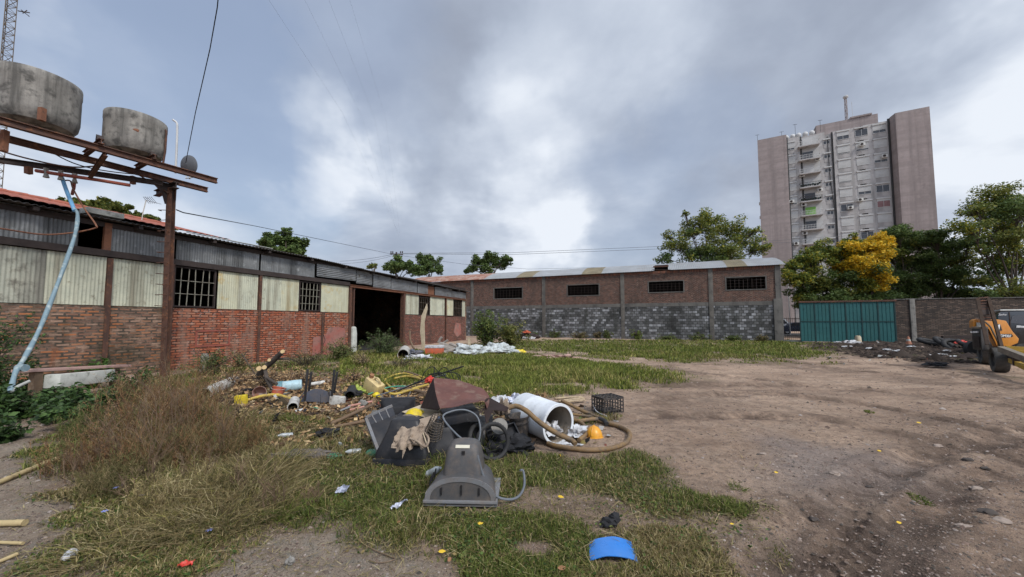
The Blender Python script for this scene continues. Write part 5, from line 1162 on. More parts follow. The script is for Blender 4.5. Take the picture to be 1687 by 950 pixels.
gmat('white_pipe', (.52, .51, .47), (.40, .39, .36), 4, c3=(.20, .18, .15), s3=9, k3=(.52, .68), rough=.7, bump=.2); gmat('yellow_hose', (.50, .36, .06), (.40, .28, .06), 4, c3=(.20, .15, .08), s3=8, rough=.6, bump=.15)
gmat('planks', (.46, .36, .23), (.36, .27, .17), 4, c3=(.20, .15, .10), s3=8, rough=.85, stretch=(1, 1, 1), bump=.3); mat('pale_wood', (.50, .42, .30), (.38, .31, .21), 3, c3=(.22, .17, .12), s3=8, rough=.85, bump=.4)
mat('wood_brown', (.16, .105, .065), (.11, .075, .05), 5, c3=(.24, .18, .12), s3=10, rough=.9, bump=.5); mat('cut_wood', (.52, .38, .20), (.44, .31, .16), 8, rough=.9); mat('bamboo', (.42, .33, .17), (.33, .25, .13), 5, c3=(.20, .15, .09), s3=10, rough=.7, bump=.2)
mat('pink_pipe', (.40, .20, .155), (.32, .155, .12), 5, rough=.6); mat('green_string', (.06, .30, .20), rough=.7); mat('hivis', (.32, .38, .08), rough=.7); mat('clear_plastic', (.34, .36, .36), (.25, .27, .27), 9, c3=(.25, .26, .25), s3=14, rough=.25, spec=.6, bump=.3); mat('green_glass', (.06, .20, .12), (.09, .26, .16), 9, rough=.2, spec=.6)
mat('foil', (.62, .64, .72), (.40, .42, .52), 14, c3=(.16, .17, .22), s3=22, k3=(.5, .6), rough=.3, metal=.3, spec=.6, bump=.6, bscale=50); mat('red_plastic', (.50, .045, .03), rough=.5); mat('bench_pink', (.40, .26, .22), (.32, .20, .17), 3, c3=(.22, .15, .13), s3=7, rough=.8, bump=.2)
mat('leaf_yellow', (.62, .40, .03), rough=.6); mat('leaf_brown', (.28, .14, .07), rough=.8); mat('black_hose', (.03, .033, .038), (.05, .055, .062), 6, rough=.5, bump=.05); mat('grey_hose', (.13, .14, .155), (.09, .10, .11), 6, rough=.5, bump=.05)
mat('cone_orange', (.33, .14, .08), (.26, .12, .08), 4, rough=.7); gmat('sack_white', (.52, .56, .56), (.40, .44, .44), 4, c3=(.27, .29, .29), s3=8, rough=.8, bump=.4); gmat('box_orange', (.55, .11, .045), rough=.5); mat('grey_wood', (.27, .24, .21), (.18, .16, .14), 5, rough=.9, bump=.5)
mat('gravel_mix', (.29, .235, .195), (.20, .155, .125), 3, rough=.9)

def M4(loc, rot=(0, 0, 0)): return Matrix.LocRotScale(Vector(loc), Euler(rot), None)
def one(name, mb, m, label, cat, group=None, **k): return mb.build(name, m, label=label, cat=cat, group=group, **k)

# --- the television shell nearest the camera, back upwards, front edge on the grass
p = GP(758, 843)
tv = thing('television_shell', 'grey television back shell nearest the camera with cream sticker on top', 'television', p + Vector((0, 0, .025)), R(-2))
w0 = .30
arc = [(-w0, .045)] + [(-w0 * math.cos(a), .045 + .19 * math.sin(a) ** .8) for a in np.linspace(.12, math.pi - .12, 15)] + [(w0, .045)]
b = MB(); rings = []
for y, sx_, sz in ((0.0, 1, 1), (.015, 1.0, 1.02), (.10, .97, 1.05), (.30, .90, 1.04), (.44, .80, .9)):
    rings.append([(x * sx_, y, .045 + (z - .045) * sz) for x, z in arc])
n = len(arc); vs = [v for r_ in rings for v in r_]
fs = [(j * n + i, j * n + i + 1, (j + 1) * n + i + 1, (j + 1) * n + i) for j in range(len(rings) - 1) for i in range(n - 1)] + [tuple(range(n)), tuple(range((len(rings) - 1) * n, len(rings) * n))]
b.add(vs, fs).build('lower_shell', 'tv_grey', tv, smooth=50)
# raised band following the arch
rim_o = [(x * 1.0, -.006, z + .0) for x, z in arc]; rim_i = [(x * .86, -.006, .045 + (z - .045) * .80) for x, z in arc]
rb = MB(); rb.add(rim_o + rim_i, [(i, i + 1, n + i + 1, n + i) for i in range(n - 1)]); rb.build('arch_band', 'tv_edge', tv, thick=.008)
MB().bb(-w0 - .015, w0 + .015, -.02, .46, .0, .045).build('front_bezel', 'tv_edge', tv, bevel=.008)
MB().bb(-w0 - .012, w0 + .012, -.026, -.018, .02, .026).build('bezel_groove', 'tv_black', tv)
for x, s_ in ((-.16, .06), (0.01, .08), (.16, .06)): MB().bb(x - .006, x + .006, -.014, -.004, .09, .09 + s_).build('slot', 'tv_black', tv)
for y in (.08, .16, .24): MB().box((-w0 * .93, y + .02, .16), (.012, .012, .08), (0, .2, 0)).build('slot', 'tv_black', tv)
# neck of the shell: rounded tapering box
nk = MB(); ns = []
for z, hw, y0, y1 in ((.08, .178, .03, .42), (.26, .165, .055, .38), (.37, .150, .08, .35), (.43, .135, .095, .33), (.46, .108, .115, .31), (.472, .07, .14, .29)):
    r_ = .05; ring = []
    for k in range(4):
        cx_ = (hw - r_) * (1 if k in (0, 3) else -1); cy_ = ((y1 - r_) if k in (0, 1) else (y0 + r_))
        for j in range(5): a = (k * 90 + j * 22.5) * math.pi / 180; ring.append((cx_ + r_ * math.cos(a), cy_ + r_ * math.sin(a), z))
    ns.append(ring)
m_ = len(ns[0]); nk.add([v for r_ in ns for v in r_], [(j * m_ + i, j * m_ + (i + 1) % m_, (j + 1) * m_ + (i + 1) % m_, (j + 1) * m_ + i) for j in range(len(ns) - 1) for i in range(m_)] + [tuple(range((len(ns) - 1) * m_, len(ns) * m_))])
nk.build('neck', 'tv_grey', tv, smooth=55)
MB().box((.0, .103, .452), (.125, .004, .028), (R(-38), 0, 0)).build('sticker', 'label_cream', tv)
MB().box((.01, .083, .405), (.026, .014, .03)).build('catch', 'tv_black', tv)
MB().tube(catmull([(.13, .10, .38), (.20, .10, .16), (.30, .05, .06), (.42, .08, .02), (.50, .16, .02), (.54, .30, .05), (.53, .42, .12), (.50, .40, .14)], 8), .011, 8).build('power_cord', 'grey_hose', tv)
pipe('rubber_hose', 'grey rubber hose arching from the near television to the rusty sheet', [Q(774, 731, 3.75), Q(752, 715, 3.85), Q(730, 688, 4.0), Q(742, 678, 4.1), Q(765, 675, 4.15), Q(784, 684, 4.15), Q(791, 702, 4.1), Q(789, 725, 4.05), Q(780, 742, 4.0)], .010, 'grey_hose', 'hose', n=7)

# --- black television shells to the left
def crt(label, loc, rot, w, h, d, m='tv_black', bez='tv_slate', cat='television', group=None, front=True):
    """screen opening faces local -y, the shell tapers towards +y"""
    t = thing('television_shell', label, cat, loc, rot, group)
    b = MB(); secs = [(0, 1, 1), (.16, .98, .98), (.35, .86, .86), (.7, .66, .66), (.97, .56, .56), (1, .48, .5)]
    rg_ = []
    for u, a, c in secs:
        r_ = .04; ring = []; hw, hh = w / 2 * a, h / 2 * c
        for k in range(4):
            cx_ = (hw - r_) * (1 if k in (0, 3) else -1); cz_ = (hh - r_) * (1 if k in (0, 1) else -1)
            for j in range(4): an = (k * 90 + j * 30) * math.pi / 180; ring.append((cx_ + r_ * math.cos(an), .05 + d * u, h / 2 + cz_ + r_ * math.sin(an)))
        rg_.append(ring)
    m_ = len(rg_[0]); b.add([v for r_ in rg_ for v in r_], [(j * m_ + i, j * m_ + (i + 1) % m_, (j + 1) * m_ + (i + 1) % m_, (j + 1) * m_ + i) for j in range(len(rg_) - 1) for i in range(m_)] + [tuple(range((len(rg_) - 1) * m_, len(rg_) * m_))])
    b.build('back_shell', m, t, smooth=50)
    f = MB(); k = .055
    f.bb(-w / 2 - .01, w / 2 + .01, -.02, .05, -.01, k); f.bb(-w / 2 - .01, w / 2 + .01, -.02, .05, h - k, h + .01); f.bb(-w / 2 - .01, -w / 2 + k, -.02, .05, k, h - k); f.bb(w / 2 - k, w / 2 + .01, -.02, .05, k, h - k)
    f.build('bezel', bez, t, bevel=.006)
    MB().bb(-w / 2 + k, w / 2 - k, .01, .03, k, h - k).build('screen', 'tv_black' if not front else 'dark_glass', t)
    for i in range(5): MB().bb(-w * .2 + i * w * .1 - .008, -w * .2 + i * w * .1 + .008, .05 + d * .2, .05 + d * .34, h * .985, h * .99)
    return t
crt('black television lying screen down under the beige cloth', GP(664, 768) + Vector((0, .40, .02)), (R(88), R(0), R(-4)), .60, .42, .40)
t = thing('television_shell', 'tilted slate grey television housing with its inside showing at the left of the pile', 'television', GP(632, 742), (R(0), R(0), R(0)))
c = Q
pan = [Q(601, 686, 4.65), Q(647, 668, 4.85), Q(664, 677, 4.95), Q(662, 690, 4.7), Q(624, 702, 4.45), Q(608, 698, 4.5)]
MB().prism([Q(600, 688, 4.6), Q(646, 668, 4.8), Q(652, 684, 4.75), Q(609, 701, 4.5)], (0, .0, -.03)).build('ribbed_panel', 'tv_slate', t, world=True, bevel=.005)
MB().prism([Q(608, 700, 4.5), Q(650, 684, 4.7), Q(648, 722, 4.4), Q(620, 738, 4.25)], (.02, .05, 0)).build('side_panel', 'tv_black', t, world=True, bevel=.006)
MB().bar(Q(603, 690, 4.58), Q(625, 748, 4.15), .035, .03).build('frame_bar', 'tv_edge', t, world=True); MB().bar(Q(602, 688, 4.6), Q(646, 668, 4.8), .03, .03).build('frame_bar', 'tv_edge', t, world=True)
for u in (.25, .5, .75): MB().bar(Q(600 + 46 * u, 688 - 20 * u, 4.59 + .2 * u), Q(609 + 43 * u, 701 - 17 * u, 4.49 + .25 * u), .012, .02).build('rib', 'tv_edge', t, world=True)
MB().prism([Q(646, 690, 4.85), Q(664, 676, 4.95), Q(668, 695, 4.8), Q(650, 705, 4.7)], (0, .04, 0)).build('inner_wall', 'tv_slate', t, world=True, bevel=.005)
crt('black rounded television standing upright behind the slate housing', GP(652, 700) + Vector((0, .10, 0.02)), (R(4), 0, R(188)), .50, .40, .34, 'cloth_black', 'tv_slate')
crt('grey edged television half hidden under the rusty sheet', GP(752, 752) + Vector((.05, .20, -.02)), (R(-3), R(4), R(22)), .52, .42, .40, 'tv_grey', 'tv_edge', front=False)
one('metal_case', MB().box((0, 0, 0), (.42, .36, .10), (0, 0, 0)), 'tv_slate', 'flat dark appliance case lying on the television under the rusty sheet', 'appliance', bevel=.012, M=M4(Q(757, 682, 4.55), (R(4), R(-6), R(20))))
b = MB().bb(-.025, .025, 0, .04, 0, .36); one('metal_strip', b, 'tv_edge', 'pale grey upright metal strip right of the half hidden television', 'panel', bevel=.004, M=M4(GP(808, 728), (R(-4), 0, 0)))
MB().bb(-.014, .004, -.006, 0, .2, .32).build('slot', 'tv_black', bpy.data.objects['metal_strip'])
b = MB().add([Q(*p) for p in ((662, 678, 4.9), (700, 664, 5.1), (728, 676, 4.8), (700, 690, 4.6))], [(0, 1, 2, 3)])
one('cardboard_sheet', b, 'pale_wood', 'pale curled cardboard sheet under the rusty metal sheet', 'cardboard', thick=.01)
crt('black television shell wedged between the cloth and the near television', GP(714, 762) + Vector((0, .38, .0)), (R(90), 0, R(14)), .40, .36, .34)
one('plastic_board', MB().box((0, 0, .17), (.40, .02, .36)), 'tv_black', 'flat black plastic panel leaning behind the wire basket', 'panel', bevel=.006, M=M4(GP(712, 738), (R(-18), R(6), R(8))))
one('black_plastic_tray', MB().bb(-.2, .2, -.14, .14, 0, .02).bb(-.2, -.185, -.14, .14, 0, .09).bb(.185, .2, -.14, .14, 0, .09).bb(-.2, .2, -.14, -.125, .0, .09).bb(-.2, .2, .125, .14, .0, .09), 'tv_black', 'shallow black plastic tray tipped against the black rags', 'tray', M=M4(GP(830, 738) + Vector((0, .05, .1)), (R(38), R(-12), R(20))))
# rusty folded sheet
rs = thing('rusty_sheet', 'folded brown rusty metal sheet lying over the pile like a tent', 'metal sheet', GP(745, 720))
rows = [[(714, 623, 5.0), (738, 624, 5.05), (765, 629, 5.05), (783, 635, 5.0), (795, 640, 4.95), (806, 652, 4.85)], [(718, 648, 4.6), (742, 651, 4.62), (766, 650, 4.65), (786, 652, 4.65), (800, 656, 4.65), (806, 664, 4.6)], [(725, 673, 4.22), (745, 671, 4.25), (765, 666, 4.3), (782, 662, 4.35), (797, 660, 4.4), (803, 672, 4.38)]]
gr = [[Q(*p) for p in r_] for r_ in rows]
fine = []
cr = [catmull(r_, 5) for r_ in gr]
colsn = len(cr[0])
grid = [catmull([cr[0][i], cr[1][i], cr[2][i]], 6) for i in range(colsn)]
nr_ = len(grid[0]); vs = [v + Vector((0, 0, .012 * mnoise.noise(v * 9))) for g_ in grid for v in g_]
MB().add(vs, [(i * nr_ + j, (i + 1) * nr_ + j, (i + 1) * nr_ + j + 1, i * nr_ + j + 1) for i in range(colsn - 1) for j in range(nr_ - 1)]).build('top_face', 'rust_sheet', rs, world=True, thick=.006, smooth=60)
mat('rust_shaded', (.030, .018, .016), (.022, .015, .014), 3, rough=.85)  # same rust as the sheet, with the shaded side put into the colour
MB().add([Q(714, 623, 5.0), Q(718, 648, 4.61), Q(725, 673, 4.23), Q(722, 676, 4.32), Q(693, 672, 4.85)], [(0, 1, 2, 3, 4)]).build('folded_side', 'rust_shaded', rs, world=True, thick=.006)
MB().add([Q(800, 657, 4.42), Q(806, 655, 4.8), Q(838, 672, 4.75), Q(835, 678, 4.7), Q(812, 676, 4.45), Q(801, 700, 4.4), Q(797, 675, 4.38)], [(0, 1, 2, 3, 4, 5, 6)]).build('torn_flap', 'rust_shaded', rs, world=True, thick=.006)
# beige cloth draped over the black shell
ct = [[(645, 741, 4.05), (660, 745, 3.98), (672, 742, 3.98), (684, 738, 4.0)], [(652, 722, 4.12), (668, 722, 4.1), (684, 722, 4.1), (702, 735, 4.0)], [(662, 704, 4.28), (680, 702, 4.26), (694, 708, 4.2), (704, 712, 4.2)], [(676, 690, 4.46), (690, 690, 4.44), (702, 698, 4.35), (712, 706, 4.3)]]
cr = [catmull([Q(*p) for p in r_], 8) for r_ in ct]; grid = [catmull([r_[i] for r_ in cr], 8) for i in range(len(cr[0]))]; nr_ = len(grid[0])
vs = []
for i, g_ in enumerate(grid):
    for j, v in enumerate(g_):
        e = 0.030 * mnoise.fractal(Vector((i * .21, j * .16, 2)), .6, 2, 3) + .018 * math.sin(i * .9 + j * .35 + 2 * mnoise.noise(Vector((i * .1, j * .1, 5))))
        edge = .02 * mnoise.noise(Vector((i * .5, j * .5, 9))); vs.append(v + Vector((edge, -abs(e) * 1.2, e + .02)))
one('beige_cloth', MB().add(vs, [(i * nr_ + j, (i + 1) * nr_ + j, (i + 1) * nr_ + j + 1, i * nr_ + j + 1) for i in range(len(grid) - 1) for j in range(nr_ - 1)]), 'cloth_beige', 'crumpled dirty beige cloth draped over the black television', 'cloth', thick=.006, smooth=80, centre=True)
pipe('cloth_strap', 'beige strap curling from the crumpled cloth', [Q(676, 722, 4.0), Q(688, 727, 3.95), Q(698, 735, 3.93), Q(704, 733, 3.95), Q(706, 722, 4.0), Q(700, 712, 4.1)], .012, 'cloth_beige', 'cloth')
pipe('frayed_cord', 'thin pale frayed cord hanging beside the cloth', [Q(697, 713, 4.1), Q(702, 728, 4.0), Q(707, 745, 3.95)], .006, 'pale_wood', 'cord')
one('dark_bag', MB().blob((0, 0, .0), (.26, .2, .17), 4, .3, 2.2), 'sack_grey', 'dark olive bag tied at the top behind the beige cloth', 'bag', M=M4(Q(674, 694, 4.5)))
# yellow helmet shell in the pile, wire basket
def dome(n1=28, r=.13, h=.14, a0=0, a1=2 * math.pi): return [(r * math.cos(t), h * math.sin(t)) for t in np.linspace(0, math.pi / 2, 9)]
hh = thing('safety_helmet', 'yellow safety helmet tipped over inside the pile', 'helmet', Q(682, 688, 4.75), (R(35), R(-20), R(10)))
MB().lathe(dome(r=.12, h=.12), 32).build('shell', 'bright_yellow', hh, thick=.006, smooth=70); MB().lathe([(.12, 0), (.145, -.01)], 32).build('brim', 'bright_yellow', hh, thick=.006)
wb = MB(); 
for i in range(14):
    a = i * math.pi / 7; wb.bar((.10 * math.cos(a), .10 * math.sin(a), 0), (.075 * math.cos(a), .075 * math.sin(a), .24), .007)
for z in np.linspace(0, .24, 8): k = .10 - .025 * z / .24; wb.tube([(k * math.cos(a), k * math.sin(a), z) for a in np.linspace(0, 2 * math.pi, 17)[:-1]], .0035, 5, closed=True)
one('wire_basket', wb, 'grille_iron', 'small round wire mesh basket leaning among the black shells', 'basket', M=M4(Q(713, 716, 4.15), (R(25), R(20), 0)))
# tyres
def torus(R0, r, M, n=40, k=10, tread=0):
    vs = []
    for i in range(n):
        a = 2 * math.pi * i / n
        for j in range(k):
            b_ = 2 * math.pi * j / k; q = r * (1 + (tread if (i % 2 and math.cos(b_) > .3) else 0))
            vs.append(M @ Vector(((R0 + q * math.cos(b_)) * math.cos(a), (R0 + q * math.cos(b_)) * math.sin(a), q * math.sin(b_))))
    return MB().add(vs, [(i * k + j, ((i + 1) % n) * k + j, ((i + 1) % n) * k + (j + 1) % k, i * k + (j + 1) % k) for i in range(n) for j in range(k)])
c = GP(812, 757)
one('bicycle_tyre', torus(.19, .024, M4(c + Vector((0, 0, .2)), (R(78), R(8), R(25))), 72, 10, .22), 'rubber', 'black knobbly bicycle tyre standing in the grass beside the pile', 'tyre')
c = GP(782, 752)
one('bicycle_tyre', torus(.15, .026, M4(c + Vector((0, .12, .18)), (R(84), R(0), R(68))), 60, 10, .22), 'rubber', 'smaller black tyre seen nearly edge on behind the near television', 'tyre')
# black bucket
bk_ = thing('bucket', 'black ribbed bucket with a handle standing beside the white drum', 'bucket', GP(857, 722), (R(4), R(-4), 0))
MB().lathe([(0, 0), (.105, 0), (.115, .05), (.128, .22), (.138, .225), (.138, .245), (.130, .25), (.133, .29), (.145, .295), (.145, .315), (.136, .32), (.128, .30), (.11, .03), (0, .02)], 36).build('shell', 'crate_black', bk_, smooth=40)
MB().tube([(.145 * math.cos(a), .145 * math.sin(a) * .85 - .02, .30 - .10 * math.sin(a * 1) * .2) for a in np.linspace(math.pi, 2 * math.pi, 14)], .005, 6).build('handle', 'dark_steel', bk_)
one('black_rags', MB().blob((0, 0, .05), (.5, .34, .26), 9, .4, 1.8, 4), 'cloth_black', 'heap of black rags beneath the bucket and tyre', 'rags', M=M4(GP(848, 742)))
one('black_rags', MB().blob((0, 0, .04), (.3, .22, .2), 12, .4, 1.8, 4), 'cloth_black', 'smaller bunch of black rags inside the tyre ring', 'rags', M=M4(GP(818, 748)))
# white drum, open end towards lower right
db = thing('plastic_drum', 'large white plastic drum lying on its side with its dirty open end showing', 'drum', GP(893, 722))
E1 = Q(920, 697, 4.92); E0 = Q(864, 670, 5.55); rd = .262
g_ = gz(E1.x, E1.y); E1.z = g_ + rd * .97; E0.z = gz(E0.x, E0.y) + rd * 1.0
axd = (E0 - E1).normalized(); Ln = .80; qt = axd.to_track_quat('Z', 'Y').to_matrix().to_4x4(); MM = Matrix.Translation(E1) @ qt
r0 = rd
MB().lathe([(r0 * .985, 0.0), (r0 * 1.02, .0), (r0 * 1.03, .025), (r0, .04), (r0 * .995, Ln * .30), (r0 * 1.0, Ln * .315), (r0 * .995, Ln * .33), (r0 * .995, Ln * .64), (r0 * 1.01, Ln * .655), (r0 * .995, Ln * .67), (r0 * .99, Ln * .95), (r0 * .93, Ln * .99), (r0 * .80, Ln), (0, Ln)], 56, MM).build('shell', 'drum_white', db, world=True)
MB().lathe([(r0 * .985, 0.001), (r0 * .93, .01), (r0 * .93, Ln * .92), (r0 * .8, Ln * .96), (0, Ln * .96)], 56, MM).build('inner_surface', 'drum_inside', db, world=True)
MB().lathe([(r0 * .90, -.004), (r0 * 1.025, -.006), (r0 * 1.03, .006), (r0 * .92, .012), (r0 * .90, -.004)], 56, MM).build('rim', 'drum_white', db, world=True)
# hoses round the drum
def hose(label, pts, r=.030, m='suction_hose', n=8, spiral=True):
    c = catmull(pts, n); b = MB(); b.tube(c, (lambda u: r * (1 + .03 * math.sin(u * len(c) * 2.1))) if spiral else r, 12)
    return b.build('suction_hose', m, label=label, cat='hose', group='brown suction hoses around the drum', smooth=70)
def Gh(px, py, l=.035): return GP(px, py, l)
hose('brown hose curving in a wide loop in front of the drum and helmet', [Gh(903, 733), Gh(918, 739), Gh(945, 743), Gh(975, 745), Gh(1008, 742), Gh(1032, 732), Gh(1037, 718), Gh(1022, 708), Gh(1003, 702), Gh(985, 697), Gh(968, 692)])
hose('dusty brown hose lying across the mouth of the drum', [Q(838, 671, 4.75), Q(852, 669, 4.75), Q(868, 677, 4.68), Q(885, 692, 4.62), Q(903, 705, 4.55), Q(922, 716, 4.5), Q(940, 724, 4.48), Q(948, 731, 4.42)], .032)
hose('brown hose coming out from behind the drum towards the crate', [Gh(925, 680, .2), Gh(945, 683, .12), Gh(962, 686, .06), Gh(978, 690), Gh(992, 695)])
hose('yellowish brown hose end with a black fitting near the helmet', [Gh(940, 697, .05), Gh(955, 700, .05), Gh(975, 698, .06), Gh(988, 697, .05)])
hose('thin straight brown hose above the helmet', [Gh(935, 690, .07), Gh(955, 692, .06), Gh(975, 694, .06)], .022)
hose('short curved hose end between drum and helmet', [Gh(953, 700, .05), Gh(962, 706, .05), Gh(966, 716, .05), Gh(962, 724, .05), Gh(954, 730, .05)], .028)
hose('stubby brown hose standing up behind the rusty sheet', [Q(820, 655, 5.4), Q(824, 668, 5.3), Q(828, 682, 5.2), Q(827, 705, 5.0)], .028)
pipe('hose_fitting', 'black rubber fitting on the hose end beside the helmet', [Gh(987, 697, .06), Gh(996, 700, .05), Gh(1000, 703, .04)], .036, 'rubber', 'fitting')
# orange helmet
hm = thing('safety_helmet', 'orange safety helmet lying on the dirt inside the hose loop', 'helmet', GP(979, 719), (R(-4), R(4), R(60)))
MB().lathe(dome(r=.115, h=.145), 40).build('shell', 'helmet_orange', hm, smooth=70)
bv = [(k * math.cos(a) * (1.0 + (.22 * max(0, math.cos(a)) ** 2 if k > .12 else 0)), k * math.sin(a), .004 if k < .12 else -.006) for a in np.linspace(0, 2 * math.pi, 40, endpoint=False) for k in (.113, .128)]
MB().add(bv, [(2 * i, 2 * ((i + 1) % 40), 2 * ((i + 1) % 40) + 1, 2 * i + 1) for i in range(40)]).build('brim', 'helmet_orange', hm, thick=.004)
MB().tube([(.119 * math.cos(a), 0, .149 * math.sin(a)) for a in np.linspace(.2, math.pi - .2, 14)], .006, 6).build('ridge', 'helmet_orange', hm)
# white rags in front of the drum
def cloth_heap(label, c, size, seed, m='cloth_white', amp=.55, name='rags', cat='rags', group=None, fr=2.4): return one(name, MB().blob((0, 0, size[2] * .3), size, seed, amp, fr, 4, flat=-.01), m, label, cat, group, M=M4(c), smooth=75)
cloth_heap('white rag bunched at the mouth of the drum', GP(948, 722), (.22, .2, .2), 5); cloth_heap('flat torn white paper below the drum mouth', GP(933, 734), (.34, .1, .05), 6, amp=.5, name='torn_paper', cat='paper'); cloth_heap('grey rag stuffed inside the drum', E1 + axd * .16 + Vector((0.02, 0, -.20)), (.22, .26, .2), 7)
cloth_heap('crumpled blue and white bag behind the drum', GP(850, 672) + Vector((0, 0, .05)), (.35, .25, .22), 8, 'foil', name='crumpled_bag', cat='bag')
cloth_heap('white sack beside the drum behind the rusty sheet', Q(824, 676, 5.3), (.24, .2, .26), 19, 'cloth_white', .3, name='white_sack', cat='sack'); cloth_heap('patterned pale rag between bucket and metal strip', Q(828, 692, 4.9), (.16, .14, .3), 21, 'cloth_beige')
b = MB().lathe([(0, 0), (.09, 0), (.10, .02), (.10, .05), (0, .05)], 24); one('paint_tin_lid', b, 'old_concrete', 'pale grey tin lid leaning beside the metal strip', 'lid', M=M4(Q(823, 704, 4.55), (R(55), 0, 0)))
# crate
cr_ = thing('plastic_crate', 'black plastic grid crate standing upside down on the bare dirt', 'crate', GP(1001, 681), R(24))
cw, cd_, ch = .40, .34, .27
b = MB()
for side, L_, n_ in (((0, -cd_ / 2), cw, 7), ((0, cd_ / 2), cw, 7)):
    for i in range(n_ + 1): x = -cw / 2 + cw * i / n_; b.bb(x - .006, x + .006, side[1] - .008, side[1] + .008, .01, ch)
    for j in range(5): z = .012 + (ch - .024) * j / 4; b.bb(-cw / 2, cw / 2, side[1] - .010, side[1] + .010, z - (.012 if j in (0, 4) else .005), z + (.012 if j in (0, 4) else .005))
for sxx in (-cw / 2, cw / 2):
    for i in range(6): y = -cd_ / 2 + cd_ * i / 5; b.bb(sxx - .008, sxx + .008, y - .007, y + .007, .01, ch)
    for j in range(5): z = .012 + (ch - .024) * j / 4; b.bb(sxx - .011, sxx + .011, -cd_ / 2, cd_ / 2, z - (.012 if j in (0, 4) else .005), z + (.012 if j in (0, 4) else .005))
b.build('side_grid', 'crate_black', cr_)
b = MB()
for i in range(6): x = -cw / 2 + cw * i / 5; b.bb(x - .008, x + .008, -cd_ / 2, cd_ / 2, ch, ch + .014)
for i in range(5): y = -cd_ / 2 + cd_ * i / 4; b.bb(-cw / 2, cw / 2, y - .008, y + .008, ch - .003, ch + .011)
b.build('top_grid', 'crate_black', cr_)
MB().bb(-cw / 2 + .02, cw / 2 - .02, -cd_ / 2 + .02, cd_ / 2 - .02, .02, .05).build('floor_panel', 'crate_black', cr_)
GPL = 'pale planks behind the drum'
for k, (a, b_) in enumerate((((914, 660), (958, 657)), ((920, 665), (962, 661)), ((926, 668), (964, 665)))):
    A2, B2 = GP(*a, .03 + .01 * k), GP(*b_, .03 + .01 * k); one('plank', MB().bar(A2, B2, .075, .02), 'planks', ('rearmost pale plank lying behind the drum', 'middle pale plank lying behind the drum', 'front pale plank lying behind the drum')[k], 'plank', GPL, bevel=.003)
pipe('cord', 'white cord lying on the hoses before the crate', [GP(975, 673, .15), GP(982, 684, .06), GP(1000, 690, .03)], .008, 'cloth_white', 'cord')
# blue curved sheet
bs = MB(); P0, P1, P2, P3 = G(970, 897), G(1040, 896), G(1052, 930), G(972, 928)
n = 18; vs = []
for j in (0, 1):
    for i in range(n + 1):
        u = i / n; a_, b2 = (P3, P2) if j == 0 else (P0, P1); q = a_.lerp(b2, u)
        vs.append(Vector((q.x, q.y, gz(q.x, q.y) + .02 + .04 * (1 - (2 * u - 1) ** 2))))
one('blue_sheet', MB().add(vs, [(i, i + 1, n + 2 + i, n + 1 + i) for i in range(n)]), 'blue_sheet', 'bright blue curved plastic sheet on the grass at the bottom', 'plastic sheet', thick=.005)
one('old_shoe', MB().blob((0, 0, .03), (.15, .08, .07), 3, .35, 2, 3).blob((.05, .01, .055), (.08, .07, .07), 5, .3, 2, 3), 'cloth_black', 'crushed black shoe lying above the blue sheet', 'shoe', M=M4(GP(1004, 868), (0, 0, .2)))
cloth_heap('flattened black scrap on the grass below the near television', GP(745, 855), (.16, .05, .02), 31, 'cloth_black', name='black_scrap', cat='scrap')
# bottles
def bottle(label, c, rot, m='clear_plastic', s=1.0, cap=None, name='plastic_bottle'):
    t = thing(name, label, 'bottle', c, rot)
    MB().lathe([(0, 0), (.038 * s, 0), (.042 * s, .01), (.042 * s, .05 * s), (.038 * s, .06 * s), (.042 * s, .07 * s), (.042 * s, .17 * s), (.03 * s, .205 * s), (.015 * s, .23 * s), (.015 * s, .245 * s), (0, .245 * s)], 20).build('body', m, t, smooth=60)
    if cap: MB().lathe([(0, .24 * s), (.018 * s, .24 * s), (.018 * s, .27 * s), (0, .27 * s)], 12).build('cap', cap, t)
    return t
bottle('large scuffed white bottle tucked under the left edge of the near television', GP(702, 832) + Vector((0, .02, .05)), (R(88), 0, R(80)), 'white_pipe', 1.15)
bottle('grey bottle leaning against the left side of the near television', GP(704, 795) + Vector((0, 0, .08)), (R(60), 0, R(60)), 'clear_plastic', .8)
bottle('white bottle with a red cap lying in the grass right of the tyres', GP(858, 738) + Vector((0, 0, .08)), (R(160), R(10), R(0)), 'cloth_white', .8, 'red_plastic')
bottle('clear crushed bottle on the grass left of the pile', GP(482, 720) + Vector((0, 0, .04)), (R(84), 0, R(-55)), 'clear_plastic', .72)
bottle('green glass bottle half buried left of the black televisions', GP(608, 750) + Vector((0, 0, .03)), (R(75), 0, R(50)), 'green_glass', 1.2, name='glass_bottle')
bottle('white squashed bottle beside the green glass', GP(594, 746) + Vector((0, 0, .03)), (R(84), 0, R(-60)), 'clear_plastic', .7)
bottle('small pale bottle standing in the grass behind the grey sack', GP(563, 735) + Vector((0, 0, .0)), (R(50), R(10), 0), 'clear_plastic', .55)
def paper(label, c, w, h, seed, m, rz=0, name='torn_paper', cat='paper'):
    n = 8; vs = [(w * (i / n - .5), h * (j / n - .5), .018 + .03 * mnoise.noise(Vector((i * .45, j * .45, seed)))) for i in range(n + 1) for j in range(n + 1)]
    return one(name, MB().add(vs, [(i * (n + 1) + j, (i + 1) * (n + 1) + j, (i + 1) * (n + 1) + j + 1, i * (n + 1) + j + 1) for i in range(n) for j in range(n)]), m, label, cat, M=M4(c, (0, 0, rz)), smooth=80)
paper('crumpled shiny wrapper on the dry grass in the foreground', GP(564, 815, .03), .10, .13, 1, 'foil', .2, 'foil_wrapper', 'wrapper'); paper('narrow shiny wrapper left of the near television', GP(657, 841, .03), .035, .16, 2, 'foil', -.6, 'foil_wrapper', 'wrapper')
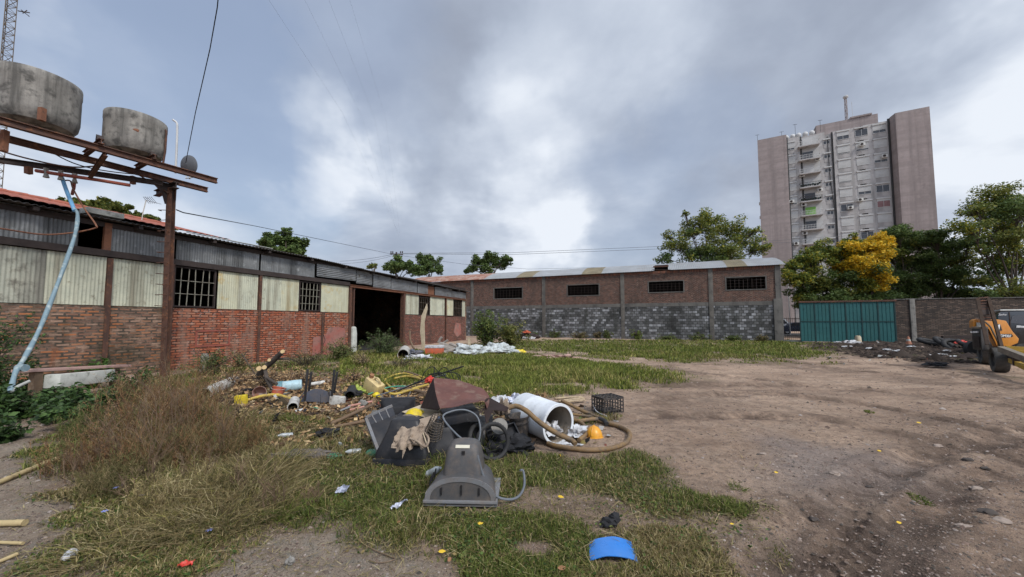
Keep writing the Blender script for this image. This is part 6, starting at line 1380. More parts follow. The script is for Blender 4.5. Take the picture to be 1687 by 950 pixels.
paper('red and white wrapper at the bottom edge of the grass', GP(306, 942, .03), .07, .05, 3, 'red_plastic', .3, 'foil_wrapper', 'wrapper')
for k, (px, py, s_) in enumerate(((117, 914, .075), (107, 922, .05))): one('white_stone', MB().blob((0, 0, .02), (s_, s_ * .8, s_ * .7), k + 3, .15, 1.5, 3), 'cloth_white', ('larger white stone on the bare earth at lower left', 'smaller white stone touching the larger one at lower left')[k], 'stone', M=M4(GP(px, py)))
one('concrete_lump', MB().blob((0, 0, .02), (.06, .05, .05), 8, .3, 2, 3), 'old_concrete', 'small concrete lump on the slab at the bottom', 'stone', M=M4(GP(478, 930)))
pipe('wire_loop', 'thin dark wire curling on the concrete slab at the bottom', [GP(580, 872, .01), GP(590, 892, .01), GP(615, 908, .01), GP(640, 918, .01), GP(650, 924, .01), GP(625, 930, .01), GP(608, 925, .01)], .0035, 'wood_brown', 'wire')
# sack and black bag left of the pile
cloth_heap('flattened grey brown sack lying in the grass left of the pile', GP(505, 752), (.72, .26, .10), 13, 'sack_grey', .3, 'old_sack', 'sack', fr=1.6); cloth_heap('torn green plastic piece beside the grey sack', GP(545, 752), (.22, .10, .06), 14, 'green_glass', .5, 'plastic_scrap', 'scrap')
cloth_heap('black plastic bag in the grass left of the pile', GP(540, 720), (.26, .18, .13), 15, 'cloth_black', .5, 'black_bag', 'bag')
# brown poles, pink pipes
GB = 'long brown poles left of the pile'
one('pole_length', MB().tube([GP(545, 703, .05), GP(615, 679, .12)], .028, 10), 'wood_brown', 'upper brown pole pointing at the black televisions', 'pole', GB); one('pole_length', MB().tube([GP(550, 708, .04), GP(622, 698, .06)], .024, 10), 'wood_brown', 'lower brown pole pointing at the black televisions', 'pole', GB)
one('pink_pipe', MB().tube([GP(573, 676, .06), GP(613, 670, .08)], .022, 10), 'pink_pipe', 'longer pinkish pipe left of the upright television', 'pipe'); one('pink_pipe', MB().tube([GP(576, 680, .04), GP(600, 677, .05)], .02, 10), 'pink_pipe', 'shorter pinkish pipe below the longer one', 'pipe')
for k, (a, b_) in enumerate((((488, 681), (545, 675)), ((508, 682), (548, 678)), ((470, 683), (482, 681)))): one('stick', MB().bar(GP(*a, .02), GP(*b_, .03), .03, .015), 'planks', ('long thin stick on the dark soil below the upturned chair', 'shorter thin stick on the dark soil below the chair', 'small pale wood chip below the white pipe mouth')[k], 'stick')
# upturned chair
chx = thing('plastic_chair', 'slate blue plastic chair lying on its back with four legs in the air', 'chair', GP(524, 668))
A_, B_, C_, D_ = GP(495, 664, .03), GP(546, 664, .03), Q(541, 646, 7.25), Q(505, 646, 7.25)
n = 10; vs = []
for j in range(7):
    for i in range(n + 1):
        u, w_ = i / n, j / 6; q = A_.lerp(B_, u).lerp(D_.lerp(C_, u), w_); vs.append(q + Vector((0, 0, .05 * math.sin(math.pi * u) * (.4 + w_))))
MB().add(vs, [(j * (n + 1) + i, j * (n + 1) + i + 1, (j + 1) * (n + 1) + i + 1, (j + 1) * (n + 1) + i) for j in range(6) for i in range(n)]).build('seat', 'chair_slate', chx, world=True, thick=.012, smooth=60)
for a, b_, y in (((502, 660), (507, 608), 7.0), ((508, 650), (513, 612), 7.3), ((546, 660), (551, 609), 7.0), ((550, 648), (556, 612), 7.3)):
    MB().bar(Q(*a, y), Q(*b_, y + .02), .038, .025).build('leg', 'tv_black', chx, world=True, bevel=.004)
MB().bar(A_ + Vector((-.05, -.02, 0)), D_ + Vector((-.03, 0, .02)), .05, .02).build('armrest', 'chair_slate', chx, world=True); MB().bar(B_ + Vector((.05, -.02, 0)), C_ + Vector((.03, 0, .02)), .05, .02).build('armrest', 'chair_slate', chx, world=True)
MB().bar(Q(528, 662, 6.95), Q(528, 650, 7.1), .012, .012).build('slot', 'tv_black', chx, world=True)
# pale cyan pail lying, red and pink buckets
def lathe_between(a, b, prof, n=36): d = (b - a); M = Matrix.Translation(a) @ d.normalized().to_track_quat('Z', 'Y').to_matrix().to_4x4(); return MB().lathe(prof, n, M)
a, b_ = GP(457, 648, .14), GP(497, 645, .14); a.z += .005
pc = thing('paint_pail', 'pale cyan paint pail lying on its side with a teal ribbed rim', 'pail', GP(476, 648)); Lp = (b_ - a).length
lathe_between(a, b_, [(0, .0), (.125, .0), (.128, .10), (.122, .105), (.118, Lp - .02), (.11, Lp), (0, Lp)]).build('shell', 'pale_cyan', pc, world=True)
lathe_between(a, b_, [(.129, .0), (.140, .0), (.140, .012), (.130, .016), (.130, .04), (.138, .044), (.138, .055), (.130, .06), (.130, .085), (.136, .09), (.136, .10), (.129, .1)]).build('rim', 'teal_rim', pc, world=True)
def bucket(label, c, rot, m, r=.115, h=.2, rim=None):
    t = thing('bucket', label, 'bucket', c, rot)
    MB().lathe([(0, 0), (r * .72, 0), (r, h), (r * 1.05, h), (r * 1.05, h - .02), (r * .97, h - .015), (r * .7, .012), (0, .012)], 30).build('shell', m, t, smooth=50)
    MB().tube([(r * 1.04 * math.cos(a), -.3 * r - r * .6 * math.sin(a), h - .02 - .05 * math.sin(a)) for a in np.linspace(0, math.pi, 12)], .004, 6).build('handle', 'pale_fitting', t); return t
bucket('orange red bucket tipped over beside the cyan pail', GP(455, 658) + Vector((0, 0, .02)), (R(-20), R(8), R(10)), 'bucket_red', .125, .19)
bucket('faded pinkish bucket lying mouth forward beside the red bucket', GP(422, 655) + Vector((0, .12, .10)), (R(80), 0, R(30)), 'bucket_pink', .12, .2)
# yellow pipe with square end
yp = thing('yellow_pipe', 'yellow pipe with a bright yellow square end plate on the leaf litter', 'pipe', GP(420, 672))
MB().tube(catmull([GP(404, 664, .06), GP(430, 661, .07), GP(455, 659, .07), GP(478, 661, .05), GP(500, 663, .03)], 6), .030, 12).build('pipe_length', 'yellow_hose', yp, world=True)
c = GP(397, 668); MB().box(c + Vector((0, 0, .10)), (.19, .10, .21), (R(4), R(-4), R(12))).build('end_plate', 'bright_yellow', yp, world=True, bevel=.01)
# open mouthed pipes
def openpipe(label, a, b, r, m, name='drain_pipe', cat='pipe', inner='inside_dark', wall_=.012):
    t = thing(name, label, cat, (a.x, a.y, gz(a.x, a.y))); L_ = (b - a).length
    lathe_between(a, b, [(r - wall_, 0), (r, 0), (r, L_), (r - wall_, L_)], 32).build('shell', m, t, world=True); lathe_between(a, b, [(r - wall_, .001), (r - wall_ - .001, L_ * .95), (0, L_ * .95)], 32).build('inner_surface', inner, t, world=True); return t
openpipe('short white pipe piece with its dark mouth facing the camera', GP(482, 678, .10), GP(485, 668, .09), .088, 'white_pipe')
openpipe('broken white cylinder lying in the leaf litter beside the dry weeds', GP(336, 657, .11), GP(385, 636, .13), .125, 'white_pipe', 'drain_pipe')
openpipe('black open tube mouth beside the jerrycan', GP(576, 662, .115), GP(580, 652, .12), .10, 'rubber')
openpipe('round cream tub on its side near the shed doorway', Vector((0, 0, .22)) + G(664, 593), G(667, 586) + Vector((0, 0, .25)), .23, 'white_pipe', 'round_tub', 'tub', 'leaf_brown', .02)
torn = GP(555, 668)
tb_ = MB(); 
one('foam_block', MB().box((0, 0, .10), (.28, .12, .2)), 'white_pipe', 'pale broken foam block beside the upturned chair', 'block', bevel=.03, M=M4(torn, (0, R(4), R(-8))))
one('foam_block', MB().blob((0, 0, .06), (.18, .14, .14), 3, .2, 2, 3), 'old_concrete', 'grey stained lump left of the upright television', 'block', M=M4(GP(598, 672)))
one('fallen_tube', MB().tube([GP(510, 637, .05), GP(534, 634, .07)], .05, 12), 'white_pipe', 'dirty white tube lying behind the upturned chair', 'pipe')
# jerrycan, high visibility vest, yellow cup
jc = thing('jerrycan', 'cream yellow plastic jerrycan leaning among the cables', 'jerrycan', GP(611, 650), (R(8), R(28), R(-25))); jc.scale = (1.4, 1.4, 1.4)
MB().box((0, 0, .15), (.30, .16, .26)).build('body', 'jerry_cream', jc, bevel=.035); MB().tube([(-.10, 0, .27), (-.10, 0, .33)], .035, 12).build('cap', 'leaf_brown', jc); MB().tube(catmull([(-.03, 0, .27), (0, 0, .33), (.07, 0, .33), (.11, 0, .27)], 4), .015, 8).build('handle', 'jerry_cream', jc)
cloth_heap('lime yellow vest crumpled beside the jerrycan', GP(590, 652), (.3, .2, .22), 33, 'hivis', .6, 'reflective_vest', 'vest'); cloth_heap('dark blue cap lying on the lime vest', GP(588, 656) + Vector((0, -.05, .04)), (.22, .16, .16), 34, 'cloth_black', .4, 'cap', 'cap')
one('yellow_pot', MB().blob((0, 0, .07), (.17, .15, .14), 2, .1, 1.2, 3), 'bright_yellow', 'small bright yellow pot below the jerrycan', 'pot', M=M4(GP(620, 655)))
# heap of yellow hoses, black rods and cable tangle
rnd = random.Random(4)
HC = 'yellow hoses coiled behind the televisions'
hz = [[(628, 628), (655, 620), (690, 626), (712, 632)], [(627, 640), (640, 628), (665, 624), (690, 630)], [(632, 650), (650, 656), (685, 648), (705, 640)], [(628, 622), (640, 640), (660, 650), (690, 652)], [(650, 632), (672, 628), (700, 636)]]
hl = ['rearmost yellow hose of the coil behind the televisions', 'short yellow hose bending over the coil', 'lowest yellow hose of the coil', 'yellow hose curving down the left of the coil', 'yellow hose across the middle of the coil']
for h_, l_ in zip(hz, hl): one('garden_hose', MB().tube(catmull([GP(x, y, .06 + rnd.random() * .08) for x, y in h_], 6), .026, 9), 'yellow_hose', l_, 'hose', HC)
one('dark_log', MB().tube(catmull([GP(645, 622, .1), GP(665, 620, .12), GP(690, 626, .1)], 4), .04, 9), 'wood_brown', 'dark brown log above the yellow hoses', 'log'); one('dark_log', MB().tube(catmull([GP(660, 648, .1), GP(685, 652, .1), GP(700, 656, .1)], 4), .035, 9), 'wood_brown', 'short dark log below the yellow hoses', 'log')
tg_ = thing('cable_tangle', 'tangle of thin black cables and rods behind the rusty sheet', 'cables', GP(715, 640))
b = MB()
for k, pts in enumerate([[(693, 628, 6.0), (700, 612, 6.0), (712, 604, 6.1), (722, 612, 6.1), (730, 620, 6.0)], [(724, 622, 6.2), (724, 610, 6.2), (733, 605, 6.2), (741, 612, 6.1), (748, 624, 6.1)], [(700, 622, 6.3), (720, 615, 6.3), (745, 613, 6.3), (757, 618, 6.2), (759, 628, 6.1)], [(705, 630, 6.0), (718, 618, 6.1), (736, 622, 6.1), (750, 630, 6.0)], [(742, 612, 6.2), (752, 616, 6.2), (756, 626, 6.1)], [(716, 604, 6.1), (716, 625, 6.0)], [(738, 630, 6), (728, 614, 6.2), (705, 617, 6.2)]]):
    b.tube(catmull([Q(*p) for p in pts], 8), .007, 6)
b.build('cables', 'black_cable', tg_, world=True)
MB().tube([Q(655, 644, 6.1), Q(700, 624, 6.2), Q(764, 603, 6.3)], .012, 7).build('rod', 'black_cable', tg_, world=True, label='long black rod sticking out to the upper right'); MB().tube([Q(620, 652, 6.1), Q(690, 630, 6.2), Q(735, 616, 6.2)], .010, 7).build('rod', 'grey_hose', tg_, world=True)
cloth_heap('small red and white packet at the tip of the rusty sheet', Q(708, 632, 5.2), (.12, .1, .12), 41, 'red_plastic', .4, 'packet', 'packet')
one('green_strap', MB().tube(catmull([GP(606, 655, .08), GP(625, 651, .12), GP(645, 647, .14), GP(668, 645, .12)], 5), .012, 6), 'green_string', 'green plastic strap lying across the rods', 'strap')
one('green_rope', MB().tube(catmull([GP(510, 672, .03), GP(520, 675, .03), GP(528, 677, .02)], 5), .012, 6), 'green_string', 'short green rope piece below the upturned chair', 'rope')
one('dark_rod', MB().tube(catmull([GP(524, 668, .05), GP(545, 671, .03), GP(570, 670, .05), GP(600, 660, .1)], 5), .008, 6), 'wood_brown', 'thin bent rod running right from the upturned chair', 'rod')
# cut branch, leaf litter twigs
cbm = thing('cut_branch', 'dark cut branch with pale sawn ends rising from the leaf litter', 'branch', GP(428, 645))
MB().tube(catmull([Q(424, 622, 8.6), Q(436, 606, 8.5), Q(450, 594, 8.4), Q(464, 580, 8.3)], 5), lambda u: .075 - .02 * u, 10).build('limb', 'bark', cbm, world=True); MB().tube([Q(436, 606, 8.5), Q(440, 625, 8.2), Q(448, 640, 8.0)], .04, 8).build('limb', 'bark', cbm, world=True)
MB().tube([Q(455, 591, 8.4), Q(476, 591, 8.5)], .02, 8).build('limb', 'bark', cbm, world=True); MB().tube([Q(436, 620, 8.3), Q(456, 632, 7.8)], .03, 8).build('limb', 'bark', cbm, world=True)
for p_, y, s_ in (((466, 579), 8.28, .045), ((436, 605), 8.40, .05), ((427, 607), 8.42, .055), ((444, 593), 8.35, .035)): MB().lathe([(0, .0), (s_, .0), (s_, .02), (0, .02)], 14, M4(Q(*p_, y), (R(70), R(30), 0))).build('sawn_end', 'cut_wood', cbm, world=True)
MB().tube(catmull([Q(424, 622, 8.6), Q(410, 600, 8.5), Q(398, 582, 8.5)], 4), .012, 6).build('twig', 'bark', cbm, world=True)
one('stump', MB().lathe([(.13, 0), (.11, .3), (.1, .52), (.09, .6), (0, .58)], 9), 'grey_wood', 'short grey wooden stump against the painted brick wall', 'stump', M=M4(GP(336, 615)))
# bench of boards on a white block at the left
bn = thing('board_bench', 'long pinkish board resting on a pale concrete trough by the mossy wall', 'bench', GP(120, 660))
MB().bar(Q(32, 611, 6.7), Q(205, 602, 8.6), .30, .05).build('board', 'bench_pink', bn, world=True, bevel=.004)
MB().bar(Q(85, 628, 7.0), Q(178, 618, 8.2), .26, .26).build('trough', 'white_stone', bn, world=True, bevel=.02); MB().bar(Q(90, 618, 7.1), Q(190, 609, 8.4), .18, .06).build('under_rail', 'rust_steel', bn, world=True)
for x, y in ((60, 6.9), (190, 8.3)): MB().bar(Q(x, 612, y), Vector((Q(x, 612, y).x, y, -.1)), .12).build('leg', 'wood_brown', bn, world=True)
# bamboo poles and driftwood lower left
GBB = 'bamboo lengths on the earth at lower left'
def bamboo(label, a, b_, r):
    a, b_ = Vector(a), Vector(b_); L_ = (b_ - a).length; prof = [(0, 0)]; z = 0
    while z < L_: prof += [(r, z), (r * .96, z + .02), (r * .96, min(L_, z + .18)), (r * 1.08, min(L_, z + .2))]; z += .21
    prof.append((0, prof[-1][1])); return lathe_between(a, b_, prof, 12).build('bamboo', 'bamboo', label=label, cat='bamboo', group=GBB)
bamboo('long yellow bamboo pole running into the dry weeds', GP(-20, 806, .03), GP(108, 752, .04), .026); bamboo('short hollow bamboo end at the left edge', GP(-20, 868, .03), GP(41, 866, .03), .024); bamboo('thin bamboo stick below the hollow one', GP(-20, 896, .02), GP(38, 898, .02), .011); bamboo('thin bamboo stick in the lower left corner', GP(-20, 936, .02), GP(28, 916, .02), .013)
# far debris near the shed end
one('leaning_slab', MB().prism([Q(695, 575, 19.5), Q(692, 545, 19.5), Q(694, 520, 19.4), Q(703, 500, 19.4), Q(704, 508, 19.4), Q(699, 530, 19.5), Q(700, 575, 19.5)], (0, .1, 0)), 'pale_wood', 'tall pale curved wood slab leaning by the shed right of the doorway', 'wood', bevel=.01)
one('leaning_slab', MB().tube(catmull([Q(675, 545, 18.5), Q(676, 560, 18.3), Q(682, 575, 18)], 4), .05, 7), 'wood_brown', 'dark crooked stick leaning on the brick right of the doorway', 'wood')
bx = thing('orange_box', 'small orange and white cool box in front of the shed end', 'box', G(716, 583)); MB().bb(-.42, .42, -.25, .25, 0, .30).build('tub', 'box_orange', bx, bevel=.04); MB().bb(-.43, .43, -.26, .26, .30, .42).build('lid', 'cloth_white', bx, bevel=.03)
GL = 'old timbers heaped at the shed end'
for k, (a, b_, y, r_) in enumerate((((724, 566), (752, 576), 19.5, .12), ((722, 570), (756, 582), 19, .13), ((730, 580), (758, 577), 18.5, .1), ((738, 560), (722, 572), 20, .06), ((728, 555), (722, 564), 20, .07), ((712, 572), (742, 586), 18.2, .08), ((740, 566), (757, 574), 19.5, .09))):
    one('old_timber', MB().tube(catmull([Q(*a, y), Q((a[0] + b_[0]) / 2, (a[1] + b_[1]) / 2 - 1, y), Q(*b_, y)], 3), r_, 8), 'grey_wood', ('thick grey timber topmost in the heap by the shed end', 'longest grey timber in the heap by the shed end', 'grey timber crossing the front of the heap', 'thin timber propped up at the left of the heap', 'stubby forked timber end at the left of the heap', 'low timber sliding out towards the grass', 'timber lying at the rear right of the heap')[k], 'timber', GL)
GSK = 'pale sacks dumped by the shed end'
for k, (px, py, w_, h_) in enumerate(((766, 582, 1.3, .62), (776, 586, 1.0, .35), (806, 583, .9, .45), (818, 580, 1.0, .62), (834, 583, 1.1, .42), (848, 584, .7, .3), (758, 585, .6, .3))):
    cloth_heap(('bluish sack nearest the shed corner', 'flat pale sack in front of the bluish one', 'crumpled white sack at the middle of the row', 'tallest white sack of the row', 'wide low white sack', 'small white sack at the right end of the row', 'small sack against the old timbers')[k], G(px, py) + Vector((0, .3, -.03)), (w_, .7, h_), 50 + k, 'sack_white', .38, 'dumped_sack', 'sack', GSK, fr=1.5)
one('yellow_scrap', MB().blob((0, 0, .1), (.5, .3, .25), 7, .4, 2, 2), 'bright_yellow', 'yellow scrap at the right end of the pale sacks', 'scrap', M=M4(G(856, 583)))
one('white_post', MB().bar(Q(774, 578, 22), Q(772.5, 556, 22), .14, .08), 'pale_wood', 'short whitish post standing among the pale sacks', 'post')
cloth_heap('pink and white clothes in the grass near the shed doorway', G(687, 594), (.8, .4, .25), 61, 'cloth_white', .7, 'old_clothes', 'clothes'); cloth_heap('dark blue clothes bundle near the shed doorway', G(680, 588), (.7, .5, .35), 62, 'chair_slate', .5, 'old_clothes', 'clothes'); cloth_heap('whitish rag right of the pink clothes', G(700, 592), (.4, .3, .2), 63, 'cloth_white', .6, 'old_clothes', 'clothes')
b = MB(); b.blob((0, 0, .25), (2.2, .9, .55), 5, .35, 1.5, 3); one('scrap_pile', b, 'dark_steel', 'dark scrap heap against the grey blocks left of centre', 'scrap', M=M4(Q(868, 570, 33) * Vector((1, 1, 0)) if False else Vector((Q(868, 566, 33).x, 33, 0))))
for k, (px, py, m_) in enumerate(((866, 559, 'cloth_white'), (868, 550, 'box_orange'), (862, 566, 'pale_wood'), (876, 560, 'cloth_white'))): cloth_heap(('white bag on the dark scrap heap', 'orange bag on top of the dark scrap heap', 'pale board end in the dark scrap heap', 'small white bag right of the scrap heap')[k], Q(px, py, 32.6), (.6, .3, .35), 70 + k, m_, .4, 'scrap_bag', 'bag')
cloth_heap('pinkish rubble on the edge of the dirt track', G(925, 593), (1.0, .5, .25), 75, 'bench_pink', .6, 'rubble', 'rubble'); cloth_heap('grey pink rubble left on the dirt track', G(905, 590), (1.2, .5, .16), 76, 'bench_pink', .6, 'rubble', 'rubble')
# by the gate and the yard wall
cn = thing('traffic_cone', 'faded orange traffic cone standing by the concrete wall post', 'cone', (Q(1497, 568, 23.5).x, 23.5, gz(Q(1497, 568, 23.5).x, 23.5))); MB().lathe([(.15, .03), (.05, .46), (.03, .5), (0, .5)], 20).build('cone', 'cone_orange', cn); MB().bb(-.18, .18, -.18, .18, 0, .035).build('base', 'cone_orange', cn); MB().lathe([(.111, .20), (.085, .32)], 20, Matrix.Scale(1.02, 4)).build('band', 'pale_fitting', cn)
cloth_heap('rounded white bag on the grass edge before the teal gate', Vector((Q(1403, 567, 24).x, 24, 0)), (1.2, .6, .42), 80, 'cloth_white', .25, 'white_bag', 'bag'); one('tree_stump', MB().lathe([(.2, 0), (.17, .5), (.12, .62), (0, .6)], 12), 'pale_wood', 'short pale stump in front of the teal gate', 'stump', M=M4((Q(1414, 565, 25).x, 25, 0)))
GT_ = 'worn tyres dumped by the yard wall'
for k, (px, y, rr_, rt) in enumerate(((1530, 21.5, .40, (R(20), 0, R(20))), (1556, 20.5, .42, (R(35), R(20), 0)), (1572, 19.8, .40, (R(40), 0, R(-20))), (1595, 19.5, .42, (R(30), 0, R(30))))):
    c = Q(px, 562, y); one('old_tyre', torus(rr_, .11, M4((c.x, y, gz(c.x, y) + .18), rt), 36, 10, .08), 'rubber', ('leftmost worn tyre leaning by the yard wall', 'flat worn tyre second from the left by the yard wall', 'upright worn tyre third from the left', 'worn tyre nearest the orange loader')[k], 'tyre', GT_)
cloth_heap('red plastic scrap among the worn tyres', Vector((Q(1584, 560, 19.6).x, 19.6, .35)), (.6, .3, .25), 82, 'red_plastic', .4, 'plastic_scrap', 'scrap')
LBS = ['long low', 'flat oval', 'right of centre', 'wide central', 'small blunt', 'gate side broad', 'post side', 'small rightward', 'widest', 'tiny']
for k, (px, py, w_) in enumerate(((1480, 585, .5), (1462, 582, .35), (1535, 590, .35), (1552, 589, .45), (1571, 592, .3), (1380, 569, .5), (1502, 576, .4), (1560, 583, .3), (1395, 574, .6), (1432, 580, .3))): cloth_heap(LBS[k] + ' white litter scrap on the dark churned soil', GP(px, py), (w_, w_ * .5, .1), 90 + k, 'cloth_white', .4, 'litter_scrap', 'litter', 'white litter scraps by the yard wall')
one('beam_length', MB().bar(Vector((Q(1552, 556, 21).x, 21, .7)), Vector((Q(1605, 556, 21).x, 20.5, .72)), .14), 'dark_steel', 'dark beam lying along the foot of the yard wall', 'beam')
cloth_heap('small black heap on the dirt left of the trailer wheels', GP(1542, 606), (.7, .35, .16), 99, 'cloth_black', .5, 'dirt_clod', 'clod')
for k, (px, py, s_) in enumerate(((1594, 762, .07), (1623, 770, .06), (1628, 846, .08), (1340, 850, .05), (1432, 796, .04))): one('dark_clod', MB().blob((0, 0, .01), (s_ * 1.6, s_, s_ * .7), k, .4, 2, 2), 'soil_lump' if 'soil_lump' in MATS else mat('soil_lump', (.05, .042, .038), (.08, .065, .055), 9, rough=.95), ('rear dark clod of the pair at the right', 'front dark clod of the pair at the right', 'largest dark clod near the right edge', 'dark clod below the gravel patch', 'tiny dark clod above the gravel tuft')[k], 'clod', 'dark clods on the bare dirt', M=M4(GP(px, py)))
for k, (px, py, s_) in enumerate(((1042, 660, .07), (1050, 697, .05), (1545, 737, .10), (1588, 870, .09), (1652, 858, .12), (1257, 750, .08), (1306, 755, .10), (1376, 787, .10), (1610, 805, .10), (1248, 788, .05))): one('pale_stone', MB().blob((0, 0, .0), (s_ * 1.0, s_ * .75, s_ * .45), k + 5, .25, 1.6, 3), 'gravel_mix', ('small stone near the crate', 'stone by the hose loop', 'far stone in mid yard', 'stone towards the lower right', 'rightmost stone', 'stone at the gravel edge', 'stone on the gravel', 'stone below the gravel', 'stone beside the dark clods', 'little stone left of the gravel')[k].replace('stone', 'flat pale stone', 1), 'stone', 'flat pale stones on the bare dirt', M=M4(GP(px, py)))
# fallen leaves one can tell apart
def leafobj(label, px, py, s_, rz, m, tilt=.3):
    P_ = [(-.5, 0, .02), (-.3, .2, .05), (.05, .26, .06), (.35, .14, .05), (.55, 0, .02), (.35, -.14, .06), (.05, -.26, .02), (-.3, -.2, .0)]
    b = MB().add([Vector(p) * s_ for p in P_] + [Vector((0, 0, .09)) * s_], [(i, (i + 1) % 8, 8) for i in range(8)])
    return one('fallen_leaf', b, m, label, 'leaf', 'yellow fallen leaves on the grass', M=M4(GP(px, py, .035), (tilt, .1, rz)), smooth=60)
leafobj('upright yellow leaf below the hose loop', 923, 756, .05, 1.4, 'leaf_yellow', 1.0); leafobj('yellow leaf midway between near television and blue sheet', 924, 826, .055, -.4, 'leaf_yellow'); leafobj('pale yellow leaf right below the near television', 791, 876, .05, .5, 'leaf_yellow'); leafobj('yellow leaf at the slab edge', 728, 919, .05, .2, 'leaf_yellow'); leafobj('orange brown leaf at the slab edge', 740, 934, .045, 1.2, 'leaf_brown', .8)
leafobj('brown leaf in the grass below the blue bottle scraps', 657, 873, .045, .9, 'leaf_brown', .8); leafobj('brownish leaf at the bottom edge of the grass', 926, 946, .06, .2, 'leaf_brown'); leafobj('small yellow leaf on the dirt at right', 1206, 871, .035, .2, 'leaf_yellow'); leafobj('yellow leaf on bare dirt above the tyre prints', 1481, 862, .05, .3, 'leaf_yellow')
leafobj('yellow leaf lying on gravel', 1279, 786, .05, .3, 'leaf_yellow'); leafobj('small yellow leaf near the gravel patch', 1449, 752, .06, .3, 'leaf_yellow'); leafobj('yellow leaf far out on the bare dirt', 1514, 700, .08, .1, 'leaf_yellow')
# ================================================================== GRASS, WEEDS, LITTER
def blades(n, px0, px1, py0, py1, pol, hmin, hmax, cols, seed, wk=1.0, lean=.45, keep=None, bias=1.0):
    """grass blades; sampled evenly over the stretch of ground, thinning with distance"""
    rg = np.random.default_rng(seed)
    px = rg.uniform(px0, px1, n); py = py0 + (py1 - py0) * rg.random(n) ** bias
    dx = (px - IW / 2); dy = (CY - py); cp, sp = math.cos(PITCH), math.sin(PITCH)
    rx = dx; ry = dy * -sp + F * cp; rz = dy * cp + F * sp; t = -1.6 / rz; x = rx * t; y = ry * t
    g, sl, so, mu, gr_ = masks(x, y)
    k = pol(x, y, g, so) ; ok = rg.random(n) < k; x, y = x[ok], y[ok]; m = len(x); kk = k[ok]
    z = gheight(x, y); d = np.hypot(x, y)
    hn = vnoise(x, y, 1.6, seed + 3, 3); h = (.35 + .65 * np.clip(kk, 0, 1)) * (hmin + (hmax - hmin) * np.clip(rg.random(m) * .6 + hn * .9 - .25, 0, 1.2)) * (1 + .12 * np.minimum(d, 12) / 12)
    w = (.0012 + .00062 * d) * wk * (.7 + .6 * rg.random(m)); a = rg.random(m) * 2 * math.pi; la = a + rg.normal(size=m) * .8 + 1.3
    ln = lean * (.3 + rg.random(m) * 1.4)
    b0 = np.stack([x, y, z - .01], 1); sd = np.stack([np.cos(a), np.sin(a), np.zeros(m)], 1) * w[:, None]; dr = np.stack([np.cos(la), np.sin(la), np.zeros(m)], 1)
    m1 = b0 + dr * (h * ln * .35)[:, None] + np.array([0, 0, 1]) * (h * .6)[:, None]; tp = b0 + dr * (h * ln * 1.25)[:, None] + np.array([0, 0, 1]) * (h * np.clip(1.05 - ln * .45, .25, 1))[:, None]
    V = np.stack([b0 - sd, b0 + sd, m1 - sd * .8, m1 + sd * .8, tp - sd * .12, tp + sd * .12], 1)
    base = np.arange(m)[:, None] * 6; Fc = np.concatenate([base + np.array([[0, 1, 3, 2]]), base + np.array([[2, 3, 5, 4]])])
    cn = vnoise(x, y, .9, seed + 9, 3); dry = np.clip((cn - .5) * 4 + rg.normal(size=m) * .45 + .35, 0, 1)
    green, straw = np.asarray(cols[0]), np.asarray(cols[1]); gi = rg.integers(0, len(green), m); si = rg.integers(0, len(straw), m)
    if len(cols) > 2: dry = np.clip(dry + cols[2](x, y), 0, 1)
    sel = rg.random(m) < dry; c = np.where(sel[:, None], straw[si], green[gi]) * (.45 + .95 * rg.random(m))[:, None]
    return V.reshape(-1, 3), Fc, np.repeat(c, 6, 0)
GRN = [[.10, .135, .028], [.13, .165, .035], [.075, .105, .025], [.165, .185, .045], [.20, .205, .06]]; STR = [[.36, .29, .14], [.27, .205, .10], [.42, .35, .19], [.20, .15, .075], [.24, .21, .07]]
def build_blades(name, parts, label=None):
    V, Fc, C = [], [], []; o = 0
    for v, f, c in parts: V.append(v); Fc.append(f + o); C.append(c); o += len(v)
    return fast(name, np.concatenate(V), 4, np.concatenate(C), 'blade', faces=np.concatenate(Fc), tags=dict(kind='stuff', label=label, cat='grass'))
near = lambda x, y, g, so: np.clip(g * 1.25 - .12, 0, 1)
bx_, by_ = G(300, 760)[:2]
def dryness(x, y):
    u, v = G(250, 800)[:2]; w = np.exp(-((x - u) ** 2 / 1.6 + (y - v) ** 2 / 1.8)) * .55
    gx_, gy_ = G(860, 610)[:2]; return w + np.where(y > 8, -.42, 0) + np.where((x > -.2) & (y < 5), .06, 0)
build_blades('grass', [
    blades(200000, -120, 1330, 690, 1010, near, .018, .085, (GRN, STR, dryness), 1),
    blades(30000, -120, 900, 640, 960, lambda x, y, g, so: np.clip(g * (vnoise(x, y, 1.4, 77, 3) - .55) * 9, 0, 1) * (x < .6), .09, .22, (GRN, STR, dryness), 2, lean=.8),
    blades(80000, 240, 1150, 578, 700, near, .05, .16, (GRN, STR, dryness), 3, wk=1.1, bias=.8),
    blades(52000, 560, 1130, 582, 660, lambda x, y, g, so: np.clip(g * 1.2 - .1, 0, 1) * (y > 7.5), .10, .24, ([[.16, .19, .04], [.20, .22, .045], [.26, .27, .06], [.11, .15, .032]], [[.38, .33, .12], [.32, .28, .10]], dryness), 4, wk=1.2),
    blades(60000, 680, 1380, 556, 602, lambda x, y, g, so: near(x, y, g, so) ** 1.3 * (y > 13), .06, .22, ([[.13, .165, .035], [.17, .20, .04], [.22, .23, .055], [.10, .13, .03]], [[.30, .26, .10], [.26, .22, .09]], dryness), 5, wk=1.2),
    blades(7000, 900, 1800, 600, 950, lambda x, y, g, so: np.clip(g * 1.5, 0, 1) * .5 + .012, .02, .06, (GRN, STR), 6),
], 'patchy green and straw coloured grass over the yard')
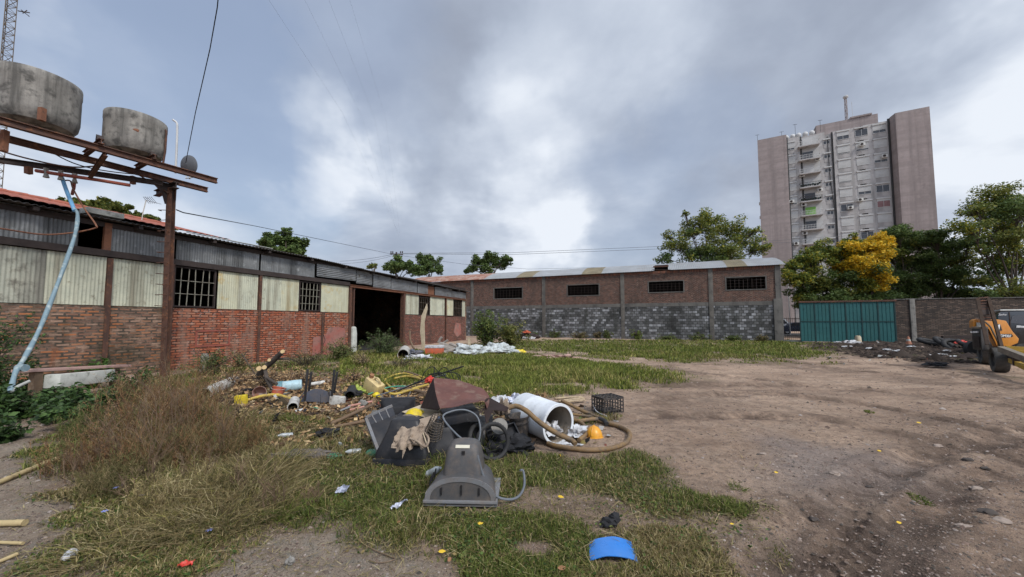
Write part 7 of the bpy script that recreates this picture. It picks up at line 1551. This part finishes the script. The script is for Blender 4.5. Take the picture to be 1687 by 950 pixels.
# straw lying flat on the ground
rg = np.random.default_rng(8)
def flat_straw(n, px0, px1, py0, py1, cols, L0, L1, seed, pol=None, w=.0022, lift=.02):
    rg = np.random.default_rng(seed); px = rg.uniform(px0, px1, n); py = rg.uniform(py0, py1, n); P = np.array([tuple(G(a, b)) for a, b in zip(px, py)]); x, y = P[:, 0], P[:, 1]
    if pol is not None: g, sl, so, mu, gr_ = masks(x, y); ok = rg.random(n) < pol(x, y, g, so); x, y = x[ok], y[ok]
    m = len(x); z = gheight(x, y) + .004; a = rg.random(m) * 6.283; l = rg.uniform(L0, L1, m); d = np.stack([np.cos(a), np.sin(a), rg.normal(size=m) * .12 + .03], 1) * l[:, None]; s = np.stack([-np.sin(a), np.cos(a), np.zeros(m)], 1) * (w * (1 + .35 * np.hypot(x, y)))[:, None]
    b = np.stack([x, y, z + lift * rg.random(m)], 1); V = np.stack([b - s, b + s, b + d + s * .4, b + d - s * .4], 1).reshape(-1, 3); c = np.asarray(cols)[rg.integers(0, len(cols), m)] * (.7 + .6 * rg.random(m))[:, None]
    return V, np.arange(m * 4).reshape(-1, 4), np.repeat(c, 4, 0)
build_blades('dry_straw', [flat_straw(9000, -60, 1300, 700, 960, STR, .04, .16, 1, lambda x, y, g, so: np.clip(g * .9 + .03, 0, 1), w=.0016), flat_straw(700, 0, 700, 860, 960, STR, .02, .08, 2, w=.0012), flat_straw(5000, 300, 900, 600, 720, STR, .06, .2, 3)], 'loose dry straw lying over grass and slab')
# leaf litter in the rubbish area
def litter(n, reg, size, cols, seed, lift=.03):
    rg = np.random.default_rng(seed); c = []
    for (x0, x1, y0, y1, k) in reg:
        m = int(n * k); px = rg.uniform(x0, x1, m); py = rg.uniform(y0, y1, m); c.append(np.array([tuple(G(a, b)) for a, b in zip(px, py)]))
    P = np.concatenate(c); P[:, 2] = gheight(P[:, 0], P[:, 1]) + .005 + lift * rg.random(len(P)); m = len(P)
    t = rg.normal(size=(m, 3)); t[:, 2] *= .45; t /= np.linalg.norm(t, axis=1)[:, None]; nn = rg.normal(size=(m, 3)); nn[:, 2] += 1.5; b = np.cross(nn, t); b /= np.linalg.norm(b, axis=1)[:, None]
    s = size * (.5 + rg.random(m))[:, None] * (1 + .03 * P[:, 1:2]); V = np.stack([P - t * s * .5, P + b * s * .33, P + t * s * .5, P - b * s * .33], 1).reshape(-1, 3); cc = np.asarray(cols)[rg.integers(0, len(cols), m)] * (.65 + .7 * rg.random(m))[:, None]
    fast('leaf_litter', V, 4, np.repeat(cc, 4, 0), 'dead_leaf', tags=dict(kind='stuff', label='dry brown leaf litter around the rubbish', cat='leaves'))
DL = [[.36, .235, .12], [.24, .145, .075], [.46, .33, .18], [.16, .10, .06], [.30, .19, .10], [.10, .07, .05]]
litter(9000, [(380, 620, 622, 700, .38), (330, 500, 600, 650, .28), (600, 720, 630, 665, .12), (780, 900, 640, 665, .12), (500, 720, 600, 640, .08), (420, 700, 690, 740, .06)], .065, DL, 1, .05)
# pebbles and crumbs on the bare earth
def pebbles(n, seed):
    rg = np.random.default_rng(seed); px = rg.uniform(-50, 1780, n); py = 560 + 420 * rg.random(n) ** .8; P = np.array([tuple(G(a, b)) for a, b in zip(px, py)]); g, sl, so, mu, gr_ = masks(P[:, 0], P[:, 1])
    ok = rg.random(n) < (1 - g * .85) * (.35 + .65 * vnoise(P[:, 0], P[:, 1], .8, 4, 3)); P = P[ok]; m = len(P); P[:, 2] = gheight(P[:, 0], P[:, 1]) + .001
    d = np.hypot(P[:, 0], P[:, 1]); s = (.0018 + .0009 * d) * np.exp(rg.normal(size=m) * .5); oct_ = np.array([[1, 0, 0], [0, 1, 0], [-1, 0, 0], [0, -1, 0], [0, 0, .6], [0, 0, -.3]]); V = P[:, None, :] + oct_[None] * s[:, None, None] * (.6 + .8 * rg.random((m, 6, 1)))
    f = np.array([[0, 1, 4], [1, 2, 4], [2, 3, 4], [3, 0, 4]]); Fc = (np.arange(m)[:, None, None] * 6 + f[None]).reshape(-1, 3); cols = np.array([[.24, .19, .16], [.33, .28, .245], [.14, .11, .09], [.20, .14, .105], [.08, .07, .06], [.27, .21, .175], [.17, .12, .095], [.12, .085, .07]])
    fast('pebbles', V.reshape(-1, 3), 3, np.repeat(cols[rg.integers(0, len(cols), m)] * (.7 + .5 * rg.random(m))[:, None], 6, 0), 'dead_leaf', faces=Fc, tags=dict(kind='stuff', label='small stones and crumbs scattered over the bare earth', cat='pebbles'))
pebbles(52000, 3)

# weeds: thin stems with side twigs, as one mesh per clump
def weed_strands(n, base, rad, h0, h1, seed, lean=.3, twigs=3, w=.0016, cols=None, squash=1.0, seeds=0):
    rg = np.random.default_rng(seed); V, C = [], []; cols = np.asarray(cols)
    bx, by = base; a = rg.random(n) * 6.283; r = rad * np.sqrt(rg.random(n)); x = bx + r * np.cos(a); y = by + r * np.sin(a) * squash; z = gheight(x, y) - .02
    la = a + rg.normal(size=n) * .6; ln = lean * (.2 + rg.random(n)) + .25 * r / max(rad, .01) * lean * 2; h = (h0 + (h1 - h0) * rg.random(n) ** 1.6) * (1 - .2 * (r / rad) ** 2)
    ww = w * (1 + .25 * np.hypot(x, y))
    def strip(P0, P1, w0, w1, col):
        d = P1 - P0; s = np.cross(d, rg.normal(size=d.shape)); s /= np.linalg.norm(s, axis=1)[:, None] + 1e-9
        V.append(np.stack([P0 - s * w0[:, None], P0 + s * w0[:, None], P1 + s * w1[:, None], P1 - s * w1[:, None]], 1).reshape(-1, 3)); C.append(np.repeat(col, 4, 0))
    dr = np.stack([np.cos(la), np.sin(la), np.zeros(n)], 1); p0 = np.stack([x, y, z], 1); col = cols[rg.integers(0, len(cols), n)] * (.7 + .6 * rg.random(n))[:, None]
    pts = [p0]; K = 4
    for k in range(1, K + 1): u = k / K; pts.append(p0 + dr * (h * ln * u ** 1.8)[:, None] + np.array([0, 0, 1]) * (h * u * (1 - .15 * ln * u))[:, None] + rg.normal(size=(n, 3)) * .012)
    for k in range(K): strip(pts[k], pts[k + 1], ww * (1 - .18 * k), ww * (1 - .18 * (k + 1)), col)
    for j in range(twigs):
        u = rg.uniform(.3, .98, n); k = np.minimum((u * K).astype(int), K - 1); P = np.array(pts)[k, np.arange(n)] + (np.array(pts)[k + 1, np.arange(n)] - np.array(pts)[k, np.arange(n)]) * (u * K - k)[:, None]
        d = rg.normal(size=(n, 3)) * .5; d[:, 2] = np.abs(d[:, 2]) + .5; d /= np.linalg.norm(d, axis=1)[:, None]; L_ = h * rg.uniform(.10, .30, n); T = P + d * L_[:, None]; strip(P, T, ww * .6, ww * .3, col * 1.1)
        if seeds:
            for q in range(seeds): e = P + (T - P) * rg.uniform(.3, 1, n)[:, None] + rg.normal(size=(n, 3)) * .012; e2 = e + rg.normal(size=(n, 3)) * .012; strip(e, e2, ww * .9, ww * .9, col * (1.2 if q % 2 else .9))
    V = np.concatenate(V); return V, np.arange(len(V)).reshape(-1, 4), np.concatenate(C)
BRN = [[.20, .11, .055], [.13, .072, .04], [.25, .14, .07], [.26, .18, .09], [.09, .055, .034], [.11, .125, .045]]; BRG = [[.12, .11, .045], [.15, .12, .055], [.09, .085, .035], [.20, .155, .08]]; GRW = [[.07, .11, .03], [.09, .13, .035], [.12, .14, .045], [.05, .08, .025]]
spots = [(285, 720, .46, .40, 1.08, 300, BRN, 2), (230, 735, .42, .20, .80, 220, BRN, 2), (318, 725, .34, .25, .98, 210, BRN, 2), (180, 760, .36, .16, .58, 170, BRN, 2), (130, 770, .3, .15, .5, 160, BRN, 1), (265, 770, .36, .3, .55, 500, BRN + BRG, 1), (345, 760, .34, .25, .52, 420, BRN + BRG, 1),
         (390, 740, .30, .25, .45, 300, BRN + BRG, 1), (205, 800, .32, .18, .36, 420, BRG, 1), (300, 820, .35, .16, .34, 500, BRG + STR, 1), (150, 720, .28, .25, .5, 260, BRG + GRW, 1), (250, 700, .6, .3, 1.02, 210, BRN, 2), (290, 690, .5, .3, 1.1, 230, BRN, 2)]
V, Fc, C = [], [], []; o = 0; seed = 100
for px, py, rad, h0, h1, n, cols, sd in spots:
    g_ = G(px, py); v, f, c = weed_strands(n, (g_.x, g_.y), rad, h0, h1, seed, twigs=7, cols=cols, seeds=sd, w=.0010, lean=.2); V.append(v); Fc.append(f + o); C.append(c); o += len(v); seed += 1
fast('dry_weeds', np.concatenate(V), 4, np.concatenate(C), 'dead_leaf', faces=np.concatenate(Fc), tags=dict(kind='stuff', label='mass of thin reddish brown dry weeds left of the pile', cat='weeds'))
# arching dry grass clumps
V, Fc, C = [], [], []; o = 0
for px, py, rad, h0, h1, n in ((420, 800, .35, .18, .36, 650), (380, 850, .35, .14, .30, 600), (470, 830, .3, .10, .22, 350), (330, 870, .3, .12, .25, 350), (260, 860, .3, .12, .24, 350), (450, 760, .3, .14, .3, 350), (560, 765, .35, .10, .2, 260), (520, 700, .4, .1, .22, 260), (205, 900, .3, .1, .22, 300), (400, 700, .35, .15, .32, 300)):
    g_ = G(px, py); v, f, c = weed_strands(n, (g_.x, g_.y), rad, h0, h1, seed, lean=1.1, twigs=1, cols=STR + BRG, w=.0017); V.append(v); Fc.append(f + o); C.append(c); o += len(v); seed += 1
fast('dry_grass_tufts', np.concatenate(V), 4, np.concatenate(C), 'blade', faces=np.concatenate(Fc), tags=dict(kind='stuff', label='arching straw coloured grass before the dry weeds', cat='grass'))
# leafy shrubs: stems and leaves
def shrub(name, label, px, py, Y, w, h, n, size, cols, seed, stems=24, cat='bush', group=None, droop=.1, z0=0.0, nc=40, bare=False):
    p = Q(px, py, Y) if Y else G(px, py); base = Vector((p.x, p.y, gz(p.x, p.y) + z0)); rg = random.Random(seed); t = thing(name, label, cat, base, 0, group); cc, rr = [], []; sb = MB()
    for i in range(stems):
        a = rg.random() * 6.283; l = rg.random() ** .6 * w / 2; hh = h * rg.uniform(.55, 1.0) * (1 - .35 * (l / (w / 2)) ** 2); tip = Vector((math.cos(a) * l, math.sin(a) * l * .8, hh)); mid = Vector((tip.x * .35, tip.y * .35, hh * .55))
        path = catmull([(tip.x * .12, tip.y * .12, -.05), mid, tip], 3); sb.tube(path, lambda u: max(.003, .0012 * (p.y)) * (1.4 - u), 4)
        for k in range(max(1, nc // stems + 1)):
            q = path[rg.randrange(2, len(path))]; d = Vector((rg.gauss(0, 1), rg.gauss(0, 1), rg.gauss(0, .7))) * .07 * w; cc.append(tuple(base + q + d)); rr.append(.09 * w * rg.uniform(.6, 1.4))
    sb.build('stems', 'bark', t)
    v, c = leafcloud(cc, rr, n, size, np.asarray(cols), seed, squash=.9, hang=droop); fast('foliage', v, 4, np.repeat(c, 4, 0), 'leaf', t); return t
shrub('doorway_bush', 'pale green straggly bush growing in front of the dark doorway', 634, 585, 0, 1.9, 1.2, 5000, .055, [[.10, .14, .05], [.13, .17, .06], [.08, .115, .045]], 1, 60, nc=160)
shrub('doorway_bush', 'lower bush leaning against the left door jamb', 562, 592, 0, 1.5, .85, 3200, .06, [[.10, .135, .04], [.14, .16, .05], [.20, .18, .07]], 2, 30, nc=90)
shrub('corner_bush', 'tall leafy bush in the corner where shed meets the grey blocks', 803, 570, 0, 2.6, 2.4, 4600, .13, [[.07, .11, .03], [.10, .145, .035], [.15, .17, .04]], 3, 40, nc=120)
shrub('corner_bush', 'lower yellowish bush right of the tall corner bush', 842, 570, 0, 2.6, 1.6, 3600, .12, [[.14, .15, .035], [.10, .12, .03], [.20, .18, .05]], 4, 30, nc=90)
rnd = random.Random(9)
WB = 'weedy bushes along the foot of the hall wall'
for k, (px, w_, h_, c_, lb) in enumerate(((915, 2.0, 1.1, 0, 'weedy bush right of the dark scrap heap'), (955, 2.4, .9, 1, 'brownish weedy bush under the second hall window'), (1000, 1.6, 1.2, 0, 'weedy bush left of the middle hall column'), (1050, 1.5, 1.5, 2, 'bright green rounded bush at the middle hall column'), (1100, 2.2, .7, 0, 'low weeds under the third hall window'), (1150, 1.8, .9, 0, 'low weeds left of the fourth column'), (1205, 2.0, .7, 0, 'low weeds under the fourth hall window'), (1255, 1.6, .9, 1, 'low brownish weeds near the right corner'), (985, 1.0, 1.0, 1, 'small dry weed clump before the hall'), (880, 1.6, .9, 0, 'weeds beside the dark scrap heap'))):
    s_, z_ = WH.hit(px, 540, -.7); p_ = WH.P + WH.x * s_ + WH.n * -.8
    cols = ([[.07, .10, .03], [.10, .135, .035], [.13, .15, .04]], [[.15, .13, .05], [.10, .10, .035], [.20, .15, .07]], [[.12, .17, .03], [.16, .20, .04]])[c_]
    pq = G(px, 563); t = shrub('wall_weeds', lb, px, 540, p_.y, w_ * .85, h_ * .7, 1200, .10, cols, 20 + k, 18, group=WB, nc=50)
# left side: creeper and broad leaved plants by the mossy wall
IV = [[.035, .07, .02], [.05, .095, .025], [.07, .125, .03], [.03, .05, .018]]
shrub('creeper', 'dark green creeper hanging on the wall at the left edge', -25, 560, 7.1, 1.7, 2.1, 8000, .055, IV, 40, 30, 'creeper', nc=160)
LP = 'broad leaved plants at the foot of the mossy wall'
for k, (px, py, w_, h_, s_, n_, lb) in enumerate(((20, 690, 1.5, .50, .075, 3000, 'dark leafy plant below the blue pipe end'), (95, 690, 1.3, .45, .075, 2600, 'broad leaved plant in front of the board bench'), (150, 700, 1.1, .55, .08, 2200, 'broad leaved plant right of the bench'), (-30, 730, 1.0, .35, .08, 1800, 'low broad leaved plant at the left edge'), (150, 640, .9, .75, .085, 1500, 'taller light green plant behind the bench'), (215, 660, 1.2, .7, .06, 1800, 'leafy weed at the foot of the ladder post'), (60, 655, 1.2, .5, .07, 2000, 'leafy weeds under the pink board'))):
    shrub('leafy_plant', lb, px, py, 0, w_, h_, n_, s_, IV if k not in (4,) else [[.09, .16, .035], [.07, .13, .03]], 50 + k, 16, 'plant', LP, nc=60)
for k, (px, py, w_, h_, n_, cols, lb) in enumerate(((345, 618, 1.6, .9, 1800, GRW, 'green weeds against the painted brick wall by the stump'), (395, 605, 1.4, .7, 1200, [[.30, .22, .12], [.22, .16, .08]], 'dry brown leafed twigs behind the cut branch'), (500, 604, 1.6, .6, 1300, BRG, 'low brown weeds at the painted wall'), (600, 603, 1.4, .5, 1000, [[.32, .24, .13], [.22, .16, .08]], 'dry leafed brush left of the doorway bush'), (440, 640, 1.0, .45, 900, DL, 'dead leafed twigs around the cut branch'), (380, 640, 1.0, .45, 900, DL, 'dead leafed twigs left of the cut branch'), (660, 604, 1.2, .4, 900, BRG, 'low brown weeds before the doorway bush'), (395, 700, .3, .45, 260, [[.45, .35, .18], [.36, .27, .13]], 'tall dry seed stalks before the leaf litter'), (500, 632, .9, .35, 800, DL, 'dead leaves heaped behind the cyan pail'), (585, 628, .9, .3, 700, DL, 'dead leaves heaped behind the jerrycan'))):
    shrub('wall_brush', lb, px, py, 0, w_, h_, n_, .05, cols, 70 + k, 16, 'weeds', 'weeds and brush along the shed', nc=50)
# spiky grass tussocks on the near ground
for k, (px, py, n_, lb) in enumerate(((258, 800, 130, 'bright green grass tussock among the dry weeds'), (470, 760, 110, 'green tussock in front of the grey sack'), (905, 700, 90, 'tall grass tuft beside the black bucket'), (800, 745, 110, 'tall pale grass growing through the bicycle tyre'), (860, 712, 90, 'grass tuft before the drum'), (1515, 815, 90, 'small green tuft alone on the bare dirt at right'), (1215, 806, 50, 'small green tuft at the edge of the gravel'), (1430, 678, 60, 'thin green tuft far out on the bare dirt'), (470, 850, 120, 'green tussock at the slab edge'))):
    g_ = G(px, py); v, f, c = weed_strands(n_, (g_.x, g_.y), .10 if k < 5 else .07, .10 if k < 5 else .03, (.30 if k in (0, 2, 3, 4) else .2) if k not in (5, 6, 7) else .07, 300 + k, lean=.8, twigs=0, cols=GRN + ([[.45, .40, .22]] if k == 3 else []), w=.0022)
    fast('grass_tussock', v, 4, c, 'blade', faces=f, loc=(g_.x, g_.y, 0), tags=dict(label=lb, cat='grass tuft', group='separate grass tufts'))
# little blue flowers among the weeds
mat('petal_blue', (.22, .26, .62), (.28, .32, .68), 9, rough=.6, bump=0)
for k, (px, py, hh) in enumerate(((204, 812, .10), (236, 828, .08), (172, 858, .08), (190, 818, .10), (345, 885, .06))):
    g_ = G(px, py); t = thing('blue_flower', ('highest blue flower in the weeds', 'rightmost of the upper blue flowers', 'lowest blue flower at left', 'leftmost of the upper blue flowers', 'single blue flower near the slab')[k], 'flower', (g_.x, g_.y, gz(g_.x, g_.y)), k, 'small blue flowers in the weeds')
    MB().tube([(0, 0, 0), (0, .005, hh)], .0015, 4).build('stem', 'leaf_green' if 'leaf_green' in MATS else mat('leaf_green', (.07, .12, .03), rough=.7, bump=0), t)
    b = MB(); n = 7
    for i in range(n): a = i * 2 * math.pi / n; b.add([(0, 0, hh), (.020 * math.cos(a - .3), .020 * math.sin(a - .3), hh + .006), (.026 * math.cos(a), .026 * math.sin(a), hh + .004), (.020 * math.cos(a + .3), .020 * math.sin(a + .3), hh + .006)], [(0, 1, 2, 3)])
    b.build('petals', 'petal_blue', t)

# dark twiggy stems standing up through the dry weeds, each one its own plant
def twig_plant(k, px, py, h, seed):
    rg = random.Random(seed); p = G(px, py); t = MB()
    def grow(a, d, L_, r, lev):
        n = 4; pts = [a]; dd = d.copy()
        for i in range(n): dd = (dd + Vector((rg.gauss(0, .12), rg.gauss(0, .12), .05))).normalized(); pts.append(pts[-1] + dd * L_ / n)
        t.tube(pts, lambda u: r * (1 - .5 * u), 4)
        if lev < 3:
            for i in range(4 if lev < 2 else 3):
                q = pts[rg.randrange(1, n + 1)]; nd = (dd + Vector((rg.gauss(0, .55), rg.gauss(0, .55), rg.gauss(.1, .25)))).normalized(); grow(q, nd, L_ * rg.uniform(.35, .6), r * .55, lev + 1)
    for s_ in range(5): grow(Vector((p.x + rg.gauss(0, .04), p.y + rg.gauss(0, .04), gz(p.x, p.y) - .02)), Vector((rg.gauss(0, .2), rg.gauss(0, .15), 1)).normalized(), h * rg.uniform(.55, .8), .0052, 0)
    return t
TL = ('tallest dark twiggy stems at the top of the dry weeds', 'twiggy stems before the ladder post', 'twiggy stems leaning left in the dry weeds', 'dark bare stems beside the bamboo pole', 'dark stems in the middle of the dry weeds', 'reddish twigs right of the weed mass', 'dark twigs rising over the straw grass', 'short twigs above the blue flowers', 'thin twigs near the yellow pipe', 'dark upright twigs at the slab edge', 'twigs beside the foil wrapper', 'twigs at the left fringe of the weeds')
for k, (px, py, h) in enumerate(((300, 752, 1.2), (258, 765, 1.0), (205, 775, .8), (165, 770, .55), (250, 790, .55), (365, 762, .75), (400, 810, .35), (230, 820, .35), (330, 800, .45), (455, 845, .38), (520, 830, .22), (120, 790, .35))):
    one('twiggy_weed', twig_plant(k, px, py, h, 500 + k), 'wood_brown', TL[k], 'weed', 'dark twiggy weeds', smooth=80)
# clods of churned dark soil
def clods(n, seed):
    rg = np.random.default_rng(seed); px = rg.uniform(1320, 1760, n); py = rg.uniform(560, 604, n); P = np.array([tuple(G(a, b)) for a, b in zip(px, py)]); g, sl, so, mu, gr_ = masks(P[:, 0], P[:, 1]); P = P[rg.random(n) < so]; m = len(P); P[:, 2] = gheight(P[:, 0], P[:, 1])
    s = .05 * np.exp(rg.normal(size=m) * .55); o8 = np.array([[1, 0, 0], [.5, .8, .1], [-.5, .8, 0], [-1, 0, .1], [-.5, -.8, 0], [.5, -.8, .1], [0, 0, .8], [0, 0, -.4]]); V = P[:, None, :] + o8[None] * s[:, None, None] * (.6 + .8 * rg.random((m, 8, 1))); f = np.array([[i, (i + 1) % 6, 6] for i in range(6)]); Fc = (np.arange(m)[:, None, None] * 8 + f[None]).reshape(-1, 3)
    cols = np.array([[.03, .023, .019], [.055, .042, .034], [.09, .068, .053], [.04, .03, .026]]); fast('soil_clods', V.reshape(-1, 3), 3, np.repeat(cols[rg.integers(0, 4, m)], 8, 0), 'dead_leaf', faces=Fc, tags=dict(kind='stuff', label='churned dark soil clods by the yard wall', cat='soil'))
clods(6000, 2)

# low broad leaves creeping between the grass blades
def creeping(n, seed, x0, x1, y0, y1, size):
    rg = np.random.default_rng(seed); px = rg.uniform(x0, x1, n); py = rg.uniform(y0, y1, n); P = np.array([tuple(G(a, b)) for a, b in zip(px, py)]); g, sl, so, mu, gr_ = masks(P[:, 0], P[:, 1])
    k = np.clip((vnoise(P[:, 0], P[:, 1], 1.9, 31, 3) - .42) * 5, 0, 1) * g; P = P[rg.random(n) < k]; m = len(P); P[:, 2] = gheight(P[:, 0], P[:, 1]) + .004 + .035 * rg.random(m)
    t = rg.normal(size=(m, 3)); t[:, 2] *= .3; t /= np.linalg.norm(t, axis=1)[:, None]; nn = rg.normal(size=(m, 3)) * .5; nn[:, 2] += 1; b = np.cross(nn, t); b /= np.linalg.norm(b, axis=1)[:, None]; s = size * (.5 + rg.random(m))[:, None]
    V = np.stack([P - t * s * .5, P + b * s * .35, P + t * s * .5, P - b * s * .35], 1).reshape(-1, 3); cols = np.array([[.07, .12, .03], [.10, .155, .04], [.05, .085, .025], [.15, .17, .05], [.24, .18, .08]]); c = cols[rg.integers(0, 5, m)] * (.6 + .7 * rg.random(m))[:, None]
    return V, np.arange(m * 4).reshape(-1, 4), np.repeat(c, 4, 0)
build_blades('ground_cover', [creeping(42000, 1, -100, 1300, 690, 960, .022), creeping(16000, 2, 300, 1150, 590, 700, .05)], 'low broad leaved ground cover between the grass')
# small scraps of rubbish trodden into the soil around the pile
def scraps(n, reg, seed):
    rg = np.random.default_rng(seed); V, C = [], []; cols = np.array([[.5, .5, .48], [.03, .03, .035], [.10, .07, .05], [.30, .24, .16], [.05, .07, .11], [.20, .07, .05], [.28, .22, .08], [.22, .22, .21], [.03, .03, .03], [.16, .11, .07], [.2, .15, .1]])
    for (x0, x1, y0, y1, k) in reg:
        m = int(n * k); P = np.array([tuple(G(a, b)) for a, b in zip(rg.uniform(x0, x1, m), rg.uniform(y0, y1, m))]); P[:, 2] = gheight(P[:, 0], P[:, 1]) + .006 + .05 * rg.random(m) ** 2
        t = rg.normal(size=(m, 3)); t[:, 2] *= .35; t /= np.linalg.norm(t, axis=1)[:, None]; nn = rg.normal(size=(m, 3)) * .6; nn[:, 2] += 1; b = np.cross(nn, t); b /= np.linalg.norm(b, axis=1)[:, None]; s = .055 * np.exp(rg.normal(size=m) * .5)[:, None]; w = s * rg.uniform(.1, .6, m)[:, None]
        j = lambda: rg.normal(size=(m, 3)) * .006
        V.append(np.stack([P - t * s - b * w + j(), P - t * s * .7 + b * w + j(), P + t * s + b * w * .8 + j(), P + t * s * .8 - b * w + j()], 1).reshape(-1, 3)); C.append(np.repeat(cols[rg.integers(0, len(cols), m)] * (.6 + .6 * rg.random(m))[:, None], 4, 0))
    fast('rubbish_scraps', np.concatenate(V), 4, np.concatenate(C), 'dead_leaf', tags=dict(kind='stuff', label='small trodden scraps of rubbish around the pile', cat='litter'))
scraps(1200, [(400, 640, 640, 700, .30), (620, 880, 680, 745, .32), (600, 740, 630, 670, .2), (940, 1020, 655, 735, .03), (1350, 1620, 568, 600, .15)], 5)
